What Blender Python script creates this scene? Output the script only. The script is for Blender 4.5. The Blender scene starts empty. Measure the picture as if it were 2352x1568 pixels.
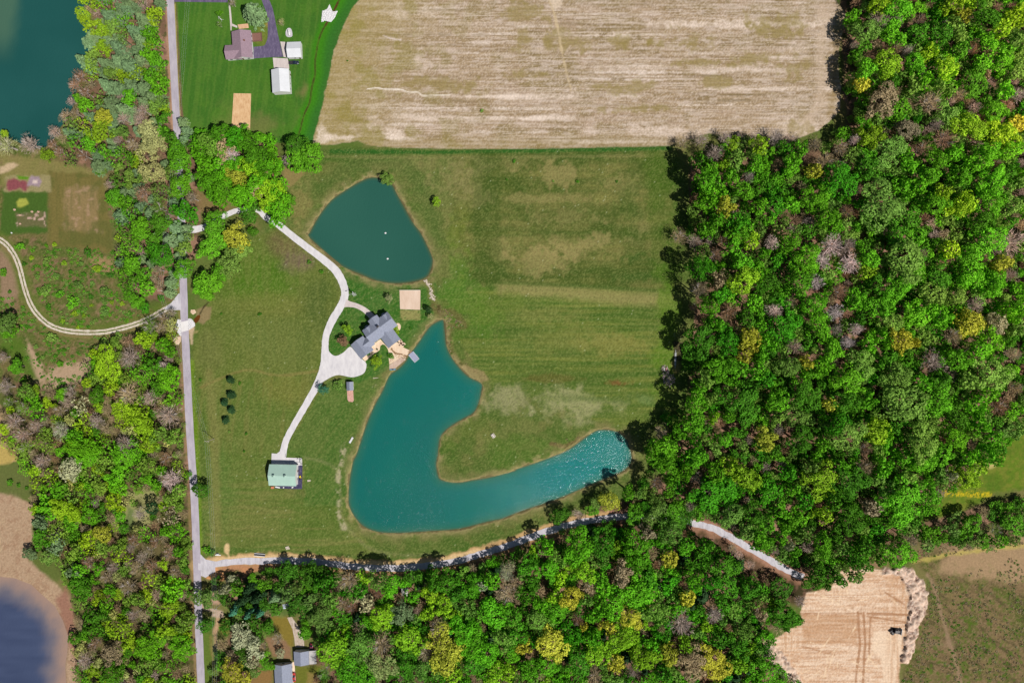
import bpy, math, random
import numpy as np
from mathutils import Vector, Matrix
R = math.radians
random.seed(7)
C = bpy.context.scene.collection
scene = bpy.context.scene
# ---------------------------------------------------------------- camera, sky, sun, exposure
H = 400.0                      # height of the camera over the ground (m)
U = 0.25                       # metres per drafting unit (plan 2352 x 1568 units)
cam_d = bpy.data.cameras.new('camera'); cam = bpy.data.objects.new('camera', cam_d); C.objects.link(cam)
cam.location = (0, 0, H); cam_d.sensor_width = 36.0; cam_d.lens = 36.0 * H / (2352 * U)
cam_d.clip_start = 1.0; cam_d.clip_end = 6000.0
scene.camera = cam
SUN_EL = R(53.0); SD = Vector((0.800, -0.600))        # horizontal direction towards the sun
world = bpy.data.worlds.new('World'); scene.world = world; world.use_nodes = True
nt = world.node_tree; nt.nodes.clear()
sky = nt.nodes.new('ShaderNodeTexSky'); sky.sky_type = 'NISHITA'; sky.sun_disc = False
sky.sun_elevation = SUN_EL; sky.sun_rotation = math.atan2(SD.x, SD.y)
bg = nt.nodes.new('ShaderNodeBackground'); bg.inputs[1].default_value = 0.047
wo = nt.nodes.new('ShaderNodeOutputWorld')
nt.links.new(sky.outputs[0], bg.inputs[0]); nt.links.new(bg.outputs[0], wo.inputs[0])
sl = bpy.data.lights.new('sun', 'SUN'); sl.energy = 4.9; sl.angle = R(0.5); sl.color = (1.0, 0.955, 0.89)
so = bpy.data.objects.new('sun', sl); C.objects.link(so)
dv = Vector((-SD.x * math.cos(SUN_EL), -SD.y * math.cos(SUN_EL), -math.sin(SUN_EL)))
so.rotation_euler = dv.to_track_quat('-Z', 'Y').to_euler()
scene.view_settings.view_transform = 'Standard'; scene.view_settings.look = 'None'
scene.view_settings.exposure = 0.1; scene.view_settings.gamma = 1.0
KG = 1.35      # how much brighter than its albedo a level sunlit surface shows

# ---------------------------------------------------------------- helpers
def s2l(c):
    out = []
    for v in c:
        v = v / 255.0
        out.append(v / 12.92 if v <= 0.04045 else ((v + 0.055) / 1.055) ** 2.4)
    return out
def alb(c, k=None):
    return [min(0.85, v / (k or KG)) for v in s2l(c)]
def D2W(x, y, h=0.0):
    """plan units -> metres on the ground; h = height of the thing seen at that spot"""
    f = 1.0 - h / H
    return ((x - 1176) * U * f, (784 - y) * U * f)
SC = 0.765625
CROP = {'A1': (0, 0, 2.24), 'A2': (750, 0, 2.24), 'A3': (1500, 0, 2.24), 'A4': (2272, 0, 2.24),
        'B1': (0, 670, 2.24), 'B2': (750, 670, 2.24), 'B3': (1500, 670, 2.24), 'B4': (2272, 670, 2.24),
        'C1': (0, 1348, 2.24), 'C2': (750, 1348, 2.24), 'C3': (1500, 1348, 2.24), 'C4': (2272, 1348, 2.24),
        'H': (1030, 910, 7.4667), 'N': (780, 1350, 11.2), 'T': (660, 60, 6.03), 'S': (800, 1740, 5.09),
        'F': (960, 1100, 6.535), 'V': (1020, 840, 7.35), 'R': (500, 920, 11.2), 'Z': (2600, 1840, 13.07),
        'E': (560, 1600, 3.5), 'W': (1960, 1020, 9.8), 'L': (620, 0, 9.8), 'P': (1450, 1280, 31.36),
        'G': (0, 500, 7.125), 'Q': (1160, 1720, 15.68), 'J': (620, 1640, 7.35)}
def cd(k, x, y):
    a = CROP[k]
    return ((a[0] + x / a[2]) * SC, (a[1] + y / a[2]) * SC)
def cw(k, x, y, h=0.0):
    return D2W(*cd(k, x, y), h)
def cl(k, px):                       # length in a drafting sheet -> metres
    return px / CROP[k][2] * SC * U
def cds(k, pts): return [cd(k, *p) for p in pts]

def tag(o, label=None, cat=None, group=None, kind=None):
    if label: o['label'] = label
    if cat: o['category'] = cat
    if group: o['group'] = group
    if kind: o['kind'] = kind
    return o
def empty(name, loc, rz=0.0):
    o = bpy.data.objects.new(name, None); C.objects.link(o)
    o.location = (loc[0], loc[1], loc[2] if len(loc) > 2 else 0.0); o.rotation_euler = (0, 0, rz)
    o.empty_display_size = 0.5
    return o
def mesh_np(name, V, F, mat=None, smooth=False, attrs=None):
    V = np.asarray(V, dtype=np.float32); F = np.asarray(F, dtype=np.int32)
    me = bpy.data.meshes.new(name)
    me.vertices.add(len(V)); me.vertices.foreach_set('co', V.ravel())
    n = F.shape[1]; me.loops.add(F.size); me.loops.foreach_set('vertex_index', F.ravel())
    me.polygons.add(len(F)); me.polygons.foreach_set('loop_start', np.arange(0, F.size, n, dtype=np.int32))
    me.polygons.foreach_set('loop_total', np.full(len(F), n, dtype=np.int32))
    me.update(calc_edges=True)
    me.polygons.foreach_set('use_smooth', np.full(len(F), smooth, dtype=bool))
    if attrs:
        for an, arr in attrs.items():
            if arr.ndim == 2:
                a = me.attributes.new(an, 'FLOAT_COLOR', 'POINT')
                c4 = np.ones((len(V), 4), dtype=np.float32); c4[:, :3] = arr
                a.data.foreach_set('color', c4.ravel())
            else:
                a = me.attributes.new(an, 'FLOAT', 'POINT'); a.data.foreach_set('value', arr.astype(np.float32))
    if mat: me.materials.append(mat)
    return me
def link(name, me, parent=None, loc=None):
    o = bpy.data.objects.new(name, me); C.objects.link(o)
    if parent: o.parent = parent
    if loc: o.location = loc
    return o
class MB:
    """collects simple shapes, then links them as one mesh object"""
    def __init__(s): s.v = []; s.f = []
    def add(s, vs, fs):
        b = len(s.v); s.v += [tuple(p) for p in vs]; s.f += [tuple(i + b for i in f) for f in fs]; return s
    def box(s, x0, x1, y0, y1, z0, z1, M=None, tx=0, ty=0):
        vs = [(x0, y0, z0), (x1, y0, z0), (x1, y1, z0), (x0, y1, z0),
              (x0 + tx, y0 + ty, z1), (x1 - tx, y0 + ty, z1), (x1 - tx, y1 - ty, z1), (x0 + tx, y1 - ty, z1)]
        if M is not None: vs = [tuple(M @ Vector(p)) for p in vs]
        return s.add(vs, [(0, 3, 2, 1), (4, 5, 6, 7), (0, 1, 5, 4), (1, 2, 6, 5), (2, 3, 7, 6), (3, 0, 4, 7)])
    def tube(s, pts, rs, n=6, cap=True):
        if not hasattr(rs, '__len__'): rs = [rs] * len(pts)
        pts = [Vector(p) for p in pts]; vs = []; fs = []
        for i, p in enumerate(pts):
            d = (pts[min(i + 1, len(pts) - 1)] - pts[max(i - 1, 0)])
            if d.length < 1e-9: d = Vector((0, 0, 1))
            d.normalize()
            a = d.cross(Vector((0, 0, 1)) if abs(d.z) < 0.9 else Vector((1, 0, 0))).normalized(); b = d.cross(a)
            for k in range(n):
                t = 2 * math.pi * k / n
                vs.append(p + (a * math.cos(t) + b * math.sin(t)) * rs[i])
        for i in range(len(pts) - 1):
            for k in range(n):
                fs.append((i * n + k, i * n + (k + 1) % n, (i + 1) * n + (k + 1) % n, (i + 1) * n + k))
        if cap:
            fs.append(tuple(range(n))[::-1]); fs.append(tuple((len(pts) - 1) * n + k for k in range(n)))
        return s.add(vs, fs)
    def prism(s, poly, z0, z1, M=None):
        n = len(poly)
        vs = [(p[0], p[1], z0) for p in poly] + [(p[0], p[1], z1) for p in poly]
        if M is not None: vs = [tuple(M @ Vector(p)) for p in vs]
        return s.add(vs, [tuple(range(n))[::-1], tuple(range(n, 2 * n))] +
                     [(i, (i + 1) % n, n + (i + 1) % n, n + i) for i in range(n)])
    def blob(s, c, r, seed=0, n=8, m=5, rough=0.2, zmin=None):
        rnd = random.Random(seed); vs = []; fs = []
        rx, ry, rz = r if hasattr(r, '__len__') else (r, r, r)
        for j in range(m + 1):
            ph = -math.pi / 2 + math.pi * j / m
            for i in range(n):
                th = 2 * math.pi * i / n
                q = 1 + rnd.uniform(-rough, rough)
                z = c[2] + rz * math.sin(ph) * q
                if zmin is not None: z = max(z, zmin)
                vs.append((c[0] + rx * math.cos(ph) * math.cos(th) * q, c[1] + ry * math.cos(ph) * math.sin(th) * q, z))
        for j in range(m):
            for i in range(n):
                fs.append((j * n + i, j * n + (i + 1) % n, (j + 1) * n + (i + 1) % n, (j + 1) * n + i))
        return s.add(vs, fs)
    def build(s, name, mat=None, parent=None, smooth=False, loc=None, bevel=0.0):
        me = bpy.data.meshes.new(name); me.from_pydata(s.v, [], s.f); me.validate(); me.update()
        if smooth: me.polygons.foreach_set('use_smooth', [True] * len(me.polygons))
        if mat: me.materials.append(mat)
        o = link(name, me, parent, loc)
        if bevel:
            b = o.modifiers.new('bevel', 'BEVEL'); b.width = bevel; b.segments = 2; b.limit_method = 'ANGLE'
        return o

WAVE = 0.2
# ---------------------------------------------------------------- value noise in numpy
_rt = np.random.RandomState(11).rand(512, 512).astype(np.float32)
def vnoise(x, y, seed=0):
    x = x + seed * 37.17; y = y + seed * 91.73
    xi = np.floor(x).astype(np.int64); yi = np.floor(y).astype(np.int64)
    fx = (x - xi).astype(np.float32); fy = (y - yi).astype(np.float32)
    fx = fx * fx * (3 - 2 * fx); fy = fy * fy * (3 - 2 * fy)
    x0 = xi & 511; x1 = (xi + 1) & 511; y0 = yi & 511; y1 = (yi + 1) & 511
    return (_rt[x0, y0] * (1 - fx) + _rt[x1, y0] * fx) * (1 - fy) + (_rt[x0, y1] * (1 - fx) + _rt[x1, y1] * fx) * fy
def fbm(x, y, sx, sy=None, oc=3, seed=0, rot=0.0):
    sy = sy or sx
    if rot:
        c, s_ = math.cos(rot), math.sin(rot); x, y = x * c + y * s_, -x * s_ + y * c
    x = x / sx; y = y / sy
    t = 0; a = 1; w = 0
    for o in range(oc):
        t = t + a * vnoise(x * 2 ** o, y * 2 ** o, seed + o * 5); w += a; a *= 0.55
    return t / w
def sm(a, b, x):
    t = np.clip((x - a) / (b - a), 0, 1); return t * t * (3 - 2 * t)
def cat(pts, n=6, closed=False):
    """Catmull-Rom through points of any dimension"""
    P = [np.array(p, dtype=float) for p in pts]; out = []
    N = len(P)
    rng = range(N) if closed else range(N - 1)
    for i in rng:
        if closed: p0, p1, p2, p3 = P[i - 1], P[i], P[(i + 1) % N], P[(i + 2) % N]
        else: p0, p1, p2, p3 = P[max(i - 1, 0)], P[i], P[i + 1], P[min(i + 2, N - 1)]
        for k in range(n):
            t = k / n
            out.append(0.5 * ((2 * p1) + (-p0 + p2) * t + (2 * p0 - 5 * p1 + 4 * p2 - p3) * t * t + (-p0 + 3 * p1 - 3 * p2 + p3) * t ** 3))
    if not closed: out.append(P[-1])
    return [tuple(p) for p in out]
def inpoly(x, y, poly):
    c = np.zeros(x.shape, dtype=bool); n = len(poly)
    for i in range(n):
        x1, y1 = poly[i][:2]; x2, y2 = poly[(i + 1) % n][:2]
        if y1 == y2: continue
        m = ((y1 > y) != (y2 > y)) & (x < (x2 - x1) * (y - y1) / (y2 - y1) + x1)
        c ^= m
    return c
def dseg(x, y, pts, closed=False):
    d = np.full(x.shape, 1e9, dtype=np.float32); n = len(pts)
    for i in range(n if closed else n - 1):
        x1, y1 = pts[i][:2]; x2, y2 = pts[(i + 1) % n][:2]
        dx, dy = x2 - x1, y2 - y1; L = dx * dx + dy * dy + 1e-9
        t = np.clip(((x - x1) * dx + (y - y1) * dy) / L, 0, 1)
        d = np.minimum(d, np.hypot(x - x1 - t * dx, y - y1 - t * dy))
    return d
def sdist(x, y, poly):
    """signed distance, negative inside"""
    d = dseg(x, y, poly, True); return np.where(inpoly(x, y, poly), -d, d)

# ---------------------------------------------------------------- materials
def new_mat(name):
    m = bpy.data.materials.new(name); m.use_nodes = True
    n = m.node_tree.nodes; b = n['Principled BSDF']; return m, m.node_tree, b
def plain(name, srgb, rough=0.7, var=0.12, scale=1.5, metal=0.0, k=None, spec=0.3, stripes=None, bump=0.0):
    """a painted / built surface: base colour broken by object-space noise (weathering)"""
    m, t, b = new_mat(name); N = t.nodes; L = t.links
    c = alb(srgb, k)
    tc = N.new('ShaderNodeTexCoord'); no = N.new('ShaderNodeTexNoise'); no.inputs['Scale'].default_value = scale
    no.inputs['Detail'].default_value = 5
    L.new(tc.outputs['Object'], no.inputs['Vector'])
    rp = N.new('ShaderNodeValToRGB')
    rp.color_ramp.elements[0].position = 0.3; rp.color_ramp.elements[1].position = 0.7
    rp.color_ramp.elements[0].color = [v * (1 - var) for v in c] + [1]
    rp.color_ramp.elements[1].color = [min(0.9, v * (1 + var)) for v in c] + [1]
    L.new(no.outputs['Fac'], rp.inputs['Fac']); out = rp.outputs['Color']
    if stripes:
        per, axis, dark = stripes
        sp = N.new('ShaderNodeSeparateXYZ'); L.new(tc.outputs['Object'], sp.inputs[0])
        md = N.new('ShaderNodeMath'); md.operation = 'PINGPONG'; md.inputs[1].default_value = per
        L.new(sp.outputs[axis], md.inputs[0])
        cp = N.new('ShaderNodeMapRange'); cp.inputs[1].default_value = 0.0; cp.inputs[2].default_value = per * 0.25
        cp.inputs[3].default_value = dark; cp.inputs[4].default_value = 1.0; L.new(md.outputs[0], cp.inputs[0])
        mu = N.new('ShaderNodeMix'); mu.data_type = 'RGBA'; mu.blend_type = 'MULTIPLY'; mu.inputs[0].default_value = 1
        L.new(out, mu.inputs[6]); cb = N.new('ShaderNodeCombineColor')
        for i in range(3): L.new(cp.outputs[0], cb.inputs[i])
        L.new(cb.outputs[0], mu.inputs[7]); out = mu.outputs[2]
    L.new(out, b.inputs['Base Color'])
    b.inputs['Roughness'].default_value = rough; b.inputs['Metallic'].default_value = metal
    b.inputs['Specular IOR Level'].default_value = spec
    if bump:
        bn = N.new('ShaderNodeBump'); bn.inputs['Strength'].default_value = bump; bn.inputs['Distance'].default_value = 0.1
        n2 = N.new('ShaderNodeTexNoise'); n2.inputs['Scale'].default_value = scale * 4; L.new(tc.outputs['Object'], n2.inputs['Vector'])
        L.new(n2.outputs['Fac'], bn.inputs['Height']); L.new(bn.outputs[0], b.inputs['Normal'])
    return m
def ground_mat(name='earth_and_grass'):
    m, t, b = new_mat(name); N = t.nodes; L = t.links
    at = N.new('ShaderNodeAttribute'); at.attribute_name = 'Col'
    tc = N.new('ShaderNodeTexCoord')
    n1 = N.new('ShaderNodeTexNoise'); n1.inputs['Scale'].default_value = 0.9; n1.inputs['Detail'].default_value = 6
    n1.inputs['Roughness'].default_value = 0.7
    L.new(tc.outputs['Object'], n1.inputs['Vector'])
    mr = N.new('ShaderNodeMapRange'); mr.inputs[1].default_value = 0.3; mr.inputs[2].default_value = 0.7
    mr.inputs[3].default_value = 0.78; mr.inputs[4].default_value = 1.22
    L.new(n1.outputs['Fac'], mr.inputs[0])
    vm = N.new('ShaderNodeVectorMath'); vm.operation = 'SCALE'
    L.new(at.outputs['Color'], vm.inputs[0]); L.new(mr.outputs[0], vm.inputs['Scale'])
    L.new(vm.outputs[0], b.inputs['Base Color'])
    b.inputs['Roughness'].default_value = 0.95; b.inputs['Specular IOR Level'].default_value = 0.05
    bn = N.new('ShaderNodeBump'); bn.inputs['Strength'].default_value = 0.35; bn.inputs['Distance'].default_value = 0.15
    n2 = N.new('ShaderNodeTexNoise'); n2.inputs['Scale'].default_value = 2.5; n2.inputs['Detail'].default_value = 4
    L.new(tc.outputs['Object'], n2.inputs['Vector']); L.new(n2.outputs['Fac'], bn.inputs['Height'])
    L.new(bn.outputs[0], b.inputs['Normal'])
    return m
def water_mat(name, wave=0.5, rough=0.12, scale=0.9):
    m, t, b = new_mat(name); N = t.nodes; L = t.links
    at = N.new('ShaderNodeAttribute'); at.attribute_name = 'Col'
    tc = N.new('ShaderNodeTexCoord')
    L.new(at.outputs['Color'], b.inputs['Base Color'])
    b.inputs['Roughness'].default_value = rough; b.inputs['IOR'].default_value = 1.33
    n1 = N.new('ShaderNodeTexNoise'); n1.inputs['Scale'].default_value = scale; n1.inputs['Detail'].default_value = 3
    n1.inputs['Roughness'].default_value = 0.6
    mp = N.new('ShaderNodeMapping'); mp.inputs['Rotation'].default_value = (0, 0, R(25)); mp.inputs['Scale'].default_value = (1, 0.55, 1)
    L.new(tc.outputs['Object'], mp.inputs[0]); L.new(mp.outputs[0], n1.inputs['Vector'])
    n3 = N.new('ShaderNodeTexNoise'); n3.inputs['Scale'].default_value = .02; n3.inputs['Detail'].default_value = 4; L.new(tc.outputs['Object'], n3.inputs['Vector'])
    mr = N.new('ShaderNodeMapRange'); mr.inputs[1].default_value = .35; mr.inputs[2].default_value = .65; mr.inputs[3].default_value = rough * .6; mr.inputs[4].default_value = rough * 1.9
    L.new(n3.outputs['Fac'], mr.inputs[0]); L.new(mr.outputs[0], b.inputs['Roughness'])
    bn = N.new('ShaderNodeBump'); bn.inputs['Strength'].default_value = 1.0; bn.inputs['Distance'].default_value = wave
    L.new(n1.outputs['Fac'], bn.inputs['Height']); L.new(bn.outputs[0], b.inputs['Normal'])
    return m
# ---------------------------------------------------------------- outlines of the place (plan units)
POND1 = cat([(861,407),(841,410),(813,424),(786,441),(759,461),(731.5,496),(711,533),(707,541),(721,557),(752,586.5),(786,612),
         (830.5,631),(864.7,644.6),(902,650.4),(943,648),(977.5,637.8),(989.5,619),(994,595),(981,564),(967,536),(947,509),
         (930,478.5),(911,444),(899,422),(876,412)], 3, True)
POND2 = cat(cds('B2', [(1300,655),(1310,740),(1320,820),(1350,890),(1400,960),(1470,1030),(1556,1075),(1555,1130),(1540,1200),
         (1505,1270),(1440,1310),(1370,1350),(1310,1395),(1275,1450),(1262,1560)]) +
        cds('C2', [(1252,100),(1270,190),(1320,213),(1400,222),(1500,205),(1620,185),(1780,142)]) +
        cds('C3', [(100,135),(250,85),(370,40),(460,0)]) + cds('B3', [(570,1440),(640,1395),(700,1385),(790,1400),(850,1450),(872,1510)]) +
        cds('C3', [(884,30),(880,95),(820,150),(700,200),(560,260),(420,320),(280,370),(130,420),(10,467)]) +
        cds('C2', [(1600,485),(1400,535),(1200,550),(1000,562),(860,555),(760,515),(700,450),(665,380),(660,300),(668,200),(690,80)]) +
        cds('B2', [(712,1555),(740,1470),(780,1350),(830,1230),(890,1120),(935,1020),(990,980),(1040,930),(1062,893),(1085,860),
         (1130,800),(1200,700),(1240,668),(1280,650)]), 3, True)
LAKE = cds('A1', [(-260,-260),(640,-260),(600,0),(600,300),(560,470),(520,560),(500,690),(450,800),(380,880),(350,960),(280,1000),(200,990),(60,930),(-30,900),(-260,880)])
FARMPOND = cds('C1', [(-260,850),(0,850),(100,862),(210,905),(290,980),(370,1050),(425,1150),(458,1250),(455,1350),(440,1450),(445,1568),(440,1800),(-260,1800)])
CREEKPOND = cds('C1', [(835,1420),(880,1370),(925,1400),(960,1460),(1010,1500),(1000,1560),(950,1640),(820,1640),(800,1540),(815,1470)])
ROAD = [(389,-40),(391,0),(406,294),(417,510),(421,646),(423.5,732),(428,820),(432.5,923),(440,1049),(446.5,1145),(451.5,1271),(455,1391),(457.5,1463),(462,1568),(465,1620)]
DRIVE = [(417,527,17),(440,527,17),(468,522,14),(513,497,12),(545,484,12),(588,480,13),(612,500,14),(640,517,15)] + \
    [(*cd('B2', x, y), w * .3418) for x, y, w in [(330,120,45),(470,225,48),(560,300,52),(610,370,52),(635,440,50),(634,500,50),(605,565,50),
     (565,630,50),(530,700,48),(508,770,45),(505,850,48),(505,930,60),(490,1000,60),(460,1065,52),(420,1140,46),(360,1245,44),(310,1330,42),
     (265,1410,42),(235,1480,44),(218,1568,48)]] + [(*cd('C2', 215, 30), 17)]
APRON = cat(cds('B2', [(500,800),(520,840),(545,875),(580,890),(630,865),(672,828),(705,860),(745,905),(775,930),(783,955),(770,1000),(735,1022),
         (680,1033),(600,1018),(550,1030),(505,1055),(470,1070),(478,1000),(490,940),(492,860)]), 3, True)
BARNPAD = cds('N', [(395,100),(560,115),(660,40),(690,-20),(860,-20),(845,210),(870,245),(1410,265),(1420,500),(1150,520),(380,500)])
CREEKROAD = [(455,1300),(475,1299),(530,1290),(600,1287.5),(700,1288),(760,1294),(830,1302),(900,1304),(970,1300),(1040,1290),(1100,1273),
     (1150,1258),(1200,1240),(1250,1222),(1302,1206),(1370,1193),(1430,1186),(1500,1184),(1560,1190),(1590,1200),(1640,1214),(1690,1240),(1750,1275),(1800,1304),(1845,1326)]
TRACK = cds('B1', [(-120,60),(0,110),(60,160),(110,240),(140,330),(165,430),(200,530),(250,610),(330,680),(430,718),(560,732),(700,728),(820,703),(900,680),(1000,640),(1080,595),(1140,560),(1205,520)])
TRACKMOUTH = cds('B1', [(1098,575),(1150,535),(1200,472),(1212,470),(1216,582),(1160,583)])
FIELD = cds('A2', [(760,-100),(735,0),(690,60),(645,140),(600,250),(560,360),(530,520),(500,650),(470,780),(440,880),(425,950),(440,975),
     (560,970),(720,945),(800,975),(1000,993),(1400,1000)]) + cds('A3', [(400,1000),(800,990),(1150,978),(1190,960),(1400,900)]) + \
     cds('A4', [(60,920),(250,935),(400,880),(500,800),(555,740),(560,600),(540,400),(560,250),(600,100),(520,0),(520,-100)])
CLEAR = cds('C4', [(520,830),(640,800),(820,805),(1040,790),(1090,880),(1130,960),(1130,1080),(1080,1200),(1050,1350),(1020,1430),(960,1440),
     (950,1568),(940,1720),(330,1720),(250,1568),(130,1440),(40,1340),(20,1290),(110,1270),(230,1200),(310,1160),(290,1090),(330,960),(500,930)])
SANDCOURT = cds('V', [(1312,228),(1775,218),(1768,655),(1325,640)])
SANDBOUND = SANDCOURT
GARDEN = cds('A1', [(1570,628),(1688,630),(1680,893),(1618,880),(1555,868)])
PATIO = cds('H', [(600,960),(620,930),(720,880),(830,800),(900,880),(960,950),(1000,990),(1090,930),(1220,830),(1180,700),(1215,690),(1250,760),(1330,850),(1400,910),(1340,980),(1505,1060),
     (1450,1130),(1400,1220),(1290,1200),(1180,1280),(1080,1340),(1030,1370),(1015,1200),(1015,1080),(985,1000),(930,930),(880,915),(830,950),(815,1040),(760,1085),(700,1110),(640,1060),(625,1030)])
PATIO2 = cds('H', [(400,1205),(480,1160),(640,1060),(700,1105),(540,1255),(490,1295)])
BEACH = cds('H', [(1030,1380),(1090,1340),(1180,1275),(1290,1200),(1385,1235),(1400,1255),(1300,1340),(1180,1440),(1120,1490),(1030,1480)])
LAWNN = cds('A1', [(1178,-60),(1190,20),(1210,400),(1225,700),(1245,900),(1290,930),(1500,860)]) + cds('A2', [(0,900),(180,960),(420,955),(440,880),(470,780),(500,650),(530,520),(560,360),(600,250),(645,140),(690,60),(735,0),(760,-60)])
MEADOW = [(474,700),(560,560),(640,500),(655,440),(700,400),(735,345),(800,338),(1150,345),(1540,338),(1580,420),(1600,600),(1590,800),(1560,1000),(1520,1100),(1440,1190),(1300,1210),(1200,1240),(1060,1280),(900,1292),(760,1282),(640,1276),(480,1284),(462,1265),(450,1050),(435,800)]
DRIVEN = [(574 + 0, -20), (585, 0)]
ASPH = cds('A1', [(1172,-60),(1172,14),(1530,18),(1530,-60)])
ASPH2 = cds('L', [(1480,-120),(1640,-120),(1750,60),(1850,200),(1930,400),(2010,650),(2080,900),(2100,1100)])  # outer edge of the curving drive
ASPHPOLY = cat(cds('T', [(780,-280),(850,-100),(862,50),(865,200),(860,330),(830,420),(800,465),(720,480),(610,490)]), 4) + cds('T', [(605,700),(950,675),(1145,672),(1090,440),(1050,270),(1015,100),(990,-40),(955,-200),(905,-330),(800,-520),(700,-520)])
CPAD1 = cds('T', [(1090,395),(1180,400),(1210,640),(1490,650),(1490,680),(1230,690),(1150,672)])
CPAD2 = cds('T', [(955,685),(1225,700),(1245,790),(1255,890),(1040,900),(975,870)])
SWALK = cds('L', [(655,110),(700,200),(722,400),(738,600),(745,700),(900,770),(900,830),(740,770),(735,900),(700,900),(690,700),(668,400),(650,200)])
NPATIO = cds('T', [(318,88),(508,68),(522,150),(345,165)])
PLASTICPAD = cds('N', [(1245,505),(1425,500),(1415,1295),(1100,1300),(500,1275),(500,1150),(1200,1130)])
WOODS = {
 'east': [(1600,345),(1700,330),(1790,322),(1900,328),(1968,295),(1958,180),(1950,-40),(2400,-40),(2400,940),(2352,985),(2290,1040),(2235,1110),(2160,1150),(2115,1190),(2105,1290),(1995,1305),(1930,1345),(1850,1335),(1760,1262),(1650,1195),(1570,1160),(1480,1150),(1440,1130),(1500,1060),(1530,980),(1590,920),(1600,760),(1605,600),(1585,480)],
 'south': [(745,1335),(830,1326),(1000,1328),(1150,1285),(1290,1240),(1400,1212),(1560,1215),(1640,1255),(1740,1325),(1805,1370),(1835,1430),(1760,1480),(1800,1540),(1850,1610),(745,1610),(700,1540),(740,1450)],
 'southwest': [(500,1335),(745,1335),(720,1410),(640,1400),(600,1450),(560,1610),(480,1610),(520,1420)],
 'lake': [(195,-40),(375,-40),(388,60),(400,240),(445,320),(440,560),(400,640),(380,690),(300,680),(270,600),(262,450),(245,390),(110,358),(155,290),(190,140)],
 'west': [(300,770),(410,740),(418,900),(428,1100),(440,1250),(448,1610),(180,1610),(165,1350),(85,1230),(70,1090),(0,1010),(0,880),(90,900),(190,880),(220,800)],
 'hedge': [(2110,1215),(2230,1180),(2400,1150),(2400,1225),(2250,1262),(2120,1262)],
 'north': [(455,310),(540,290),(620,320),(660,450),(640,500),(600,470),(540,460),(460,430)],
}
# ---------------------------------------------------------------- the ground sheet, painted per vertex with the colours of its soils and grasses
CELL = 0.6
NX, NY = 1022, 700
gx = (np.arange(NX) - (NX - 1) / 2) * CELL; gy = (np.arange(NY) - (NY - 1) / 2) * CELL
GX, GY = np.meshgrid(gx.astype(np.float32), gy.astype(np.float32))
px = GX / U + 1176; py = 784 - GY / U
rs = np.random.RandomState(5)
n_lo = fbm(px, py, 160, oc=4, seed=1); n_md = fbm(px, py, 40, oc=4, seed=2); n_hi = fbm(px, py, 9, oc=3, seed=3); n_px = rs.rand(NY, NX).astype(np.float32)
wob = (fbm(px, py, 14, oc=3, seed=4) - .5)
COL = np.zeros((NY, NX, 3), dtype=np.float32); REG = np.zeros((NY, NX), dtype=np.int16); Z = np.zeros((NY, NX), dtype=np.float32)
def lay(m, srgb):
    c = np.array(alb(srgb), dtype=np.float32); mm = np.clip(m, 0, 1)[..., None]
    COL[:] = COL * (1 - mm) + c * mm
def pm(poly, soft=3.0, wobble=0.0):
    """soft mask of a polygon, ragged by noise"""
    xs = [p[0] for p in poly]; ys = [p[1] for p in poly]; pad = soft + wobble + 4
    m = np.zeros(px.shape, dtype=np.float32)
    i0 = np.searchsorted(px[0], min(xs) - pad); i1 = np.searchsorted(px[0], max(xs) + pad)
    j0 = np.searchsorted(-py[:, 0], -(max(ys) + pad)); j1 = np.searchsorted(-py[:, 0], -(min(ys) - pad))
    sl_ = (slice(j0, j1), slice(i0, i1))
    if j1 <= j0 or i1 <= i0: return m
    d = sdist(px[sl_], py[sl_], poly) + wob[sl_] * wobble * 2
    m[sl_] = 1 - sm(-soft / 2, soft / 2, d); return m
def lm(pts, w, soft=2.0, wobble=0.0):
    d = dseg(px, py, pts) + wob * wobble * 2; return 1 - sm(w / 2 - soft / 2, w / 2 + soft / 2, d)
def bl(x, y, rx, ry=None, rot=0.0, n=0.5):
    ry = ry or rx; c, s_ = math.cos(rot), math.sin(rot)
    u = (px - x) * c + (py - y) * s_; v = -(px - x) * s_ + (py - y) * c
    d = np.hypot(u / rx, v / ry) + (n_md - .5) * n * 2 + (n_hi - .5) * n; return 1 - sm(0.3, 1.3, d)
# base: rough grass
lay(np.ones_like(px), (96, 108, 52)); lay(sm(.45, .7, n_md), (122, 116, 70)); lay(sm(.5, .7, n_lo) * .6, (84, 112, 44))
# --- west side
WEST = pm([(-40,300),(250,380),(270,600),(400,700),(300,780),(200,900),(-40,900)], 30, 10)
lay(WEST, (112, 104, 62)); lay(WEST * sm(.42, .62, n_md), (92, 104, 48)); lay(WEST * sm(.58, .75, n_hi) * .6, (140, 118, 88)); lay(WEST * sm(.55, .7, fbm(px, py, 22, oc=3, seed=9)) * .7, (134, 106, 84)); lay(WEST * sm(.6, .74, fbm(px, py, 11, oc=3, seed=10)) * .8, (66, 92, 32)); lay(WEST * sm(.5, 1, n_px) * .35, (150, 134, 92)); lay(WEST * sm(.5, 0, n_px) * .35, (66, 70, 34))
lay(pm(cds('A1', [(0,1030),(280,1060),(700,1150),(720,1300),(0,1250)]), 14, 6) * .8, (136, 128, 76))
lay(pm(cds('A1', [(20,1280),(320,1290),(330,1568),(0,1580)]), 8, 5), (72, 100, 40))
lay(pm(cds('A1', [(330,1150),(690,1170),(740,1500),(760,1700),(320,1640)]), 10, 5), (118, 108, 60))
lay(pm(cds('A1', [(430,1250),(650,1250),(670,1560),(440,1560)]), 14, 8) * .8, (146, 124, 86))
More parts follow.
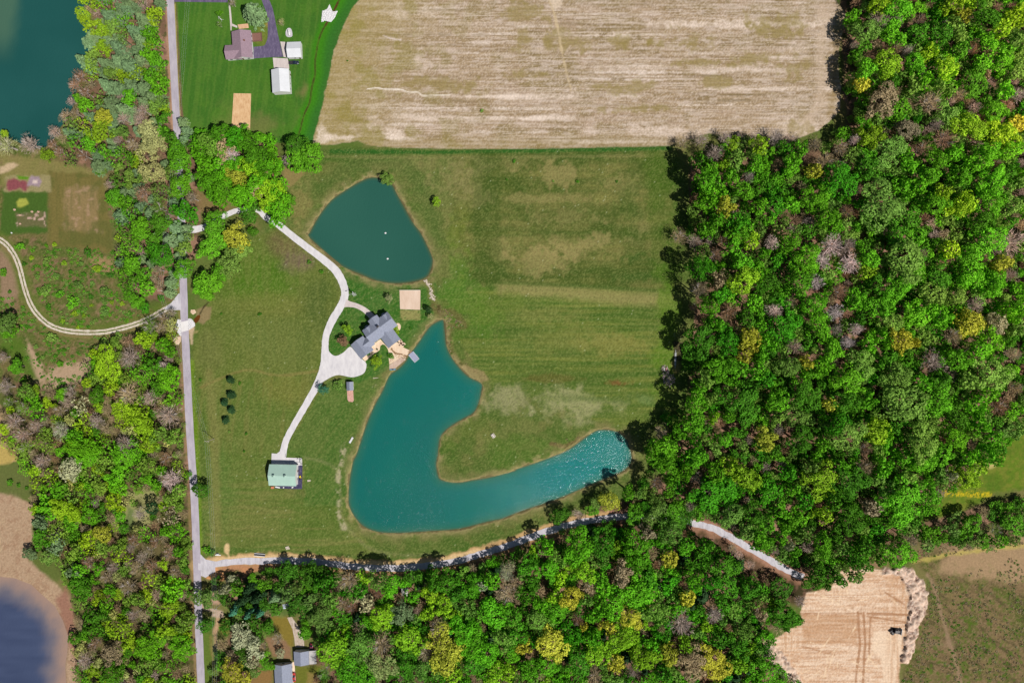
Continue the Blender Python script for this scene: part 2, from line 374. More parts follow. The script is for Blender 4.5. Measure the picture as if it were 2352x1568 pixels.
lay(sm(.5, .7, fbm(px, py, 5, 60, oc=3, seed=12)) * pm(cds('A1', [(330,1150),(690,1170),(760,1680),(320,1640)]), 10, 6) * .3, (84, 92, 44)); lay(sm(.5, .65, n_md) * pm(cds('A1', [(330,1150),(690,1170),(760,1680),(320,1640)]), 14, 8) * .6, (92, 98, 48)); lay(pm(cds('A1', [(430,1250),(650,1250),(670,1560),(440,1560)]), 16, 10) * sm(.55, .7, n_hi) * .6, (170, 140, 112))
lay(pm(cds('A1', [(0,1120),(90,1090),(130,1110),(60,1150),(0,1170)]), 8, 4), (196, 172, 138))
lay(pm(cds('G', [(110,190),(1040,190),(1050,540),(120,520)]), 8, 10), (150, 140, 98))
lay(pm(cds('G', [(160,275),(560,290),(580,420),(530,490),(200,485),(140,420)]), 7, 8), (138, 78, 82))
lay(pm(cds('G', [(660,200),(850,200),(890,330),(840,420),(700,400),(590,400),(600,330)]), 6, 4), (158, 138, 146)); lay(pm(cds('G', [(700,290),(800,290),(800,360),(700,350)]), 5), (215, 195, 185))
lay(pm(cds('G', [(360,190),(620,220),(590,280),(400,270)]), 5, 3), (92, 140, 30)); lay(pm(cds('G', [(340,740),(420,680),(560,680),(600,790),(480,870),(370,860)]), 6, 4), (164, 168, 74))
lay(pm(cds('G', [(360,1010),(980,960),(980,1290),(350,1290)]), 8, 6) * .8, (112, 104, 72)); lay(pm(cds('G', [(360,1010),(980,960),(980,1290),(350,1290)]), 8) * sm(.6, .7, n_hi), (190, 160, 145))
lay(pm(cds('B1', [(0,150),(60,220),(110,330),(130,460),(60,540),(0,520)]), 10, 8) * .9, (150, 124, 100))
lay(pm(cds('B1', [(600,230),(790,240),(800,330),(640,320)]), 16, 8) * .7, (168, 136, 100)); lay(pm(cds('B1', [(1030,330),(1180,330),(1180,460),(1060,450)]), 12, 8) * .8, (154, 132, 96))
lay(pm(cds('B1', [(940,460),(1180,440),(1150,500),(1040,590),(980,560)]), 10, 5) * .8, (78, 102, 38))
lay(pm(cds('B1', [(180,760),(260,900),(300,1000),(420,940),(560,880),(650,900),(640,1060),(560,1130),(470,1200),(330,1210),(230,1040),(180,900)]), 14, 12) * sm(.35, .55, n_md + .1), (176, 150, 122))
lay(pm(cds('B1', [(0,720),(150,760),(200,900),(260,1060),(150,1000),(0,820)]), 12, 8) * .8, (82, 112, 36))
lay(lm(TRACK, 34, 14, 4) * .6, (100, 116, 48)); lay(lm([(x, y + 11) for x, y in TRACK], 5, 4, 2) * .5, (150, 120, 90))
lay(pm([(-40,900),(30,950),(47,1055),(20,1064),(-40,1072)], 3, 1), (184, 150, 120)); lay(pm([(-40,1020),(30,1030),(44,1055),(20,1066),(-40,1074)], 8, 4), (184, 160, 92))
MUD = pm([(-60,1120),(30,1135),(80,1160),(75,1230),(60,1280),(160,1370),(190,1480),(205,1500),(180,1620),(-60,1620)], 10, 6)
lay(MUD, (176, 148, 120)); lay(MUD * sm(.5, .7, n_hi) * .6, (158, 124, 98)); lay(MUD * sm(.5, .7, n_md) * .6, (190, 166, 130)); lay(MUD * sm(.5, 1, n_px) * .3, (204, 178, 150)); lay(MUD * sm(.5, 0, n_px) * .3, (140, 112, 88)); lay(pm([(150,1345),(185,1440),(205,1500),(190,1570),(160,1480),(130,1380)], 14, 6) * .9, (152, 110, 92))
lay(pm([(-40,1075),(30,1062),(90,1085),(80,1150),(-40,1120)], 12, 6) * .8, (100, 108, 58))
# --- woods floor
FLOOR = np.zeros_like(px)
for k_, w_ in WOODS.items(): FLOOR = np.maximum(FLOOR, pm([(1176 + (x - 1176) * .975, 784 + (y - 784) * .975) for x, y in w_], 14, 8))
lay(FLOOR, (122, 96, 76)); lay(FLOOR * sm(.5, .65, n_md), (156, 120, 100)); lay(FLOOR * sm(.55, .7, n_hi) * .8, (66, 82, 34))
lay(FLOOR * bl(1900, 620, 80, 120) * .7, (176, 130, 110))
WW = pm(WOODS['west'], 14, 8); lay(WW * .75, (96, 94, 56)); lay(WW * sm(.5, .65, n_hi) * .6, (72, 84, 34)); lay(pm(cds('C1', [(860,290),(1050,270),(1050,500),(940,540),(780,520),(700,450),(850,380)]), 10, 8), (150, 148, 96)); lay(pm(cds('C1', [(860,380),(900,400),(900,540),(820,540)]), 8, 5) * .7, (88, 112, 62))
# --- north lawn
LN = pm(LAWNN, 3, 1); lay(LN, (66, 110, 38)); lay(LN * sm(.45, .65, n_md) * .6, (80, 122, 40)); lay(LN * sm(.5, .62, fbm(px, py, 5, 90, oc=2, seed=21, rot=.12)) * .35, (96, 128, 52))
lay(LN * bl(735, 210, 46, 22), (124, 116, 72)); lay(LN * bl(600, 290, 50, 30) * .6, (122, 118, 70)); lay(LN * bl(775, 290, 10, 70, .05) * .7, (134, 126, 76)); lay(LN * bl(690, 300, 12, 50) * .5, (128, 122, 72))
lay(LN * bl(602, 70, 22, 36) * .5, (138, 132, 62)); lay(LN * bl(617, 57, 9, 9), (170, 140, 80)); lay(LN * bl(530, 290, 40, 60) * .35, (130, 128, 72))
lay(lm([(401,10),(409,200),(417,330)], 3, 2), (170, 160, 90)); lay(lm([(384,-20),(392,150),(400,300)], 13, 6, 3) * .9, (176, 140, 112))
CRK = cat(cds('A2', [(620,-40),(590,20),(570,60),(520,150),(490,200),(465,260),(450,330),(437,420),(437,500),(415,590),(400,690),(360,780),(335,880),(300,960),(235,1080),(190,1200),(170,1260)]), 4)
lay(lm([(x + 10, y) for x, y in CRK], 42, 18, 4) * LN, (62, 128, 26)); lay(lm([(x + 32, y) for x, y in CRK], 30, 20) * LN * .7, (52, 104, 44)); lay(lm(CRK, 5, 4, 1) * (py < 410) * .6, (88, 104, 40)); lay(lm(CRK, 1.9, 1.6, 1.4) * .85, (62, 50, 30)); lay(lm(CRK[4:14], 4.5, 2.5, 1), (84, 58, 34))
lay(pm(cds('A2', [(110,1180),(200,1070),(300,1120),(380,1160),(330,1330),(270,1420),(220,1300)]), 12, 6) * .8, (146, 128, 82)); lay(pm(cds('A2', [(100,1180),(200,1090),(215,1150),(160,1240)]), 8, 3) * .9, (142, 106, 82))
lay(lm(CRK, 16, 8, 3) * (py > 360) * .6, (88, 104, 50)); lay(lm(CRK, 3, 2, 1) * (py > 360), (74, 54, 36))
lay(pm(cds('A1', [(1300,1250),(1420,1350),(1540,1390),(1530,1420),(1400,1460),(1330,1400)]), 8, 4) * .8, (134, 112, 74))
# --- farm field
FM = pm(FIELD, 3, 2.5)
row = fbm(px, py, 130, 2.2, oc=3, seed=31); row2 = fbm(px, py, 260, 9, oc=3, seed=32)
brk = sm(.3, .6, n_md); lay(FM, (170, 147, 116)); lay(FM * sm(.42, .66, row2 * .5 + n_lo * .5) * .9, (184, 160, 138)); lay(FM * sm(.44, .66, n_lo * .3 + n_md * .45 + row2 * .25) * .85, (150, 132, 90))
lay(FM * sm(.55, .75, n_md) * sm(.4, .7, n_hi) * .6, (130, 112, 74)); lay(FM * sm(.5, .72, row) * .6 * (.4 + .6 * brk), (212, 192, 176)); lay(FM * sm(.48, .25, row) * .5 * (.4 + .6 * brk), (136, 114, 86))
rowf = fbm(px, py, 40, 1.6, oc=2, seed=36); lay(FM * sm(.5, .85, rowf) * .36, (222, 204, 188)); lay(FM * sm(.5, .15, rowf) * .36, (126, 104, 76)); lay(FM * sm(.6, 1, n_px) * .4, (228, 212, 196)); lay(FM * sm(.4, 0, n_px) * .4, (122, 102, 72)); lay(FM * sm(.55, .75, fbm(px, py, 26, 5, oc=3, seed=35)) * .5, (216, 198, 184))
for k_ in range(70):
    x, y, a_ = 860 + rs.rand() * 1040, rs.rand() * 330, 30 + rs.rand() ** 2 * 160; lay(FM * bl(x, y, a_, 1.2 + rs.rand() * 2.5, n=1.3) * (.3 + .5 * rs.rand()) * (.5 + .7 * n_px), (232, 216, 202) if rs.rand() < .62 else (126, 108, 72))
lay(FM * sm(230, 0, dseg(px, py, FIELD[:12]) + 90 * (n_md - .5)) * .6, (158, 142, 80)); lay(FM * sm(.5, .7, n_md) * sm(1250, 800, px) * .5, (146, 136, 66)); lay(FM * sm(40, 0, 335 - py) * .35, (150, 134, 76))
for x, y, a, b_, w in [(1100,272,110,3,.9),(1260,272,60,4,.7),(1700,55,220,7,.75),(1390,82,80,8,.8),(1250,222,150,4,.7),(1100,222,60,2.5,.8),(900,308,40,8,.8),(850,290,30,12,.5),(1000,270,90,5,.5),
                       (950,140,24,14,.6),(1850,110,50,9,.5),(1500,300,160,8,.45),(1830,280,60,30,.5),(930,30,60,8,.4),(1750,205,180,4,.6),(1460,155,120,4,.45),(740,315,12,16,.8),(800,316,48,6,.9),(1700,160,150,6,.45)]:
    lay(FM * bl(x, y, a, b_ * 1.2, n=1.8) * w * (.6 + .6 * sm(.3, .7, n_hi)) * (.6 + .5 * n_px), (236, 218, 202))
for x, y, a, b_ in [(1430,95,60,16),(1560,100,90,14),(1790,45,45,18),(1850,150,50,20),(1600,145,50,7),(1250,170,70,14),(1020,200,60,14),(1660,190,40,10),(1780,75,40,14),(1420,200,70,10),(1720,135,40,12),(1480,250,60,7),(1840,260,20,30),(1210,95,30,25),(1300,100,60,20),(1200,30,50,18)]:
    lay(FM * bl(x, y, a * 1.1, b_ * 1.1, n=1.9) * .75 * (.6 + .5 * n_px), (146, 130, 74))
lay(lm(cat(cds('A2', [(790,598),(860,592),(900,600),(1010,603),(1040,612),(1070,622),(1130,622),(1160,643),(1240,642),(1340,641)]), 3), 2.6, 2, 1), (236, 224, 208)); lay(lm(cds('A2', [(895,240),(950,262),(1015,270)]), 3, 3, 2), (222, 206, 196))
lay(lm(cat([(1262,0),(1275,40),(1286,90),(1295,140),(1312,208)], 4), 5, 4, 3) * .8, (206, 184, 148)); lay(pm([(1250,-20),(1290,-20),(1292,12),(1272,22)], 4, 3) * .8, (216, 196, 172))
lay(FM * lm(cds('A4', [(430,60),(470,150),(430,300),(420,500),(430,680),(330,820)]), 22, 20, 8) * .5, (208, 186, 164)); lay(FM * lm(cds('A4', [(560,60),(530,300),(520,600),(490,760)]), 16, 14, 6) * .5, (150, 128, 84))
# --- meadow round the ponds
ME = pm(MEADOW, 4, 2)
lay(ME, (88, 108, 48)); lay(ME * sm(.42, .68, n_md) * .55, (122, 122, 70)); lay(ME * sm(.46, .68, n_lo) * .6, (66, 98, 34)); lay(ME * sm(.5, .72, fbm(px, py, 26, oc=4, seed=39)) * .4, (128, 120, 72)); lay(ME * sm(.6, .78, fbm(px, py, 11, oc=3, seed=40)) * .45, (66, 92, 32))
T1 = pm([(1040,352),(1535,348),(1548,480),(1560,668),(1180,652),(1080,650),(1040,500)], 14, 6)
mow = fbm(px, py, 190, 6, oc=3, seed=41); mow2 = fbm(px, py, 420, 24, oc=3, seed=42)
lay(T1 * .9, (70, 88, 34)); lay(T1 * sm(.4, .7, mow2 * .3 + n_md * .4 + n_lo * .3) * .75, (138, 130, 76)); lay(T1 * sm(.5, .7, mow) * .3 * sm(.3, .7, n_md), (134, 134, 70)); lay(T1 * sm(.46, .3, mow) * .25, (72, 96, 38)); lay(T1 * sm(.6, .75, fbm(px, py, 12, oc=3, seed=43)) * .5, (80, 98, 38))
for x, y, a, b_, w in [(1270,400,60,20,.7),(1180,370,90,12,.4),(1330,560,110,22,.7),(1240,600,70,28,.7),(1420,420,70,18,.5),(1480,520,40,12,.5),(1150,560,40,30,.5),(1300,500,90,14,.4),(1260,455,100,9,.5)]:
    lay(T1 * bl(x, y, a * .9, b_ * 1.3, n=1.5) * w * .9, (158, 144, 92))
for x, y, a, b_, w in [(1440,590,60,8,.8),(1130,620,70,10,.6),(1480,635,80,8,.7),(1120,440,20,80,.5),(1450,470,30,60,.4),(1180,358,60,6,.7),(1340,358,90,5,.6)]:
    lay(T1 * bl(x, y, a, b_ * 1.3, n=1.5) * w, (66, 92, 36))
T2 = pm([(1150,654),(1548,672),(1550,800),(1560,985),(1400,975),(1120,880),(1040,760),(1010,680)], 6, 3)
lay(T2 * .7, (84, 110, 42)); lay(T2 * sm(.5, .68, mow) * .55, (128, 134, 62)); lay(T2 * sm(.46, .3, mow) * .5, (62, 96, 30)); mowf = fbm(px, py, 150, 2.6, oc=2, seed=45); lay(T2 * sm(.5, .8, mowf) * .35, (134, 140, 70)); lay(T2 * sm(.5, .2, mowf) * .35, (60, 88, 28)); lay(lm([(1155,662),(1300,672),(1440,684),(1545,690)], 30, 24, 5) * .75, (150, 140, 88)); lay(lm([(1120,648),(1300,655),(1545,669)], 8, 6, 2) * .6, (66, 94, 34))
for x, y, a, b_, c_, w in [(1420,790,90,22,(140,134,70),.6),(1290,780,110,30,(128,130,66),.5),(1230,720,90,22,(134,134,72),.5),(1200,900,220,40,(82,104,44),.6),(1330,930,90,34,(160,158,112),.8),(1170,925,60,34,(158,154,112),.75),(1420,880,36,9,(124,88,50),.9),(1262,868,60,8,(122,94,54),.7),
                           (1400,915,120,10,(78,104,46),.6),(1480,920,26,10,(110,134,76),.6),(1450,960,60,24,(104,120,50),.5),(1530,760,30,180,(92,126,34),.7),(1510,420,30,90,(84,108,38),.6),(1100,990,80,40,(112,118,58),.4),(1200,1040,150,40,(86,116,44),.5),
                           (1060,690,50,36,(82,124,40),.7),(1050,610,44,60,(80,122,40),.7),(1110,740,80,40,(82,120,38),.6),(1250,690,60,14,(76,110,36),.4),(1000,700,30,40,(80,118,40),.7),(1300,860,160,16,(74,100,38),.5),(1540,560,26,90,(78,110,34),.7),(1060,500,30,60,(120,128,56),.5),(1060,420,70,60,(142,134,86),.75),(960,380,70,22,(136,128,80),.5),(1050,560,40,70,(112,124,50),.5),(1130,700,90,30,(100,120,46),.5),(690,470,26,60,(140,128,78),.7),(760,395,60,20,(120,118,66),.6),(880,380,60,10,(128,118,74),.5),
                           (1000,760,30,20,(84,108,44),.6)]:
    lay(ME * bl(x, y, a, b_, n=1.1) * w, c_)
lay(lm(cat([(735,440),(760,410),(800,385),(870,370),(930,385),(965,430),(990,490),(1010,560)], 4), 36, 26, 6) * .6, (80, 102, 46)); lay(lm([(760,348),(1000,350),(1540,341)], 9, 5, 2), (48, 96, 34)); lay(lm([(740,360),(1000,362),(1500,358)], 6, 6, 3) * .4, (140, 134, 84))
# west lawns inside the drive
LW_ = pm([(474,700),(560,560),(640,520),(760,620),(782,680),(745,770),(738,850),(640,870),(450,880),(440,800)], 12, 5)
lay(LW_ * .8, (98, 112, 48)); lay(LW_ * bl(590, 640, 110, 80) * .9, (78, 114, 30)); lay(LW_ * bl(660, 565, 50, 36) * .9, (112, 98, 66)); lay(LW_ * bl(690, 600, 50, 30), (118, 100, 82)); lay(LW_ * bl(640, 780, 100, 60) * .6, (104, 116, 58)); lay(LW_ * bl(620, 700, 120, 30) * .5, (126, 124, 64)); lay(LW_ * bl(480, 800, 40, 60) * .6, (110, 112, 62))
lay(LW_ * bl(730, 700, 40, 90) * .7, (74, 94, 42)); lay(LW_ * sm(.5, .68, fbm(px, py, 8, 70, oc=2, seed=44)) * .3, (120, 126, 64))
LS = pm([(450,880),(740,855),(720,960),(650,1060),(640,1120),(700,1150),(800,1150),(830,1230),(900,1290),(480,1284),(455,1100)], 10, 4)
lay(LS * .6, (96, 116, 48)); lay(LS * sm(.48, .68, fbm(px, py, 90, 7, oc=3, seed=46)) * .55 * sm(1050, 1150, py), (132, 128, 74)); lay(LS * sm(.48, .66, fbm(px, py, 12, 120, oc=3, seed=47, rot=.1)) * .4 * sm(1100, 1000, py), (122, 118, 64)); lay(LS * bl(660, 900, 60, 40) * .5, (128, 124, 60)); lay(LS * bl(560, 1200, 100, 50) * .5, (122, 122, 66)); lay(LS * bl(500, 1120, 40, 110) * .4, (84, 120, 52))
LE = pm([(750,875),(850,860),(880,850),(870,900),(820,1000),(800,1100),(790,1160),(700,1160),(700,1060),(650,1045),(700,960)], 8, 4)
lay(LE * .8, (72, 108, 42)); lay(LE * sm(.46, .66, fbm(px, py, 60, 8, oc=3, seed=48, rot=-.9)) * .4, (104, 122, 60)); lay(LE * bl(700, 1000, 60, 60) * .3, (108, 118, 60))
LH = pm([(790,640),(760,560),(860,640),(940,655),(1000,650),(1010,730),(940,800),(890,850),(840,860),(800,850),(740,850),(750,770),(790,700)], 6, 3)
LH = np.maximum(LH, pm([(800,640),(840,645),(990,660),(1000,740),(890,850),(820,880),(760,840),(760,760)], 5, 2))
lay(LH, (58, 106, 36)); lay(LH * sm(.46, .6, fbm(px, py, 6, 120, oc=2, seed=50, rot=1.05)) * .45, (84, 116, 56)); lay(LH * sm(.55, .7, n_md) * .3, (92, 118, 52))
lay(lm([(440,830),(452,1040),(462,1270)], 10, 8, 2) * .7, (110, 144, 30)); lay(lm([(480,860),(492,1000),(498,1270)], 22, 16, 4) * .5, (140, 130, 78))
lay(lm(cat([(700,1050),(775,1080),(785,1180),(830,1245),(900,1272),(1040,1272),(1150,1240)], 4), 7, 7, 5) * .25, (160, 150, 110)); lay(lm([(792,1020),(777,1100),(778,1180),(790,1212)], 9, 8, 5) * .7 * sm(.42, .55, n_hi), (196, 182, 150)); lay(lm(cat([(460,890),(560,850),(640,862),(740,850)], 4), 6, 5, 2) * .6, (140, 126, 74))
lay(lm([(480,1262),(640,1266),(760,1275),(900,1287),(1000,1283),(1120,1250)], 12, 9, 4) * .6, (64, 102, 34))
lay(pm(cds('V', [(1325,650),(1770,660),(1790,880),(1560,870),(1400,880),(1330,820)]), 5, 3) * sm(.4, .55, n_hi + .08), (146, 142, 86))
ch = cat(cds('V', [(1880,20),(1960,110),(2010,220),(2020,380),(2080,450),(2120,640),(2160,760),(2210,860)]), 4)
lay(lm(ch, 16, 10, 3) * .8, (118, 116, 64)); lay(lm(cat(cds('B2', [(1230,560),(1280,600),(1370,600),(1440,690),(1340,700),(1340,820),(1400,940),(1520,1030),(1560,1060)]), 3), 15, 10, 5) * .75, (104, 92, 56)); lay(lm(cds('B2', [(1270,560),(1280,640)]), 10, 8, 3) * .8, (84, 70, 44))
lay(pm(cds('B2', [(1400,960),(1480,960),(1570,1000),(1600,1050),(1560,1075),(1480,1030)]), 6, 5) * .8, (158, 136, 96)); lay(lm(cds('B3', [(345,1480),(440,1500),(540,1440)]), 9, 7, 4) * .7, (120, 92, 66))
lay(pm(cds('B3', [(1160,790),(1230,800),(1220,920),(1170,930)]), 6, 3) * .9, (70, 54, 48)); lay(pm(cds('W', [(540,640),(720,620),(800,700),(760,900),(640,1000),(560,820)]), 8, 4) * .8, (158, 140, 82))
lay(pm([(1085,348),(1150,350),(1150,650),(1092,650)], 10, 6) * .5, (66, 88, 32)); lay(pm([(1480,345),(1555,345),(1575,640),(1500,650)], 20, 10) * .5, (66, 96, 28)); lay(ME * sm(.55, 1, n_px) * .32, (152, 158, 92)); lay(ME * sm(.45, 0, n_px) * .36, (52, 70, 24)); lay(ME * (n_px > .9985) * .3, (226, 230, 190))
# --- dirt verges of the gravel track
lay(lm([(1400,1196),(1480,1190),(1560,1205),(1640,1235),(1740,1300),(1830,1345)], 86, 20, 8), (108, 84, 66)); lay(lm([(1560,1205),(1640,1235),(1740,1300),(1830,1345)], 80, 20, 8) * sm(.5, .62, n_hi), (66, 60, 38)); lay(lm([(1580,1210),(1640,1240),(1740,1300)], 60, 20, 8) * sm(.55, .68, n_md), (150, 116, 96))
CRW = cat(CREEKROAD, 4)
lay(lm(CRW, 34, 8, 7) * (px < 1400), (196, 160, 112)); lay(lm([(x, y + 15) for x, y in CRW], 12, 10, 8) * .7, (142, 106, 80)); lay(lm([(x, y + 14) for x, y in CREEKROAD[:5]], 20, 8, 8) * .85 * sm(.35, .5, n_hi), (184, 134, 98))
lay(lm(cds('J', [(440,-20),(440,100),(500,230),(300,320)]), 9, 5, 4), (214, 184, 136)); lay(lm([(x, y - 9) for x, y in CREEKROAD[1:11]], 9, 5, 5), (218, 186, 138)); lay(lm(CRW, 28, 12, 6) * (px > 1400), (170, 128, 106))
lay(pm(cds('E', [(300,340),(420,440),(380,490),(210,470),(230,420)]), 5, 4), (206, 150, 104))
lay(pm(cds('J', [(760,450),(1040,440),(1050,560),(850,640),(800,600)]), 4, 4), (190, 136, 96))
# --- south homestead
lay(pm(cds('E', [(880,860),(1060,870),(1130,1000),(1130,1190),(1040,1180),(940,1000)]), 8, 4), (132, 116, 52)); lay(pm(cds('E', [(820,1080),(1000,1090),(1100,1200),(1100,1320),(900,1290)]), 8, 6), (142, 112, 84))
lay(pm(cds('E', [(1140,1400),(1400,1380),(1500,1600),(1140,1640)]), 8, 6), (108, 112, 44)); lay(pm(cds('E', [(1260,1450),(1370,1470),(1380,1600),(1260,1600)]), 8, 6) * .7, (148, 124, 74)); lay(pm(cds('E', [(760,1450),(900,1440),(900,1640),(640,1640)]), 10, 6), (140, 110, 66))
lay(lm(cds('E', [(1210,740),(1225,820),(1190,900)]), 7, 5, 3), (160, 128, 98)); lay(lm(cds('E', [(920,780),(1000,860)]), 12, 10, 5) * .8, (120, 130, 66)); lay(pm(cds('E', [(800,700),(1150,700),(1160,860),(880,860)]), 12, 8) * .8, (92, 112, 56))
lay(lm(cds('E', [(330,870),(320,960),(290,1060),(290,1160)]), 9, 7, 3), (186, 152, 116)); lay(pm(cds('E', [(350,870),(470,880),(440,1060),(350,1060)]), 8, 5), (120, 124, 54)); lay(lm(cds('E', [(150,760),(260,800),(360,830),(370,860),(280,850)]), 9, 6, 3), (190, 166, 146)); lay(pm(cds('E', [(100,1000),(280,1060),(300,1600),(180,1620)]), 8, 4), (96, 116, 48)); lay(lm(cds('E', [(250,1080),(300,1600)]), 6, 6, 3) * .7, (140, 124, 74))
lay(pm(cds('E', [(270,590),(350,600),(340,740),(250,740)]), 8, 5), (186, 150, 128))
# --- verges by the culvert
lay(pm(cds('R', [(950,100),(1250,0),(1500,0),(1450,400),(1250,560),(1050,520),(1000,300)]), 6, 4) * .8, (150, 128, 94)); lay(lm(cds('R', [(1400,-150),(1250,0),(1120,240)]), 3, 2, 1), (70, 62, 40)); lay(pm(cds('R', [(720,780),(950,640),(900,900),(880,1270),(820,1270),(760,1000)]), 4, 3) * .8, (206, 178, 148)); lay(pm(cds('R', [(880,900),(1000,780),(1080,800),(1050,900)]), 5, 3) * .7, (176, 158, 106))
lay(lm([(413,600),(414,700)], 8, 4) * .5, (120, 130, 50)); lay(lm([(x - 12, y) for x, y in ROAD[9:]], 6, 5, 2) * .7, (150, 128, 88)); lay(lm([(x - 11, y) for x, y in ROAD[3:9]], 5, 4, 2) * .6, (146, 130, 84))
# --- east: brushland, clearing
BR = pm([(2090,1275),(2130,1250),(2400,1180),(2400,1620),(2060,1620),(2090,1480),(2140,1330)], 12, 6)
diag = fbm(px, py, 7, 30, oc=3, seed=61, rot=-1.0)
lay(BR, (124, 104, 74)); lay(BR * sm(.44, .62, n_md * .5 + diag * .5), (90, 98, 44)); lay(BR * sm(.5, 1, n_px) * .4, (160, 136, 104)); lay(BR * sm(.5, 0, n_px) * .4, (66, 64, 36)); lay(BR * sm(.55, .7, diag) * .6, (140, 116, 84)); lay(BR * sm(.4, .25, diag) * .6, (62, 68, 34))
lay(pm([(2190,1250),(2400,1200),(2400,1330),(2330,1340),(2230,1325),(2150,1310)], 24, 12) * .75, (178, 148, 114)); lay(BR * sm(.58, .7, fbm(px, py, 8, oc=3, seed=63)) * .7 * sm(1260, 1420, py), (78, 108, 30)); lay(lm(cat(cds('C4', [(1140,840),(1190,930),(1220,1050),(1260,1180),(1290,1300),(1330,1400),(1370,1600)]), 4), 8, 7, 4) * .8, (154, 128, 102)); lay(lm(cds('C4', [(1090,1300),(1300,1310)]), 16, 14, 6) * .5, (150, 124, 98)); lay(lm(cds('C4', [(1060,755),(1300,700),(1560,670),(1800,640)]), 9, 8, 5) * .8, (186, 170, 92)); lay(lm(cds('C4', [(1060,680),(1500,590),(1800,540)]), 26, 20, 10) * .4, (150, 124, 96)); lay(pm(cds('C4', [(640,790),(700,720),(840,720),(830,800)]), 8, 5) * .8, (150, 118, 92))
GL = pm([(2115,1195),(2160,1150),(2235,1105),(2290,1035),(2352,980),(2400,940),(2400,1120),(2290,1130),(2200,1180)], 14, 8)
lay(GL, (100, 124, 38)); lay(GL * sm(.45, .7, n_hi) * .6, (128, 128, 54)); lay(GL * sm(.5, .7, n_md) * .6, (78, 108, 32)); lay(lm(cds('C4', [(1250,290),(1400,300),(1560,300)]), 12, 8, 4) * (n_px > .5), (200, 180, 40)); lay(bl(2275, 1068, 12, 10), (190, 176, 110))
CLR = pm(CLEAR, 4, 3); row3 = fbm(px, py, 60, 2.6, oc=3, seed=71); row4 = fbm(px, py, 2.4, 60, oc=3, seed=72); sw = sm(2060, 2090, px - (py - 1400) * .2)
lay(CLR, (220, 184, 152)); lay(CLR * sm(.45, .65, row3) * .8, (236, 210, 184)); lay(CLR * sm(.45, .3, row3) * .7, (194, 150, 116)); lay(CLR * sm(.5, 1, n_px) * .4, (242, 220, 198)); lay(CLR * sm(.5, 0, n_px) * .4, (180, 138, 108)); lay(CLR * sm(.6, .8, n_hi) * .4, (178, 134, 100))
lay(pm(cds('C4', [(770,1210),(960,1230),(990,1200),(950,1440),(930,1568),(840,1568),(830,1400),(770,1350)]), 8, 5) * .8, (238, 212, 184)); lay(CLR * sm(.45, .62, row4) * .6 * (sm(2020, 2060, px) + pm(cds('C4', [(130,1200),(300,1190),(300,1340),(200,1400)]), 6)), (196, 152, 114))
lay(pm(cds('C4', [(300,1110),(670,1110),(660,1300),(300,1310)]), 8, 4) * .5, (186, 140, 100))
for pts, w in [([(675,1090),(690,1300),(660,1560)], 5), ([(715,1095),(725,1300),(710,1568)], 5), ([(740,1100),(1010,1110)], 6), ([(290,1100),(700,1098)], 3), ([(740,1120),(1000,1160)], 4), ([(860,960),(990,1040)], 4), ([(760,1130),(750,1400)], 4), ([(300,1320),(520,1380)], 3)]:
    lay(lm(cds('C4', pts), w, 3, 2) * .8, (166, 118, 82))
for k_ in range(26):
    a = rs.rand(4); cx, cy = 1180 + 0, 0
    x0 = 340 + a[0] * 560; y0 = 860 + a[1] * 680; an = a[2] * 3.1; ln = 60 + a[3] * 120
    lay(lm(cds('C4', [(x0, y0), (x0 + ln * math.cos(an) * .6, y0 + ln * math.sin(an) * .5 + 8), (x0 + ln * math.cos(an), y0 + ln * math.sin(an))]), 1.6, 2, 2) * CLR * .8, (242, 214, 180))
HEAP = np.maximum(pm(cds('C4', [(830,800),(1040,785),(1100,880),(1140,960),(1135,1090),(1080,1210),(1050,1350),(1020,1430),(960,1430),(985,1290),(1000,1200),(1015,1080),(1020,960),(960,850),(840,840)]), 5, 8),
                  pm(cds('C4', [(20,1290),(90,1310),(160,1360),(240,1450),(300,1568),(310,1700),(240,1700),(200,1568),(110,1450),(30,1370)]), 5, 7))
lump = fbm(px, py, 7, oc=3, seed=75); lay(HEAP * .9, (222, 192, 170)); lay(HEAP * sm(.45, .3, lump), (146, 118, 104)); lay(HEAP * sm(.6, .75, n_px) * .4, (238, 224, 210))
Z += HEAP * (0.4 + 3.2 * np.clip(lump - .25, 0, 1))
# --- riprap and bare spots
Z += (n_md - .5) * .25 * (FLOOR + BR) * (1 - HEAP)
# --- banks of the ponds
SD1 = sdist(px, py, POND1); SD2 = sdist(px, py, POND2); SD3 = sdist(px, py, LAKE)
for sd, wl in ((SD1, 1), (SD2, 1), (SD3, .5)):
    e = sd + wob * 14 + (n_hi - .5) * 5
    lay(sm(16, 6, e) * .5 * wl * sm(.45, .62, fbm(px, py, 18, oc=3, seed=91)), (176, 160, 112)); lay(sm(9, 2, e) * .7 * wl * sm(.55, .68, fbm(px, py, 24, oc=3, seed=92)), (62, 84, 34))
    lay(sm(26, 8, e) * .45 * wl * ME * sm(.35, .55, n_md), (128, 122, 78)); lay(sm(6, 3, e) * .7 * wl, (158, 144, 100)); lay(sm(2.0, .2, e) * .7 * wl, (92, 84, 56))
    Z -= 1.4 * sm(5, -9, sd)
Z -= 1.2 * sm(4, -12, sdist(px, py, FARMPOND)); Z -= 1.2 * sm(3, -8, sdist(px, py, CREEKPOND)); lay(sm(16, 2, sdist(px, py, CREEKPOND)), (84, 70, 50))
Z += (n_hi - .5) * .06
FLAT = np.minimum(np.minimum(dseg(px, py, cat(ROAD, 3)), dseg(px, py, cat(CREEKROAD, 3))), np.minimum(dseg(px, py, [p[:2] for p in DRIVE]), dseg(px, py, TRACK)))
Z *= sm(12, 22, FLAT)
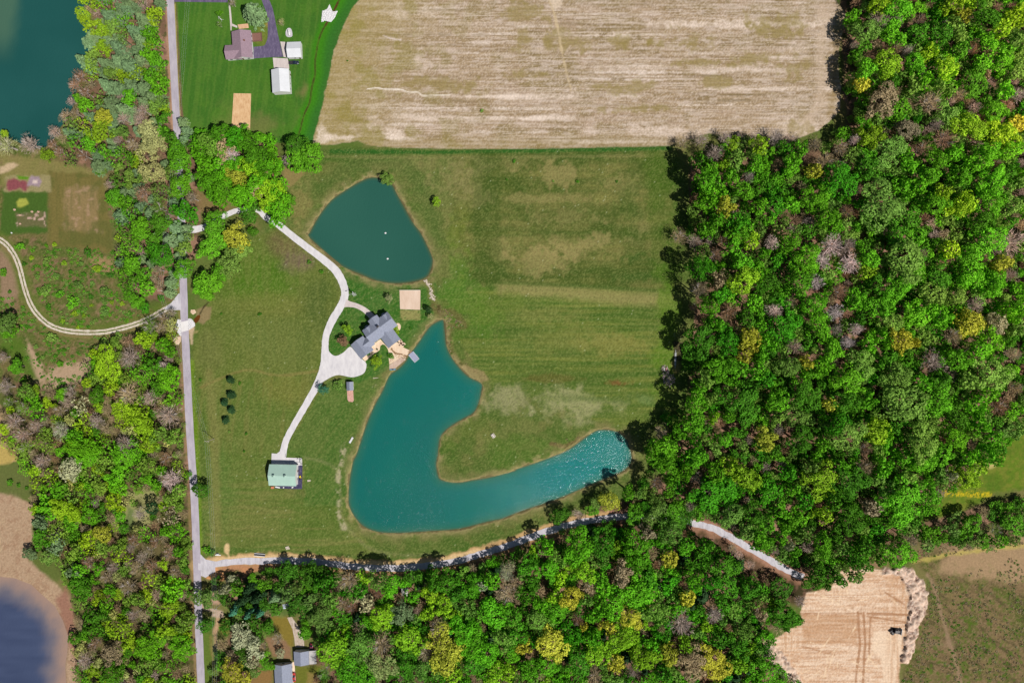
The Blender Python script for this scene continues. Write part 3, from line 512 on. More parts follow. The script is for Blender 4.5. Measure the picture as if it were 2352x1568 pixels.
for p_ in (APRON, BARNPAD, PATIO, SANDCOURT, GARDEN, TRACKMOUTH, PLASTICPAD, BEACH): Z *= 1 - .999 * pm(p_, 6)
# --- which piece of the setting each face belongs to
def region(poly, i): 
    REG[inpoly(px, py, poly)] = i
region([(1176 + (x - 1176) * .98, 784 + (y - 784) * .98) for x, y in WOODS['east']], 1)
for k_ in ('south', 'southwest', 'lake', 'west', 'hedge', 'north'): region(WOODS[k_], 1)
region(FIELD, 2); region(MEADOW, 3); region(LAWNN, 4); region(CLEAR, 5); REG[HEAP > .5] = 6; REG[BR * (HEAP <= .5) * (REG == 0) > .5] = 7
M_GROUND = ground_mat()
V = np.stack([GX, GY, Z], -1).reshape(-1, 3); CF = COL.reshape(-1, 3)
idx = np.arange(NX * NY, dtype=np.int32).reshape(NY, NX)
F = np.stack([idx[:-1, :-1], idx[:-1, 1:], idx[1:, 1:], idx[1:, :-1]], -1).reshape(-1, 4); RF = REG[:-1, :-1].reshape(-1)
for i, nm in enumerate(['ground', 'forest_floor', 'field', 'meadow', 'lawn', 'cleared_earth', 'spoil_bank', 'brushland']):
    f = F[RF == i]
    if not len(f): continue
    u, inv = np.unique(f, return_inverse=True)
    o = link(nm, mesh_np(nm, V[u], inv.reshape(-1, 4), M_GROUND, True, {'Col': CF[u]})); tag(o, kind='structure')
# the land beyond the picture
x1, y1 = float(gx[-1]), float(gy[-1]); X2, Y2 = 1800, 1800; vs = []; fs = []; cs = []
ring = [(-X2,-Y2),(X2,-Y2),(X2,Y2),(-X2,Y2),(-x1,-y1),(x1,-y1),(x1,y1),(-x1,y1)]
o = link('outer_ground', mesh_np('outer_ground', [(a, b, 0) for a, b in ring], [(0,1,5,4),(1,2,6,5),(2,3,7,6),(3,0,4,7)], M_GROUND, False, {'Col': np.tile(np.array(alb((84, 104, 46)), dtype=np.float32), (8, 1))}))
o.name = 'ground'; tag(o, kind='structure')
# ---------------------------------------------------------------- water
def water(name, poly, z, mat, paint, step=1.0, margin=7):
    xs = [p[0] for p in poly]; ys = [p[1] for p in poly]; st = step / U
    ax = np.arange(min(xs) - 12, max(xs) + 12, st); ay = np.arange(min(ys) - 12, max(ys) + 12, st)
    X, Y = np.meshgrid(ax.astype(np.float32), ay.astype(np.float32)); sd = sdist(X, Y, poly); k = paint(X, Y, sd)
    ii = np.arange(X.size, dtype=np.int32).reshape(X.shape)
    f = np.stack([ii[1:, :-1], ii[1:, 1:], ii[:-1, 1:], ii[:-1, :-1]], -1).reshape(-1, 4); keep = (sd[:-1, :-1] < margin).reshape(-1); f = f[keep]
    u, inv = np.unique(f, return_inverse=True)
    Vw = np.stack([(X - 1176) * U, (784 - Y) * U, np.full_like(X, z)], -1).reshape(-1, 3)[u]
    return tag(link(name, mesh_np(name, Vw, inv.reshape(-1, 4), mat, True, {'Col': k.reshape(-1, 3)[u].astype(np.float32)})), kind='structure')
def mixc(a, b, t): return a * (1 - t[..., None]) + b * t[..., None]
def wc(c): return np.array(alb(c), dtype=np.float32)
W_POND = water_mat('pond_water', WAVE, .1, 1.85); W_CALM = water_mat('calm_water', WAVE * .5, .14, 1.2)
def p1(X, Y, sd): return mixc(mixc(wc((40, 90, 78)), wc((50, 100, 86)), fbm(X, Y, 120, oc=2, seed=81)), wc((84, 96, 60)), sm(-7, 1, sd) * .8)
def p2(X, Y, sd):
    c = mixc(wc((22, 104, 98)), wc((4, 126, 126)), sm(950, 1400, X)); c = mixc(c, wc((30, 116, 100)), fbm(X, Y, 90, oc=3, seed=82) * .5)
    c = mixc(c, wc((60, 112, 84)), sm(-26, 0, sd) * .45); return mixc(c, wc((86, 98, 66)), sm(-6, 1, sd) * .8)
def p3(X, Y, sd):
    c = mixc(wc((30, 82, 78)), wc((38, 90, 86)), fbm(X, Y, 90, oc=3, seed=83)); return mixc(c, wc((78, 112, 90)), sm(60, 20, X + Y * .12 + 14 * (fbm(X, Y, 30, seed=84) - .5)) * sm(160, 60, Y) * .8)
def p4(X, Y, sd):
    c = mixc(wc((60, 71, 100)), wc((78, 90, 120)), fbm(X, Y, 80, 12, oc=3, seed=85)); e = sd + 30 * (fbm(X, Y, 26, oc=3, seed=86) - .5)
    return mixc(mixc(c, wc((118, 112, 120)), sm(-70, -25, e)), wc((166, 138, 122)), sm(-40, 2, e) * .95)
def p5(X, Y, sd): return mixc(wc((62, 48, 34)), wc((50, 44, 36)), fbm(X, Y, 20, seed=87))
water('pond', POND1, -.45, W_CALM, p1); water('pond', POND2, -.45, W_POND, p2); water('lake', LAKE, -.45, W_CALM, p3); water('pond', FARMPOND, -.3, W_CALM, p4, 2.0); water('creek', CREEKPOND, -.4, W_CALM, p5)
for pl in (cds('R', [(900,430),(960,350),(1040,280),(1090,262),(1115,310),(1100,400),(1040,490),(970,545),(930,500)]), cds('R', [(290,700),(340,850),(300,930),(240,960),(160,880),(200,780)])):
    water('creek', pl, .05, W_CALM, lambda X, Y, sd: mixc(wc((112, 66, 22)), wc((90, 52, 20)), fbm(X, Y, 6, seed=88)), .3, 0.2).name = 'creek'

# ---------------------------------------------------------------- roads, drives and pavings
def ribbon(name, pts, z, mat, wd=None, n=6, jit=0.0):
    P = cat(pts, n); vs = []; q = []
    for i, p in enumerate(P):
        a = P[max(i - 1, 0)]; b = P[min(i + 1, len(P) - 1)]; dx, dy = b[0] - a[0], b[1] - a[1]; L = math.hypot(dx, dy) + 1e-9
        w = (wd if wd else p[2]) / 2; nx, ny = -dy / L, dx / L
        for s_ in (-1, -.5, 0, .5, 1):
            ww = w * s_ + (random.uniform(-jit, jit) if abs(s_) == 1 else 0)
            X, Y = D2W(p[0] + nx * ww, p[1] + ny * ww); vs.append((X, Y, z))
    for i in range(len(P) - 1):
        for k in range(4): q.append((i * 5 + k, i * 5 + k + 1, i * 5 + k + 6, i * 5 + k + 5))
    m = MB().add(vs, q); o = m.build(name, mat)
    return tag(o, kind='structure')
def sheet(name, poly, z, mat, th=0.0):
    m = MB()
    P = [D2W(*p) for p in poly]
    if sum(P[i][0] * P[(i + 1) % len(P)][1] - P[(i + 1) % len(P)][0] * P[i][1] for i in range(len(P))) < 0: P = P[::-1]
    m.add([(p[0], p[1], z) for p in P], [tuple(range(len(P)))])
    if th: m = MB().prism(P, z - th, z)
    return tag(m.build(name, mat), kind='structure')
def gmat(name, base, lo, hi, sc=.6, speck=None, rough=.92):
    m, t, b = new_mat(name); N = t.nodes; L = t.links; tc = N.new('ShaderNodeTexCoord')
    n1 = N.new('ShaderNodeTexNoise'); n1.inputs['Scale'].default_value = sc; n1.inputs['Detail'].default_value = 8; n1.inputs['Roughness'].default_value = .7
    mp = N.new('ShaderNodeMapping'); mp.inputs['Scale'].default_value = (1, .35, 1); L.new(tc.outputs['Object'], mp.inputs[0]); L.new(mp.outputs[0], n1.inputs['Vector'])
    r = N.new('ShaderNodeValToRGB'); E = r.color_ramp.elements; E[0].position = .32; E[1].position = .7
    E[0].color = alb(lo) + [1]; E[1].color = alb(hi) + [1]; e = E.new(.5); e.color = alb(base) + [1]
    L.new(n1.outputs['Fac'], r.inputs[0]); L.new(r.outputs[0], b.inputs['Base Color']); b.inputs['Roughness'].default_value = rough; b.inputs['Specular IOR Level'].default_value = .15
    return m
M_ROAD = gmat('old_asphalt', (184, 176, 188), (168, 160, 172), (200, 192, 200), .35); M_GRAVEL = gmat('white_gravel', (222, 218, 220), (206, 202, 206), (236, 232, 232), .5)
M_TRACKG = gmat('grey_gravel', (204, 200, 208), (180, 174, 180), (222, 216, 220), .6); M_CONC = gmat('pinkish_concrete', (212, 200, 196), (198, 184, 180), (224, 212, 208), .5)
M_ASPH = gmat('dark_asphalt', (104, 94, 122), (88, 80, 106), (132, 122, 146), .8); M_SAND = gmat('sand', (226, 200, 178), (214, 186, 162), (234, 210, 190), .25)
M_PATIO = gmat('sandstone_paving', (234, 208, 180), (220, 190, 160), (240, 220, 196), .8); M_BEACH = gmat('coarse_sand', (204, 178, 160), (180, 152, 134), (218, 196, 180), .6)
M_TILL = gmat('tilled_soil', (222, 182, 136), (196, 152, 110), (234, 200, 158), .9); M_TWOTRK = gmat('limestone_track', (210, 198, 180), (176, 160, 134), (226, 216, 202), .8)
ribbon('road', ROAD, .03, M_ROAD, 17.4, jit=.3)
ribbon('driveway', DRIVE, .05, M_GRAVEL, jit=.5); sheet('driveway_apron', APRON, .062, M_GRAVEL); sheet('barn_forecourt', BARNPAD, .07, M_GRAVEL)
ribbon('path', [(*cd('B2', x, y), w * .3418) for x, y, w in [(640,535,60),(665,542,40),(715,553,32),(765,578,34),(800,608,38),(832,640,40)]], .055, M_CONC)
ribbon('gravel_track', CREEKROAD, .045, M_TRACKG, 15, jit=1.3)
for off in (-3.6, 3.6):
    P = []; T = cat(TRACK, 3)
    for i, p in enumerate(T):
        a = T[max(i - 1, 0)]; b = T[min(i + 1, len(T) - 1)]; L_ = math.hypot(b[0] - a[0], b[1] - a[1]); P.append((p[0] - (b[1] - a[1]) / L_ * off, p[1] + (b[0] - a[0]) / L_ * off))
    ribbon('dirt_track', P, .04, M_TWOTRK, 4.6, n=3, jit=.6)
sheet('gravel_mouth', TRACKMOUTH, .046, M_TRACKG)
sheet('entrance_apron', cds('E', [(145,215),(200,270),(300,290),(300,400),(200,460),(150,440)]), .05, M_TRACKG)
sheet('asphalt_drive', ASPHPOLY, .05, M_ASPH); sheet('asphalt_drive', ASPH, .05, M_ASPH); sheet('concrete_pad', CPAD1, .054, M_CONC); sheet('concrete_pad', CPAD2, .045, M_CONC); sheet('sidewalk', SWALK, .05, M_CONC)
sheet('brick_patio', NPATIO, .05, gmat('tan_brick', (222, 178, 142), (206, 160, 126), (232, 194, 160), 1.5)); sheet('patio', PATIO, .06, M_PATIO); sheet('side_patio', PATIO2, .058, M_PATIO); sheet('beach', BEACH, .04, M_BEACH)
sheet('sand_court', SANDCOURT, .05, M_SAND); sheet('tilled_plot', GARDEN, .05, M_TILL)
sheet('work_pad', PLASTICPAD, .055, gmat('dark_blue_asphalt', (70, 66, 96), (52, 50, 80), (120, 110, 134), 1.6))
sheet('house_gravel', cds('E', [(1055,880),(1105,872),(1150,940),(1200,1010),(1232,1100),(1235,1190),(1140,1190),(1130,1100),(1110,1000)]), .04, gmat('worn_gravel', (196, 178, 162), (160, 140, 118), (216, 202, 192), 1.2))
sheet('path', cds('E', [(1108,1345),(1132,1345),(1140,1470),(1112,1470)]), .045, M_PATIO)
ribbon('path', cds('H', [(1195,490),(1230,480),(1250,520),(1230,570),(1180,560)]), .05, M_PATIO, 8)
# ---------------------------------------------------------------- buildings
M_WHITE = plain('white_siding', (236, 234, 232), .6, .05, .6, stripes=(.25, 2, .9)); M_WMETAL = plain('white_metal_roof', (226, 228, 232), .35, .05, .3, stripes=(.45, 0, .92))
M_WMETALY = plain('white_metal_roof_long', (226, 228, 232), .35, .05, .3, stripes=(.45, 1, .92))
M_GREY = plain('grey_shingle', (146, 152, 170), .8, .14, 1.6, stripes=(.3, 1, .93)); M_MAUVE = plain('mauve_shingle', (156, 132, 144), .85, .12, 1.4, stripes=(.3, 0, .92))
M_GREEN = plain('green_metal_roof', (176, 206, 192), .3, .05, .3, stripes=(.45, 0, .93)); M_GLASS = plain('window_glass', (40, 50, 66), .08, .1, 1, spec=.8)
M_TRIM = plain('white_trim', (240, 240, 240), .5, .03); M_DOOR = plain('door_paint', (120, 92, 76), .5, .1); M_BRICK = plain('brick', (150, 104, 88), .9, .2, 3, stripes=(.1, 2, .8))
M_LGREY = plain('weathered_light_roof', (196, 192, 190), .7, .1, 1, stripes=(.5, 1, .85)); M_DKMETAL = plain('dark_metal', (60, 58, 62), .45, .15, 3); M_TYRE = plain('tyre_rubber', (26, 26, 28), .8, .1, 6)
M_WOOD = plain('weathered_wood', (150, 122, 96), .85, .2, 2, stripes=(.15, 0, .8)); M_DECKB = plain('brown_deck', (140, 100, 88), .8, .15, 2, stripes=(.15, 1, .8)); M_STEEL = plain('galvanised_steel', (196, 200, 204), .4, .1, 4)

def gable(wall, roof, x0, x1, y0, y1, eave, ridge, axis='x', over=.4, t=.16):
    """adds a gabled volume to the wall and roof collectors"""
    if axis == 'x': a0, a1, b0, b1 = x0, x1, y0, y1; f = lambda a, b, z: (a, b, z)
    else: a0, a1, b0, b1 = y0, y1, x0, x1; f = lambda a, b, z: (b, a, z)
    bm_ = (b0 + b1) / 2; sl_ = (ridge - eave) / ((b1 - b0) / 2)
    sec = [(b0, 0), (b1, 0), (b1, eave), (bm_, ridge), (b0, eave)]
    vs = [f(a, b, z) for a in (a0, a1) for b, z in sec]
    fs = [(0, 1, 2, 3, 4), (9, 8, 7, 6, 5)] + [(i, 5 + i, 5 + (i + 1) % 5, (i + 1) % 5) for i in range(5)]
    wall.add(vs, fs)
    d = .012
    for s_ in (-1, 1):
        be = bm_ + s_ * ((b1 - b0) / 2 + over); ze = eave - over * sl_
        q = [(bm_, ridge + d), (be, ze + d), (be, ze + t), (bm_, ridge + t)]
        vs = [f(a, b, z) for a in (a0 - over, a1 + over) for b, z in q]
        roof.add(vs, [(0, 1, 2, 3), (7, 6, 5, 4), (0, 4, 5, 1), (1, 5, 6, 2), (2, 6, 7, 3), (3, 7, 4, 0)])
def opening(parent, nm, x, y, z, w, h, face, mat, frame=True):
    """a window or door standing 4 cm proud of a wall; face = '+x', '-x', '+y', '-y'"""
    def bx(m, w, h, p, dz=0):
        if 'x' in face: s_ = 1 if face[0] == '+' else -1; m.box(min(x, x + s_ * p), max(x, x + s_ * p), y - w / 2, y + w / 2, z - dz, z - dz + h)
        else: s_ = 1 if face[0] == '+' else -1; m.box(x - w / 2, x + w / 2, min(y, y + s_ * p), max(y, y + s_ * p), z - dz, z - dz + h)
        return m
    o = bx(MB(), w, h, .07).build(nm, mat, parent)
    if frame: bx(MB(), w + .24, h + .24, .04, .12).build('frame', M_TRIM, o)
    return o
def building(name, label, cat_, loc, rz): return tag(empty(name, (*loc, 0), rz), label, cat_)

# the big grey house by the pond
hx, hy = cw('H', 795, 542, 7.5)
house = building('house', 'large grey roofed house with round bays and several wings beside the teal pond', 'house', (hx, hy), math.atan2(.598, .802))
w, r = MB(), MB()
gable(w, r, -8.5, 8.5, -4.6, 4.3, 5.2, 7.6, 'x'); gable(w, r, -2.75, 2.75, .6, 6.5, 5.4, 7.45, 'y'); gable(w, r, -13.2, -8.3, -5.4, .2, 3.2, 5.3, 'x', .3)
gable(w, r, -19.1, -11.0, -7.5, 1.8, 3.3, 5.7, 'y'); gable(w, r, -2.8, 5.0, -11.8, -3.6, 3.6, 5.9, 'y')
w.build('wall', M_WHITE, house); rf = r.build('roof', M_GREY, house)
MB().box(-.6, .6, .3, 1.2, 5, 9.0).build('chimney', M_WHITE, rf); MB().box(-.7, .7, .2, 1.3, 9.0, 9.15).build('chimney_cap', M_DKMETAL, rf)
for x, y in ((4.2, -1.6), (3.4, -.8), (-3, -1.1), (-6, -1.3)): MB().tube([(x, y, 6.2), (x, y, 7.45)], .09, 8).build('vent_pipe', M_TRIM, rf)
for ux in (-5.8, 6.05):
    dw, dr = MB(), MB(); gable(dw, dr, ux - 1.15, ux + 1.15, .6, 4.1, 6.2, 7.25, 'y', .2, .12)
    d = dw.build('dormer', M_WHITE, house); dr.build('roof', M_GREY, d); opening(d, 'window', ux, 4.1, 5.3, 1.1, .9, '+y', M_GLASS)
    b_ = MB(); n = 12
    ring = [(ux - .1 + 1.35 * math.cos(math.pi * k / n), 4.3 + 1.35 * math.sin(math.pi * k / n)) for k in range(n + 1)]
    b = b_.prism(ring, 0, 3.3).build('bay', M_WHITE, house)
    ring2 = [(ux - .1 + 1.65 * math.cos(math.pi * k / n), 4.3 + 1.65 * math.sin(math.pi * k / n)) for k in range(n + 1)]
    m = MB(); m.add([(x, y, 3.3) for x, y in ring2] + [(ux - .1, 4.32, 4.2)], [tuple(range(n + 1))[::-1]] + [(i, i + 1, n + 1) for i in range(n)] + [(n, 0, n + 1)]); m.build('bay_roof', M_GREY, b)
for x in (-7.2, -4.4, 4.4, 7.6): opening(house, 'window', x, 4.3, 1.0, 1.1, 1.5, '+y', M_GLASS)
for x in (-7, -4.6, 6.7): opening(house, 'window', x, -4.6, 1.0, 1.4, 1.7, '-y', M_GLASS); 
for x in (-7, -4.6, 6.7): opening(house, 'window', x, -4.6, 3.4, 1.1, 1.1, '-y', M_GLASS)
for y in (-2, 2): opening(house, 'window', 8.5, y, 1.2, 1.0, 1.5, '+x', M_GLASS)
opening(house, 'front_door', 0, 6.5, 0.1, 1.3, 2.3, '+y', M_DOOR); opening(house, 'window', 0, 6.5, 3.2, 1.6, 1.6, '+y', M_GLASS)
for x in (-1.4, 1.1, 3.6): opening(house, 'window', x, -11.8, .8, 1.7, 2.1, '-y', M_GLASS)
for y in (-10, -7): opening(house, 'window', 5.0, y, .9, 1.6, 1.9, '+x', M_GLASS); opening(house, 'window', -2.8, y, .9, 1.6, 1.9, '-x', M_GLASS)
for y in (-5.4, -2.85, -.3): opening(house, 'garage_door', -19.1, y, 0.05, 2.3, 2.2, '-x', M_TRIM)
opening(house, 'window', -15, 1.8, 1.1, 1.4, 1.2, '+y', M_GLASS); opening(house, 'window', -15, -7.5, 1.1, 1.4, 1.2, '-y', M_GLASS)

# green roofed barn
bx, by = cw('N', 725, 860, 6.2)
barn = building('barn', 'pale green metal roofed barn with two roof cupolas at the end of the white drive', 'barn', (bx, by), R(-1.2))
w, r = MB(), MB(); gable(w, r, -7.5, 7.5, -5.75, 5.75, 4.2, 6.4, 'x', .3); w.build('wall', M_WHITE, barn); rf = r.build('roof', M_GREEN, barn)
sx = .01709
for x in (-4.35, 2.1):
    cu = MB().box(x - .5, x + .5, -.5, .5, 6.2, 7.3).build('cupola', M_WHITE, rf)
    MB().add([(x - .7, -.7, 7.3), (x + .7, -.7, 7.3), (x + .7, .7, 7.3), (x - .7, .7, 7.3), (x, 0, 8.0)], [(3, 2, 1, 0), (0, 1, 4), (1, 2, 4), (2, 3, 4), (3, 0, 4)]).build('cupola_roof', M_GREEN, rf)
for x in (-4.8, 0, 4.8): opening(barn, 'sliding_door' if x == 0 else 'garage_door', x, 5.75, .05, 3.4, 3.2, '+y', M_TRIM)
for x in (-5.5, -2, 2, 5.5): opening(barn, 'window', x, -5.75, 1.5, 1.1, 1.1, '-y', M_GLASS)
opening(barn, 'side_door', 7.5, 2, .05, 1.1, 2.1, '+x', M_DOOR); opening(barn, 'window', 7.5, -2.5, 1.4, 1.2, 1.1, '+x', M_GLASS)

# mauve house, north homestead
mx, my = cw('T', 370, 430, 5.0)
mh = building('house', 'L shaped house with mauve shingle roof beside the curving dark drive', 'house', (mx, my), R(4))
w, r = MB(), MB(); k_ = cl('T', 1)
gable(w, r, -4.9, 5.3, -7.1, 7.6, 3.0, 5.1, 'y', .45); gable(w, r, -9.2, -1.0, -7.1, .1, 3.0, 4.7, 'x', .45)
w.build('wall', M_WHITE, mh); rf = r.build('roof', M_MAUVE, mh); MB().box(1.8, 2.5, 1.5, 2.2, 4, 5.4).build('chimney', M_BRICK, rf)
for y in (-4.5, 2.5, 5.5): opening(mh, 'window', 5.3, y, 1.0, 1.3, 1.2, '+x', M_GLASS)
opening(mh, 'garage_door', 5.3, -1.2, .05, 2.7, 2.1, '+x', M_TRIM)
for x in (-7, -3.5, 3): opening(mh, 'window', x, -7.1, 1.0, 1.4, 1.2, '-y', M_GLASS)
opening(mh, 'front_door', -.4, -7.1, .1, 1.0, 2.1, '-y', M_DOOR); opening(mh, 'window', -9.2, -3.5, 1, 1.2, 1.2, '-x', M_GLASS); opening(mh, 'back_door', 2.5, 7.6, .1, 1.0, 2.1, '+y', M_DOOR)
dk = MB().box(5.35, 11.0, 2.6, 7.4, .35, .5).build('deck', M_DECKB, mh); m = MB()
for a, b in (((5.4, 7.35), (10.95, 7.35)), ((10.95, 7.35), (10.95, 2.65)), ((10.95, 2.65), (5.6, 2.65))):
    m.tube([(*a, 1.35), (*b, 1.35)], .06, 4)
    for q in range(9): t_ = q / 8; m.tube([(a[0] + (b[0] - a[0]) * t_, a[1] + (b[1] - a[1]) * t_, .0), (a[0] + (b[0] - a[0]) * t_, a[1] + (b[1] - a[1]) * t_, 1.35)], .05, 4)
m.build('railing', M_DOOR, dk)
# white garage and white pole barn
gx_, gy_ = cw('T', 1335, 530, 3.6)
g = building('garage', 'square white metal garage with white gable roof beside the dark drive', 'garage', (gx_, gy_), R(2))
w, r = MB(), MB(); gable(w, r, -3.8, 3.8, -4.2, 4.2, 2.9, 4.4, 'x', .2); w.build('wall', M_WHITE, g); r.build('roof', M_WMETAL, g)
for y in (-2.1, 2.1): opening(g, 'garage_door', -3.8, y, .05, 2.7, 2.2, '-x', M_TRIM)
opening(g, 'window', 0, -4.2, 1.2, 1, .9, '-y', M_GLASS); opening(g, 'side_door', 2.6, -4.2, .05, .95, 2.0, '-y', M_DOOR)
bx_, by_ = cw('T', 1085, 1080, 5.0)
b2 = building('pole_barn', 'long white metal pole barn below the concrete pad, largest of the white sheds', 'barn', (bx_, by_), R(3.2))
w, r = MB(), MB(); gable(w, r, -4.8, 4.8, -6.7, 6.1, 3.9, 5.8, 'y', .2); w.build('wall', M_WHITE, b2); r.build('roof', M_WMETALY, b2)
opening(b2, 'sliding_door', 0, 6.1, .05, 4.2, 3.4, '+y', M_TRIM); opening(b2, 'side_door', 4.8, 4, .05, .95, 2.0, '+x', M_DOOR)
for y in (-4.5, -1.5, 1.5): opening(b2, 'window', 4.8, y, 1.7, 1, .8, '+x', M_GLASS)
# small shed with brick floor below the grey house
fx, fy = cw('F', 580, 380, 2.8)
s1 = building('shed', 'small grey gabled shed beside the round bush, brick pad at its foot', 'shed', (fx, fy), R(2))
w, r = MB(), MB(); gable(w, r, -1.65, 1.65, -2.3, 2.3, 2.2, 3.1, 'y', .2, .1); w.build('wall', M_WHITE, s1); r.build('roof', M_GREY, s1)
opening(s1, 'door', 0, -2.3, .05, 1.4, 1.9, '-y', M_DOOR); opening(s1, 'window', 1.65, 0, 1.0, .8, .7, '+x', M_GLASS)
sheet('brick_pad', cds('F', [(530,470),(650,462),(662,660),(640,690),(560,680),(540,640)]), .07, gmat('old_red_brick', (214, 166, 148), (184, 136, 124), (228, 196, 182), 2.2), .07)
# two grey houses in the south
ex, ey = cw('S', 520, 1195, 4.0)
h3 = building('house', 'grey metal roofed building with pale lean-to carport, red pickup at its north end', 'garage', (ex, ey), R(2))
w, r = MB(), MB(); gable(w, r, -3.9, 4.1, -3.7, 3.6, 3.0, 4.6, 'y', .25); w.build('wall', M_WHITE, h3); r.build('roof', M_GREY, h3)
MB().add([(4.4, -3.9, 2.7), (8.4, -3.9, 2.4), (8.4, 3.7, 2.4), (4.4, 3.7, 2.7), (4.4, -3.9, 2.82), (8.4, -3.9, 2.52), (8.4, 3.7, 2.52), (4.4, 3.7, 2.82)], [(3, 2, 1, 0), (4, 5, 6, 7), (0, 1, 5, 4), (1, 2, 6, 5), (2, 3, 7, 6), (3, 0, 4, 7)]).build('lean_to_roof', M_LGREY, h3)
for y in (-3.6, 0, 3.5): MB().box(8.05, 8.2, y - .07, y + .07, 0, 2.42).build('post', M_WOOD, h3)
opening(h3, 'garage_door', 0, 3.6, .05, 2.8, 2.2, '+y', M_TRIM); opening(h3, 'window', 0, -3.7, 1.2, 1.1, .9, '-y', M_GLASS)
ex, ey = cw('S', 240, 1480, 4.0)
h4 = building('house', 'long dark grey roofed house at the bottom edge, red car along its wall', 'house', (ex, ey), R(3))
w, r = MB(), MB(); gable(w, r, -4.4, 4.9, -9.0, 6.7, 3.0, 4.9, 'y', .35); w.build('wall', M_WHITE, h4); rf = r.build('roof', M_GREY, h4); MB().tube([(.4, 2, 4.5), (.4, 2, 5.4)], .12, 8).build('vent_pipe', M_TRIM, rf)
for y in (-6, -2, 4.5): opening(h4, 'window', 4.9, y, 1, 1.2, 1.1, '+x', M_GLASS)
opening(h4, 'front_door', 4.9, 1.2, .1, 1.0, 2.1, '+x', M_DOOR); opening(h4, 'window', -4.4, 2, 1, 1.2, 1.1, '-x', M_GLASS); opening(h4, 'window', 0, 6.7, 1, 1.4, 1.1, '+y', M_GLASS)
# white roofed hut in the wood
qx, qy = cw('Q', 840, 870, 2.6)
s2 = building('shed', 'tiny white roofed shed alone among trees below the gravel track', 'shed', (qx, qy), R(-2))
w, r = MB(), MB(); gable(w, r, -1.7, 1.7, -2.0, 2.0, 2.2, 2.8, 'y', .2, .1); w.build('wall', M_WOOD, s2); r.build('roof', M_LGREY, s2); opening(s2, 'door', 0, -2.0, .05, .9, 1.9, '-y', M_DOOR)

# ---------------------------------------------------------------- vehicles
def paint(name, c): return plain(name, c, .3, .05, 1, spec=.6)
def loft(m, secs, close=True):
    """secs: rings of equal length"""
    n = len(secs[0]); b = []
    for s_ in secs: b += s_
    fs = [(i * n + k, i * n + (k + 1) % n, (i + 1) * n + (k + 1) % n, (i + 1) * n + k) for i in range(len(secs) - 1) for k in range(n)]
    fs += [tuple(range(n))[::-1], tuple((len(secs) - 1) * n + k for k in range(n))]
    return m.add(b, fs)
def sect(x, w, z0, z1, c=.18): return [(x, -w + c * .4, z0), (x, w - c * .4, z0), (x, w, z0 + c), (x, w, z1 - c), (x, w - c, z1), (x, -w + c, z1), (x, -w, z1 - c), (x, -w, z0 + c)]
def vehicle(name, label, cat_, loc, rz, col, pickup=False, L=5.0):
    t = tag(empty(name, (*loc, .05), rz), label, cat_); k = L / 5.0; pm_ = paint(name + '_paint', col)
    b = MB()
    if pickup: loft(b, [sect(x * k, w_, .42, z) for x, w_, z in [(-2.5, .9, 1.02), (-2.45, .97, 1.12), (0.4, .98, 1.12), (1.1, .98, 1.15), (2.2, .93, 1.02), (2.5, .82, .8)]])
    else: loft(b, [sect(x * k, w_, .36, z) for x, w_, z in [(-2.5, .78, .82), (-2.3, .88, .98), (-1.4, .92, 1.02), (1.0, .92, 1.0), (2.1, .86, .86), (2.5, .72, .68)]])
    body = b.build('body', pm_, t, True)
    c = MB(); xs = [(-.15, .5), (.0, .84), (.25, .8), (1.0, .84), (1.25, .5)] if pickup else [(-1.75, .5), (-1.0, .78), (.3, .78), (1.2, .5)]
    if pickup: loft(c, [sect(-.35 * k, .86, 1.0, 1.14, .06), sect(-.2 * k, .78, 1.0, 1.72, .12), sect(.75 * k, .78, 1.0, 1.72, .12), sect(1.45 * k, .84, 1.0, 1.15, .06)])
    else: loft(c, [sect(-2.0 * k, .76, .85, .98, .05), sect(-1.2 * k, .7, .85, 1.4, .12), sect(.25 * k, .7, .85, 1.42, .12), sect(1.25 * k, .78, .85, .98, .05)])
    c.build('windows', M_GLASS, t, True)
    z = 1.72 if pickup else 1.42; xr = (-.15, .72) if pickup else (-1.12, .2)
    MB().box(xr[0] * k, xr[1] * k, -.66, .66, z - .06, z + .05, tx=.05, ty=.05).build('roof', pm_, t)
    if pickup:
        MB().box(-2.4 * k, -.45 * k, -.82, .82, 1.135, 1.15).build('bed', M_DKMETAL, t)
    for sx_ in (-1.55, 1.6):
        for sy in (-.86, .86):
            wh = MB().tube([(sx_ * k, sy - .1, .33), (sx_ * k, sy + .1, .33)], .34, 14).build('wheel', M_TYRE, t)
            MB().tube([(sx_ * k, sy - .115, .33), (sx_ * k, sy + .115, .33)], .18, 10).build('rim', M_STEEL, wh)
    for sy in (-.62, .62): MB().box(2.4 * k, 2.52 * k, sy - .15, sy + .15, .62, .76).build('headlight', M_TRIM, t)
    return t
vehicle('pickup_truck', 'black pickup truck parked on grass below the white garage', 'truck', cw('T', 1335, 770, 1), R(0), (30, 40, 62), True, 5.6)
vehicle('pickup_truck', 'dark red pickup truck at the north end of the grey roofed garage', 'truck', cw('S', 682, 1020, 1), R(88), (126, 36, 58), True, 4.4)
vehicle('car', 'bright red car beside the long grey roofed house', 'car', cw('S', 415, 1480, 1), R(92), (196, 52, 44), False, 5.2)
vehicle('car', 'white car parked alone on the dirt path among the trees', 'car', cw('S', 552, 305, 1), R(-94), (232, 228, 220), False, 4.6)

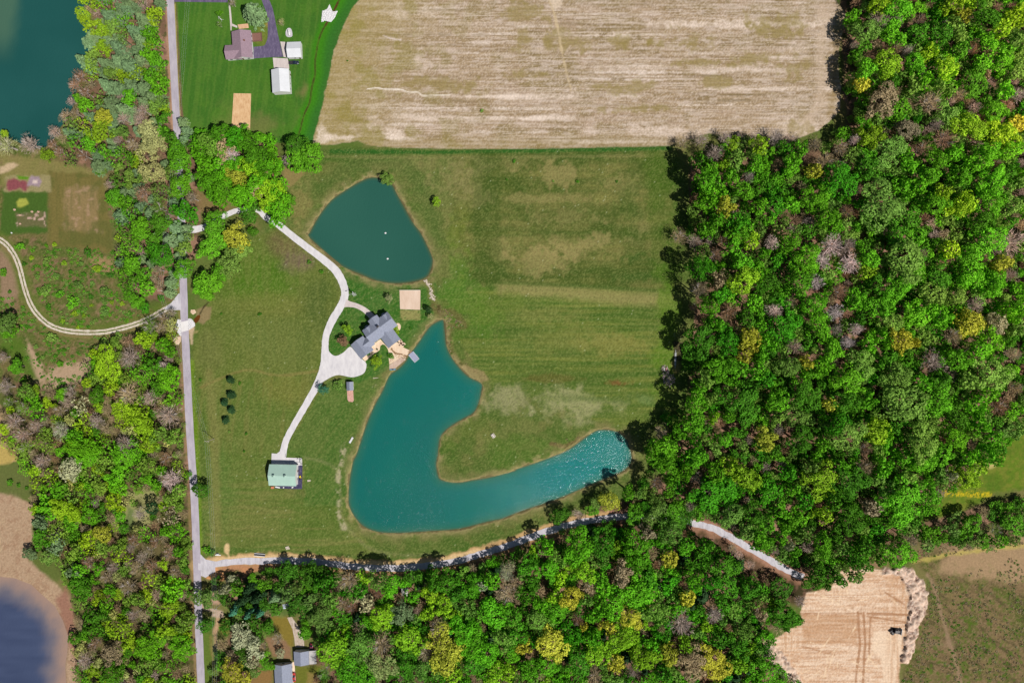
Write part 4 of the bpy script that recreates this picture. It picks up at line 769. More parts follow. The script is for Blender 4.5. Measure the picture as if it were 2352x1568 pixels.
# bulldozer in the cleared earth
dz = tag(empty('bulldozer', (*cw('Z', 1180, 690, 1), 0), R(-8)), 'dark bulldozer working on the bare cleared earth', 'bulldozer')
M_DOZ = plain('dozer_paint', (54, 48, 50), .5, .2, 3)
loft(MB(), [sect(-1.8, .9, .7, 1.5), sect(-.4, .9, .7, 1.6), sect(1.6, .75, .7, 1.45), sect(2.0, .7, .8, 1.3)]).build('body', M_DOZ, dz)
MB().box(-1.5, .0, -.75, .75, 1.5, 2.5, tx=.1, ty=.06).build('cab', M_GLASS, dz); MB().box(-1.6, .1, -.85, .85, 2.5, 2.62).build('cab_roof', M_DOZ, dz)
for sy in (-1.15, 1.15):
    prof = [(-2.0, .1), (-2.25, .5), (-1.9, .95), (1.9, .95), (2.25, .5), (2.0, .1)]
    MB().add([(x, sy - .25, z) for x, z in prof] + [(x, sy + .25, z) for x, z in prof], [(0, 1, 2, 3, 4, 5), (11, 10, 9, 8, 7, 6)] + [(i, 6 + i, 6 + (i + 1) % 6, (i + 1) % 6) for i in range(6)]).build('track', M_TYRE, dz)
bl_ = MB()
for k in range(6):
    a = k / 5; bl_.box(2.75 - .25 * math.sin(a * math.pi), 2.9 - .25 * math.sin(a * math.pi), -1.8, 1.8, .1 + k * .22, .33 + k * .22)
bl_.build('blade', M_STEEL, dz)
for sy in (-1.5, 1.5): MB().tube([(.4, sy, .5), (2.7, sy, .5)], .1, 6).build('push_arm', M_DOZ, dz)
# a small roller left of it
ro = tag(empty('roller', (*cw('Z', 985, 720, .5), 0), R(-60)), 'small dark earth roller standing left of the bulldozer', 'roller')
MB().tube([(-.9, -1.0, .6), (-.9, 1.0, .6)], .6, 16).build('drum', M_DKMETAL, ro); loft(MB(), [sect(-.3, .6, .5, 1.2), sect(1.4, .6, .5, 1.3)]).build('body', M_DOZ, ro); MB().tube([(-.9, -1.1, .6), (-.3, -.9, .7), (-.3, .9, .7), (-.9, 1.1, .6)], .07, 6).build('frame', M_DOZ, ro)
for sy in (-.7, .7): MB().tube([(1.0, sy - .12, .45), (1.0, sy + .12, .45)], .45, 12).build('wheel', M_TYRE, ro)
# yellow mower on the blue-black pad
yt = tag(empty('riding_mower', (*cw('N', 1345, 915, .6), .06), R(85)), 'yellow riding mower on the dark pad beside the green roofed barn', 'mower')
M_YEL = plain('yellow_paint', (236, 210, 70), .4, .08, 2)
loft(MB(), [sect(.1, .35, .35, .75, .08), sect(1.0, .33, .35, .8, .1), sect(1.15, .25, .4, .7, .08)]).build('hood', M_YEL, yt); MB().box(-.6, .2, -.65, .65, .18, .36, tx=.05, ty=.05).build('deck', M_YEL, yt)
MB().box(-.75, -.25, -.3, .3, .6, .72).build('seat', M_TYRE, yt); MB().box(-.85, -.72, -.3, .3, .6, 1.1).build('backrest', M_TYRE, yt); MB().tube([(.1, 0, .7), (-.05, 0, 1.0)], .03, 5).build('steering_column', M_DKMETAL, yt)
for x, y, r_ in ((-.6, .55, .34), (-.6, -.55, .34), (.85, .42, .24), (.85, -.42, .24)): MB().tube([(x, y - .12, r_), (x, y + .12, r_)], r_, 12).build('wheel', M_TYRE, yt)

# ---------------------------------------------------------------- pond side things
dx_, dy_ = cw('H', 1575, 1195, .6)
dock = tag(empty('dock', (dx_, dy_, 0), math.atan2(-(1245 - 1075), 1690 - 1550) + R(0)), 'grey boat dock floating on the teal pond below the stone terrace', 'dock')
MB().box(-2.75, 2.75, -1.6, 1.6, -.1, .12).build('deck', plain('dock_boards', (164, 168, 192), .6, .08, 2, stripes=(.2, 0, .85)), dock)
MB().box(-2.75, 2.75, -1.75, -1.6, -.2, .2).build('edge_rail', M_TRIM, dock); MB().box(-2.75, 2.75, 1.6, 1.75, -.2, .2).build('edge_rail', M_TRIM, dock); MB().box(2.75, 2.9, -1.75, 1.75, -.2, .2).build('edge_rail', M_TRIM, dock)
MB().box(-4.2, -2.75, -.7, .9, -.02, .1).build('gangway', M_WOOD, dock)
for x in (-2.6, 2.6):
    for y in (-1.68, 1.68): MB().tube([(x, y, -1.2), (x, y, .9)], .08, 8).build('post', M_STEEL, dock)
ky = tag(empty('kayak', (*cw('H', 1108, 1478, .3), .08), R(2)), 'light blue kayak lying on the small beach', 'kayak')
M_KAY = plain('blue_plastic', (70, 170, 216), .4, .06, 2)
loft(MB(), [[(x, w_ * math.cos(t_), .18 + .17 * math.sin(t_) + lift) for t_ in [math.pi * 2 * q / 10 for q in range(10)]] for x, w_, lift in [(-2.0, .03, .1), (-1.5, .18, .04), (-.7, .33, 0), (.7, .33, 0), (1.5, .18, .04), (2.0, .03, .1)]]).build('hull', M_KAY, ky, True)
MB().tube([(-.5, 0, .345), (.45, 0, .345)], .2, 10).build('cockpit', M_TYRE, ky)
for i, (x, y) in enumerate([(885, 535), (890, 594)]):
    f_ = tag(empty('float', (*D2W(x, y), -.42)), ['upper of the two small white floats on the upper pond', 'lower of the two small white floats on the upper pond'][i], 'float', 'white floats on the upper pond')
    MB().blob((0, 0, .15), (.62, .5, .3), i, 12, 8, .03).build('hull', M_TRIM, f_, True); MB().tube([(0, 0, .4), (0, 0, .75)], .06, 6).build('mast', M_STEEL, f_)
# windmill on the lawn
wm = tag(empty('windmill', (*cw('V', 325, 318, 0), 0), R(20)), 'white farm windmill on a lattice tower on the lawn below the upper pond', 'windmill')
tw = MB()
for sx_, sy in ((-1, -1), (1, -1), (1, 1), (-1, 1)): tw.tube([(sx_ * .85, sy * .85, 0), (sx_ * .14, sy * .14, 5.6)], .06, 5)
for q in range(5):
    a = .85 - .71 * q / 5.6 * 1.12; b = .85 - .71 * (q + 1) / 5.6 * 1.12; z0, z1 = q * 1.12, (q + 1) * 1.12
    for s0, s1 in (((-1, -1), (1, -1)), ((1, -1), (1, 1)), ((1, 1), (-1, 1)), ((-1, 1), (-1, -1))): tw.tube([(s0[0] * a, s0[1] * a, z0), (s1[0] * b, s1[1] * b, z1)], .03, 4); tw.tube([(s0[0] * b, s0[1] * b, z1), (s1[0] * b, s1[1] * b, z1)], .03, 4)
tw.build('tower', M_TRIM, wm); wl = MB()
for k in range(12):
    a = 2 * math.pi * k / 12; c_, s_ = math.cos(a), math.sin(a); w2 = .2
    wl.add([(.5, c_ * .25 - s_ * .05, 5.9 + s_ * .25 + c_ * .05), (.56, c_ * .25 + s_ * .05, 5.9 + s_ * .25 - c_ * .05), (.62, c_ * 1.15 + s_ * w2, 5.9 + s_ * 1.15 - c_ * w2), (.46, c_ * 1.15 - s_ * w2, 5.9 + s_ * 1.15 + c_ * w2)], [(0, 1, 2, 3), (3, 2, 1, 0)])
wl.tube([(.5 , math.cos(2 * math.pi * q / 16) * .8, 5.9 + math.sin(2 * math.pi * q / 16) * .8) for q in range(17)], .025, 4, False)
wl.build('wheel', M_TRIM, wm); MB().tube([(.55, 0, 5.9), (-.3, 0, 5.9), (-1.3, 0, 5.9)], .05, 5).build('shaft', M_STEEL, wm); MB().box(-2.0, -1.2, -.02, .02, 5.55, 6.3).build('tail_vane', M_TRIM, wm); MB().box(-.2, .25, -.12, .12, 5.6, 6.05).build('gearbox', M_TRIM, wm)
# volleyball net
vn = tag(empty('volleyball_net', (*cw('V', 1545, 228, .5), 0)), 'volleyball net strung between two posts over the sand court', 'net')
for x in (-6.0, 6.1): MB().tube([(x, 0, 0), (x, 0, 2.6)], .07, 8).build('post', M_WOOD, vn)
m = MB()
for q in range(7): m.tube([(-6.0, 0, 1.5 + q * .16), (6.1, 0, 1.5 + q * .16)], .014 if 0 < q < 6 else .035, 4)
for q in range(41): m.tube([(-6.0 + q * .3025, 0, 1.5), (-6.0 + q * .3025, 0, 2.46)], .012, 3)
m.build('mesh', M_TRIM, vn)
# patio: fire pit, chairs, planters, stone steps
fp = tag(empty('fire_pit', (*cw('H', 1295, 893), .06)), 'round stone fire pit on the terrace by the dock', 'fire pit')
m = MB()
for q in range(12): a = 2 * math.pi * q / 12; m.blob((.55 * math.cos(a), .55 * math.sin(a), .2), (.17, .17, .22), q, 6, 4, .1)
m.build('stone_ring', M_BRICK, fp); MB().tube([(0, 0, .02), (0, 0, .12)], .42, 12).build('ash_bed', M_TYRE, fp)
M_CH = plain('brown_chair', (110, 84, 72), .7, .1, 3); proto = None
for q in range(5):
    a = R(20 + 72 * q); cx_, cy_ = cw('H', 1295, 893); loc = (cx_ + 1.35 * math.cos(a), cy_ + 1.35 * math.sin(a), .06)
    side = ['right of', 'upper right of', 'upper left of', 'lower left of', 'lower right of'][q]
    if proto is None:
        proto = empty('patio_chair', loc, a); MB().box(-.28, .28, -.28, .28, .38, .45).build('seat', M_CH, proto); MB().box(.22, .3, -.28, .28, .45, .95).build('backrest', M_CH, proto)
        for lx in (-.23, .23):
            for ly in (-.23, .23): MB().box(lx - .03, lx + .03, ly - .03, ly + .03, 0, .38).build('leg', M_CH, proto)
        t = proto
    else:
        t = proto.copy(); C.objects.link(t); t.location = loc; t.rotation_euler = (0, 0, a)
        for chd in [c for c in proto.children]: d = chd.copy(); C.objects.link(d); d.parent = t
    tag(t, 'brown patio chair %s the round fire pit' % side, 'chair', 'chairs around the fire pit')
def rock_row(name, label, cat_, k, pts, r0, r1, n, mat, w=0.0, seed=0, z=0.0):
    rnd = random.Random(seed); P = cat([cw(k, *p) for p in pts], 8); m = MB(); cx_, cy_ = P[len(P) // 2]
    for i in range(n):
        p = P[int(rnd.random() * (len(P) - 1))]; r_ = rnd.uniform(r0, r1)
        m.blob((p[0] - cx_ + rnd.gauss(0, w), p[1] - cy_ + rnd.gauss(0, w), z + r_ * .2), (r_, r_ * rnd.uniform(.7, 1), r_ * .7), i, 6, 4, .2)
    o = m.build(name, mat); o.location = (cx_, cy_, 0); return tag(o, label, cat_)
M_STONE = plain('pale_stone', (214, 200, 184), .9, .15, 2); M_STONEB = plain('brown_stone', (160, 126, 92), .9, .2, 2); M_RIP = plain('white_riprap', (228, 226, 228), .9, .1, 2)
rock_row('stone_steps', 'curving row of brown garden stones across the terrace', 'stones', 'H', [(1080, 1010), (1130, 1090), (1200, 1120), (1300, 1140), (1420, 1190)], .15, .36, 110, M_STONEB, .22, 1, .05)
rock_row('garden_stones', 'scattered low stones edging the beach and terrace', 'stones', 'H', [(1040, 1320), (1130, 1180), (1230, 1170), (1340, 1240), (1440, 1150)], .1, .24, 60, M_STONEB, .5, 2, .05).name = 'garden_stone_row'
rock_row('stone_spillway', 'pale stones in the spillway running from the upper pond to the lower pond', 'stones', 'V', [(1880, 20), (1960, 110), (2010, 220), (2020, 330), (2080, 440)], .15, .5, 120, M_STONE, .5, 3)
for i, (x, y, lb) in enumerate([(1215, 853, 'round dark planter on the terrace left of the fire pit'), (1365, 935, 'dark planter at the terrace corner nearest the dock'), (1045, 965, 'brown planter below the corner of the lake wing'), (765, 1030, 'planter on the inner terrace beside the grass bay'), (440, 1200, 'small planter beside the garage corner of the grey house')]):
    t = tag(empty('planter', (*cw('H', x, y), .06)), lb, 'planter', 'planters around the grey house'); MB().tube([(0, 0, 0), (0, 0, .5)], [.32, .42], 10).build('pot', M_DOOR, t)
    MB().blob((0, 0, .75), (.45, .45, .4), i, 8, 6, .25).build('plant', plain('planter_leaves', (70, 90, 40), .9, .3, 6), t)
# riprap over the culvert, loose stone patches
def rip(name, label, k, poly, n, r0, r1, mat, seed, zz=.12, base=True):
    rnd = random.Random(seed); P = [cw(k, *p) for p in poly]; cx_ = sum(p[0] for p in P) / len(P); cy_ = sum(p[1] for p in P) / len(P)
    m = MB(); xs = [p[0] for p in P]; ys = [p[1] for p in P]; c_ = 0
    if base: m.prism([(x - cx_, y - cy_) for x, y in (P if sum(P[i][0] * P[(i + 1) % len(P)][1] - P[(i + 1) % len(P)][0] * P[i][1] for i in range(len(P))) > 0 else P[::-1])], -.2, zz * .7)
    while c_ < n:
        x, y = rnd.uniform(min(xs), max(xs)), rnd.uniform(min(ys), max(ys))
        if inpoly(np.array([x]), np.array([y]), P)[0]:
            r_ = rnd.uniform(r0, r1); m.blob((x - cx_, y - cy_, zz), (r_, r_ * rnd.uniform(.7, 1), r_ * .6), c_, 6, 4, .2); c_ += 1
    o = m.build(name, mat); o.location = (cx_, cy_, 0); return tag(o, label, 'stones')
rip('riprap', 'white riprap stones on the left side of the road culvert', 'R', [(480, 430), (380, 420), (310, 600), (300, 720), (360, 850), (430, 950), (490, 990)], 130, .15, .35, M_RIP, 4)
rip('riprap', 'white riprap stones on the right side of the road culvert', 'R', [(712, 410), (780, 385), (870, 440), (950, 560), (950, 640), (880, 700), (740, 780)], 130, .15, .35, M_RIP, 5)
sheet('bridge_deck', cds('R', [(480,520),(720,455),(735,790),(500,850)]), .055, gmat('fresh_concrete', (236, 232, 232), (224, 220, 220), (240, 238, 238), .6))
rip('sandstone_heap', 'heap of sandy stones at the lower left of the road culvert', 'R', [(300, 980), (470, 1000), (470, 1160), (400, 1270), (320, 1270), (230, 1130)], 90, .15, .4, M_PATIO, 6, .2)
rip('sandstone_heap', 'small heap of sandy stones at the upper right of the road culvert', 'R', [(815, 100), (940, 100), (1000, 190), (890, 265), (810, 200)], 60, .12, .3, M_PATIO, 7, .2)
rip('riprap', 'star shaped patch of white riprap at the top of the drainage ditch', 'A2', [(535, 30), (555, 80), (590, 75), (570, 120), (545, 150), (500, 140), (480, 150), (485, 80), (520, 60)], 160, .2, .5, M_RIP, 8)
rip('rubble', 'little pale rubble pile on the lower lawn above the gravel track', 'E', [(1035, 140), (1070, 130), (1085, 160), (1045, 168)], 24, .12, .3, M_STONE, 9)
rip('rubble', 'small pale stone patch on the lawn right of the green roofed barn', 'N', [(1580, 1000), (1690, 990), (1710, 1030), (1600, 1060)], 20, .1, .22, M_STONE, 10, .06)
# propane tank
tk = tag(empty('propane_tank', (*cw('T', 1247, 230, .8), 0), R(-82)), 'long white propane tank on a stone bed above the white garage', 'tank')
prof = [(-1.75, .05), (-1.65, .3), (-1.4, .48), (0, .5), (1.4, .48), (1.65, .3), (1.75, .05)]
MB().tube([(x, 0, .85) for x, r_ in prof], [r_ for x, r_ in prof], 14).build('vessel', M_TRIM, tk, True); MB().tube([(0, 0, 1.3), (0, 0, 1.5)], .2, 10).build('valve_dome', M_STEEL, tk)
for x in (-1.0, 1.0): MB().box(x - .1, x + .1, -.4, .4, 0, .5).build('leg', M_CONC, tk)
sheet('stone_bed', cat(cds('T', [(1230,150),(1290,170),(1310,290),(1250,315),(1195,290),(1190,210)]), 3, True), .03, M_TRACKG)
# picnic table in the meadow
pt = tag(empty('picnic_table', (*cw('P', 940, 840, .6), .04), R(-55)), 'bleached wooden picnic table alone in the meadow above the pond arm', 'picnic table'); M_BLW = plain('bleached_wood', (226, 216, 206), .8, .12, 3, stripes=(.15, 1, .7))
MB().box(-1.2, 1.2, -.45, .45, .7, .76).build('tabletop', M_BLW, pt)
for y in (-.85, .85): MB().box(-1.2, 1.2, y - .15, y + .15, .42, .47).build('bench_seat', M_BLW, pt)
for x in (-.8, .8):
    for s_ in (-1, 1): MB().tube([(x, s_ * .25, .7), (x, s_ * .8, 0)], .05, 4).build('leg', M_BLW, pt)
    MB().box(x - .04, x + .04, -.95, .95, .36, .42).build('crossbar', M_BLW, pt)
# stone slab bench, log
sb = tag(empty('stone_bench', (*cw('F', 612, 1435, .3), .03), R(60)), 'long white stone slab bench on the grass left of the big pond', 'bench'); MB().box(-1.9, 1.9, -.55, .55, .3, .5, tx=.05, ty=.05).build('slab', M_RIP, sb)
for x in (-1.3, 1.3): MB().box(x - .25, x + .25, -.45, .45, 0, .3).build('support', M_STONE, sb)
def log(name, label, k, a, b, r_, mat, z=.15):
    p, q = cw(k, *a), cw(k, *b); m = MB(); n = 7; L_ = [((p[0] + (q[0] - p[0]) * i / n) - p[0], (p[1] + (q[1] - p[1]) * i / n) - p[1] + .08 * math.sin(i * 2), z + r_) for i in range(n + 1)]
    o = m.tube(L_, [r_ * (1 - .4 * i / n) for i in range(n + 1)], 8).build(name, mat); o.location = (p[0], p[1], 0); return tag(o, label, 'log')
log('log', 'pale fallen log on the lawn right of the parking apron', 'F', (1040, 222), (1145, 214), .22, M_STONE, 0); log('log', 'driftwood log on the shore at the upper tip of the big pond', 'B2', (1310, 575), (1335, 612), .2, M_WOOD, 0)
log('log', 'bare fallen log beside the homestead clearing in the south wood', 'S', (120, 520), (200, 530), .18, M_STONE, 0)
# brush and timber pile at the meadow edge, beams beside it
rnd = random.Random(3); m = MB(); P = [cw('W', *p) for p in [(230, 760), (380, 730), (470, 870), (600, 1030), (640, 1200), (560, 1280), (470, 1360), (300, 1240), (270, 1060)]]; cx_, cy_ = cw('W', 430, 1060)
c_ = 0
while c_ < 190:
    x, y = rnd.uniform(min(p[0] for p in P), max(p[0] for p in P)), rnd.uniform(min(p[1] for p in P), max(p[1] for p in P))
    if inpoly(np.array([x]), np.array([y]), P)[0]:
        a = rnd.uniform(0, 3.14); L_ = rnd.uniform(.5, 1.7); z = rnd.uniform(.1, 1.0); r_ = rnd.uniform(.05, .14); x -= cx_; y -= cy_
        m.tube([(x - L_ / 2 * math.cos(a), y - L_ / 2 * math.sin(a), z), (x + L_ / 2 * math.cos(a), y + L_ / 2 * math.sin(a), z + rnd.uniform(-.2, .3))], [r_, r_ * .6], 5); c_ += 1
o = m.build('brush_pile', plain('bleached_branches', (206, 184, 184), .9, .35, .9)); o.location = (cx_, cy_, 0); tag(o, 'heap of bleached branches and timber at the meadow edge before the wood', 'brush pile')
pl = tag(empty('beam_stack', (*cw('W', 650, 480), .03), R(88)), 'long pale beams lying in the shade at the wood edge above the brush pile', 'beams'); 
for i, (y, L_) in enumerate(((-.35, 7.5), (0, 10.5), (.3, 7))): MB().box(-L_ / 2 - 1.5, L_ / 2 - 1.5, y - .11, y + .11, 0, .2).build('beam', M_STEEL, pl)
MB().box(-.4, .0, -.6, .6, .2, .3).build('crosspiece', M_WOOD, pl)
bd = tag(empty('board', (*cw('W', 305, 840), .9), R(-84)), 'white plank sticking out of the brush pile, left of the red plank', 'board'); MB().box(-.9, .9, -.12, .12, .12, .2).build('plank', M_TRIM, bd)
bd = tag(empty('board', (*cw('W', 370, 850), .9), R(-92)), 'faded red plank on top of the brush pile', 'board'); MB().box(-.8, .8, -.14, .14, .12, .2).build('plank', plain('faded_red', (206, 120, 132), .7, .1), bd)
# white pipes and tank by the gravel track
tr = tag(empty('feed_trough', (*cw('J', 1170, 172, .4), .05), R(-5)), 'long dark trough with white rims beside the gravel track', 'trough')
MB().box(-3.0, 3.0, -.55, .55, .1, .45).build('basin', M_DKMETAL, tr); MB().box(-3.1, 3.1, .55, .8, .1, .62).build('rim', M_TRIM, tr); MB().box(-3.1, 3.1, -.8, -.55, .1, .62).build('rim', M_TRIM, tr)
for x in (-2.4, 2.4): MB().box(x - .12, x + .12, -.7, .7, -.05, .1).build('leg', M_DKMETAL, tr)
tr = tag(empty('utility_box', (*cw('J', 245, 180, .4), 0), R(-1)), 'small white utility box on a slab near the county road junction', 'utility box')
MB().box(-1.6, 1.6, -.25, .25, 0, .35).build('slab', M_TRIM, tr); MB().box(-.6, .6, .5, .95, 0, .9, tx=.05, ty=.05).build('cabinet', M_TRIM, tr); MB().box(-.62, .62, .45, 1.0, .9, .97).build('lid', M_STEEL, tr)
tp = tag(empty('tarpaulin', (*cw('S', 295, 400, 1), 0), R(12)), 'crumpled pale blue tarpaulin over a pile in the south clearing', 'tarpaulin')
m = MB(); n = 12; rnd = random.Random(8)
vs = [((i / n - .5) * 4.2, (j / n - .5) * 2.6, max(.02, 1.0 * math.cos((i / n - .5) * 2.9) * math.cos((j / n - .5) * 2.9) + rnd.uniform(-.16, .16))) for j in range(n + 1) for i in range(n + 1)]
m.add(vs, [(j * (n + 1) + i, j * (n + 1) + i + 1, (j + 1) * (n + 1) + i + 1, (j + 1) * (n + 1) + i) for j in range(n) for i in range(n)]).build('sheet', plain('blue_white_tarp', (206, 216, 232), .5, .12, 1.5), tp)
# items around the barn
def crate(label, k, x, y, sx_, sy, h, mat, rz=0):
    t = tag(empty('crate', (*cw(k, x, y), .065), R(rz)), label, 'crate'); m = MB()
    MB().box(-sx_, sx_, -sy, sy, 0, h, tx=.02, ty=.02).build('box', mat, t); m.box(-sx_ - .03, sx_ + .03, -sy - .03, sy + .03, h, h + .05).build('lid', mat, t)
crate('orange brown crate at the lower left corner of the green roofed barn', 'N', 430, 1245, .8, .6, .7, plain('rusty', (206, 130, 96), .8, .2, 3)); crate('long white crate below the green roofed barn eave', 'N', 600, 1235, 1.3, .3, .5, M_TRIM, -12)
crate('white cooler below the green roofed barn, between crate and pad corner', 'N', 800, 1245, .28, .3, .5, M_TRIM); crate('white box at the lower right corner of the dark barn pad', 'N', 1100, 1240, .45, .3, .5, M_TRIM, 30); crate('white barrel crate left of the yellow mower', 'N', 1275, 865, .3, .45, .6, M_TRIM)
rk = tag(empty('pergola', (*cw('N', 1345, 370, 1), .06)), 'small dark framed pergola on the upper right corner of the barn forecourt', 'pergola'); 
for x in (-1.5, 1.0):
    for y in (-1.6, 1.6): MB().box(x - .08, x + .08, y - .08, y + .08, 0, 2.3).build('post', M_DKMETAL, rk)
for y in (-1.6, 1.6): MB().box(-1.7, 1.2, y - .06, y + .06, 2.3, 2.45).build('beam', M_DKMETAL, rk)
MB().box(.9, 1.05, -1.8, 1.8, 2.45, 2.58).build('beam', M_DKMETAL, rk); MB().box(-.2, .25, -1.3, .9, .4, .55).build('bench_seat', M_TRIM, rk)
# pole on the grass of the north yard: white birdhouse post / swing frame
sw_ = tag(empty('swing_frame', (*cw('L', 395, 545, 1.5), 0), R(-40)), 'white swing frame on the north lawn between two small trees', 'swing')
for x in (-1.2, 1.2):
    for s_ in (-1, 1): MB().tube([(x, 0, 2.0), (x, s_ * .8, 0)], .06, 5).build('leg', M_TRIM, sw_)
MB().tube([(-1.2, 0, 2.0), (1.2, 0, 2.0)], .07, 5).build('crossbar', M_TRIM, sw_); MB().box(-.7, .7, -.25, .25, .5, .56).build('seat', M_TRIM, sw_)
for x in (-.65, .65): MB().tube([(x, 0, 2.0), (x, 0, .55)], .02, 4).build('chain', M_STEEL, sw_)
# poles and wires along the road
def pole(label, base, h, arm_dir):
    t = tag(empty('utility_pole', (*base, 0), arm_dir), label, 'utility pole', 'utility poles along the county road')
    MB().tube([(0, 0, 0), (0, 0, h)], [.2, .13], 8).build('post', plain('pole_wood', (190, 178, 166), .9, .1), t); MB().box(-1.2, 1.2, -.09, .09, h - .8, h - .6).build('crossarm', M_STONE, t)
    for x in (-1.1, 0, 1.1): MB().tube([(x, 0, h - .6), (x, 0, h - .3)], .07, 6).build('insulator', M_TRIM, t)
    return base
q = [pole('pale utility pole on the grass right of the road below the five dark spruces', cw('B1', 1440, 1447), 10.5, R(-8)), pole('utility pole left of the road above the dirt track mouth', cw('B1', 1130, 460), 10, R(0)), pole('utility pole by the small driveway in the south, right of the road', cw('C1', 1490, 1030), 10, R(0))]
pts = [D2W(455, -60), q[1], q[0], q[2], D2W(505, 1640)]
for i in range(3):
    o = MB()
    for a, b in zip(pts[:-1], pts[1:]):
        L_ = [(a[0] + (b[0] - a[0]) * k / 16 + (i - 1) * 1.1, a[1] + (b[1] - a[1]) * k / 16, 9.8 - 2.6 * math.sin(math.pi * k / 16) * (.5 + abs(b[1] - a[1]) / 400)) for k in range(17)]
        o.tube(L_, .018, 4)
    tag(o.build('power_line', M_STEEL), ['leftmost', 'middle', 'rightmost'][i] + ' of the three power lines strung beside the county road', 'power line', 'power lines beside the road')
bn = tag(empty('well_cap', (*cw('G', 258, 1418), .0)), 'small white well cap on the grass beside the dirt track bend', 'well cap'); MB().tube([(0, 0, 0), (0, 0, .5)], .32, 12).build('casing', M_TRIM, bn); MB().tube([(0, 0, .5), (0, 0, .58)], .38, 12).build('cover', M_TRIM, bn)
for i, (x, y, lb) in enumerate([(425, 1035, 'leftmost hay heap at the top of the garden bed'), (685, 965, 'middle hay heap at the top of the garden bed'), (820, 965, 'right hay heap at the top of the garden bed'), (430, 1220, 'pale heap at the lower left corner of the garden bed'), (310, 920, 'round tan mulch heap left of the garden bed')]):
    o = MB().blob((0, 0, .1), (.75, .6, .5), i + 20, 10, 6, .18, 0.0).build('mulch_heap', plain('straw', (206, 172, 150), .95, .2, 3)); o.location = (*cw('G', x, y), 0); tag(o, lb, 'heap', 'heaps around the garden bed')
# ---------------------------------------------------------------- foliage
def leaf_mat(name, attr):
    m, t, b = new_mat(name); N = t.nodes; L = t.links
    if attr: src = N.new('ShaderNodeAttribute'); src.attribute_name = 'Col'; cout = src.outputs['Color']
    else: src = N.new('ShaderNodeObjectInfo'); cout = src.outputs['Color']
    av = N.new('ShaderNodeAttribute'); av.attribute_name = 'v'
    mr = N.new('ShaderNodeMapRange'); mr.inputs[3].default_value = .55; mr.inputs[4].default_value = 1.5; L.new(av.outputs['Fac'], mr.inputs[0])
    vm = N.new('ShaderNodeVectorMath'); vm.operation = 'SCALE'; L.new(cout, vm.inputs[0]); L.new(mr.outputs[0], vm.inputs['Scale'])
    L.new(vm.outputs[0], b.inputs['Base Color']); b.inputs['Roughness'].default_value = .7; b.inputs['Specular IOR Level'].default_value = .12
    tr = N.new('ShaderNodeBsdfTranslucent'); L.new(vm.outputs[0], tr.inputs['Color']); mx_ = N.new('ShaderNodeMixShader'); mx_.inputs[0].default_value = .22
    L.new(b.outputs[0], mx_.inputs[1]); L.new(tr.outputs[0], mx_.inputs[2]); L.new(mx_.outputs[0], N['Material Output'].inputs['Surface'])
    return m
M_LEAF = leaf_mat('leaves', False); M_LEAFS = leaf_mat('leaves_far', True)
M_BARK = plain('bark', (120, 104, 92), .95, .25, 3); M_BARKW = plain('pale_bark', (190, 178, 170), .95, .15, 3)
def rand_dirs(rs, n, zmin=-1.0):
    d = rs.normal(size=(n * 3, 3)); d /= np.linalg.norm(d, axis=1)[:, None]; return d[d[:, 2] > zmin][:n]
def quads(P, Nn, size, rs, asp=1.0, along=None):
    """leaf quads at P facing Nn; along = long direction"""
    n = len(P); a = along if along is not None else np.cross(Nn, rs.normal(size=(n, 3)))
    a = a / (np.linalg.norm(a, axis=1)[:, None] + 1e-9); b = np.cross(Nn, a); b /= (np.linalg.norm(b, axis=1)[:, None] + 1e-9)
    s = size[:, None]; a = a * s * asp; b = b * s
    V = np.stack([P - a - b * .7, P + a * .2 - b, P + a + b * .6, P - a * .3 + b], 1).reshape(-1, 3); return V, np.arange(n * 4).reshape(-1, 4)
def crown_leaf(seed, nq, size):
    rs = np.random.RandomState(seed); nl = rs.randint(20, 32); cd_ = rand_dirs(rs, nl, -.5)
    c = cd_ * rs.uniform(.35, .84, (len(cd_), 1)); c[:, :2] *= 1 + .16 * rs.normal(size=(1, 2)); c[:, 2] *= .85; rr = rs.uniform(.15, .36, len(cd_)); rr[0] = .5; gaps = rand_dirs(rs, 9, -.1); gaps = gaps * rs.uniform(.6, .95, (len(gaps), 1)); c[0] = (0, 0, .05)
    lv = rs.rand(len(cd_)); P = []; Nn = []; v = []
    per = int(nq * 1.5 / len(cd_)); 
    for i in range(len(cd_)):
        n = int(per * (rr[i] / .33) ** 2); d = rand_dirs(rs, n, -.7); p = c[i] + d * rr[i] * (rs.uniform(.72, 1.08, (len(d), 1)) + .5 * (rs.rand(len(d), 1) > .9) * rs.rand(len(d), 1))
        ok = np.ones(len(p), bool)
        for j in range(len(cd_)):
            if j != i: ok &= np.linalg.norm(p - c[j], axis=1) > rr[j] * .8
        for q_ in gaps: ok &= np.linalg.norm(p - q_, axis=1) > .15 + .1 * rs.rand(len(p))
        p = p[ok]; d = d[ok]; q = d + .5 * rs.normal(size=d.shape); q /= np.linalg.norm(q, axis=1)[:, None]
        P.append(p); Nn.append(q); v.append(.25 * lv[i] + .75 * rs.rand(len(p)))
    P = np.concatenate(P); Nn = np.concatenate(Nn); v = np.concatenate(v); s = size * rs.uniform(.6, 1.3, len(P))
    V, F = quads(P, Nn, s, rs); return V, F, np.repeat(v, 4)
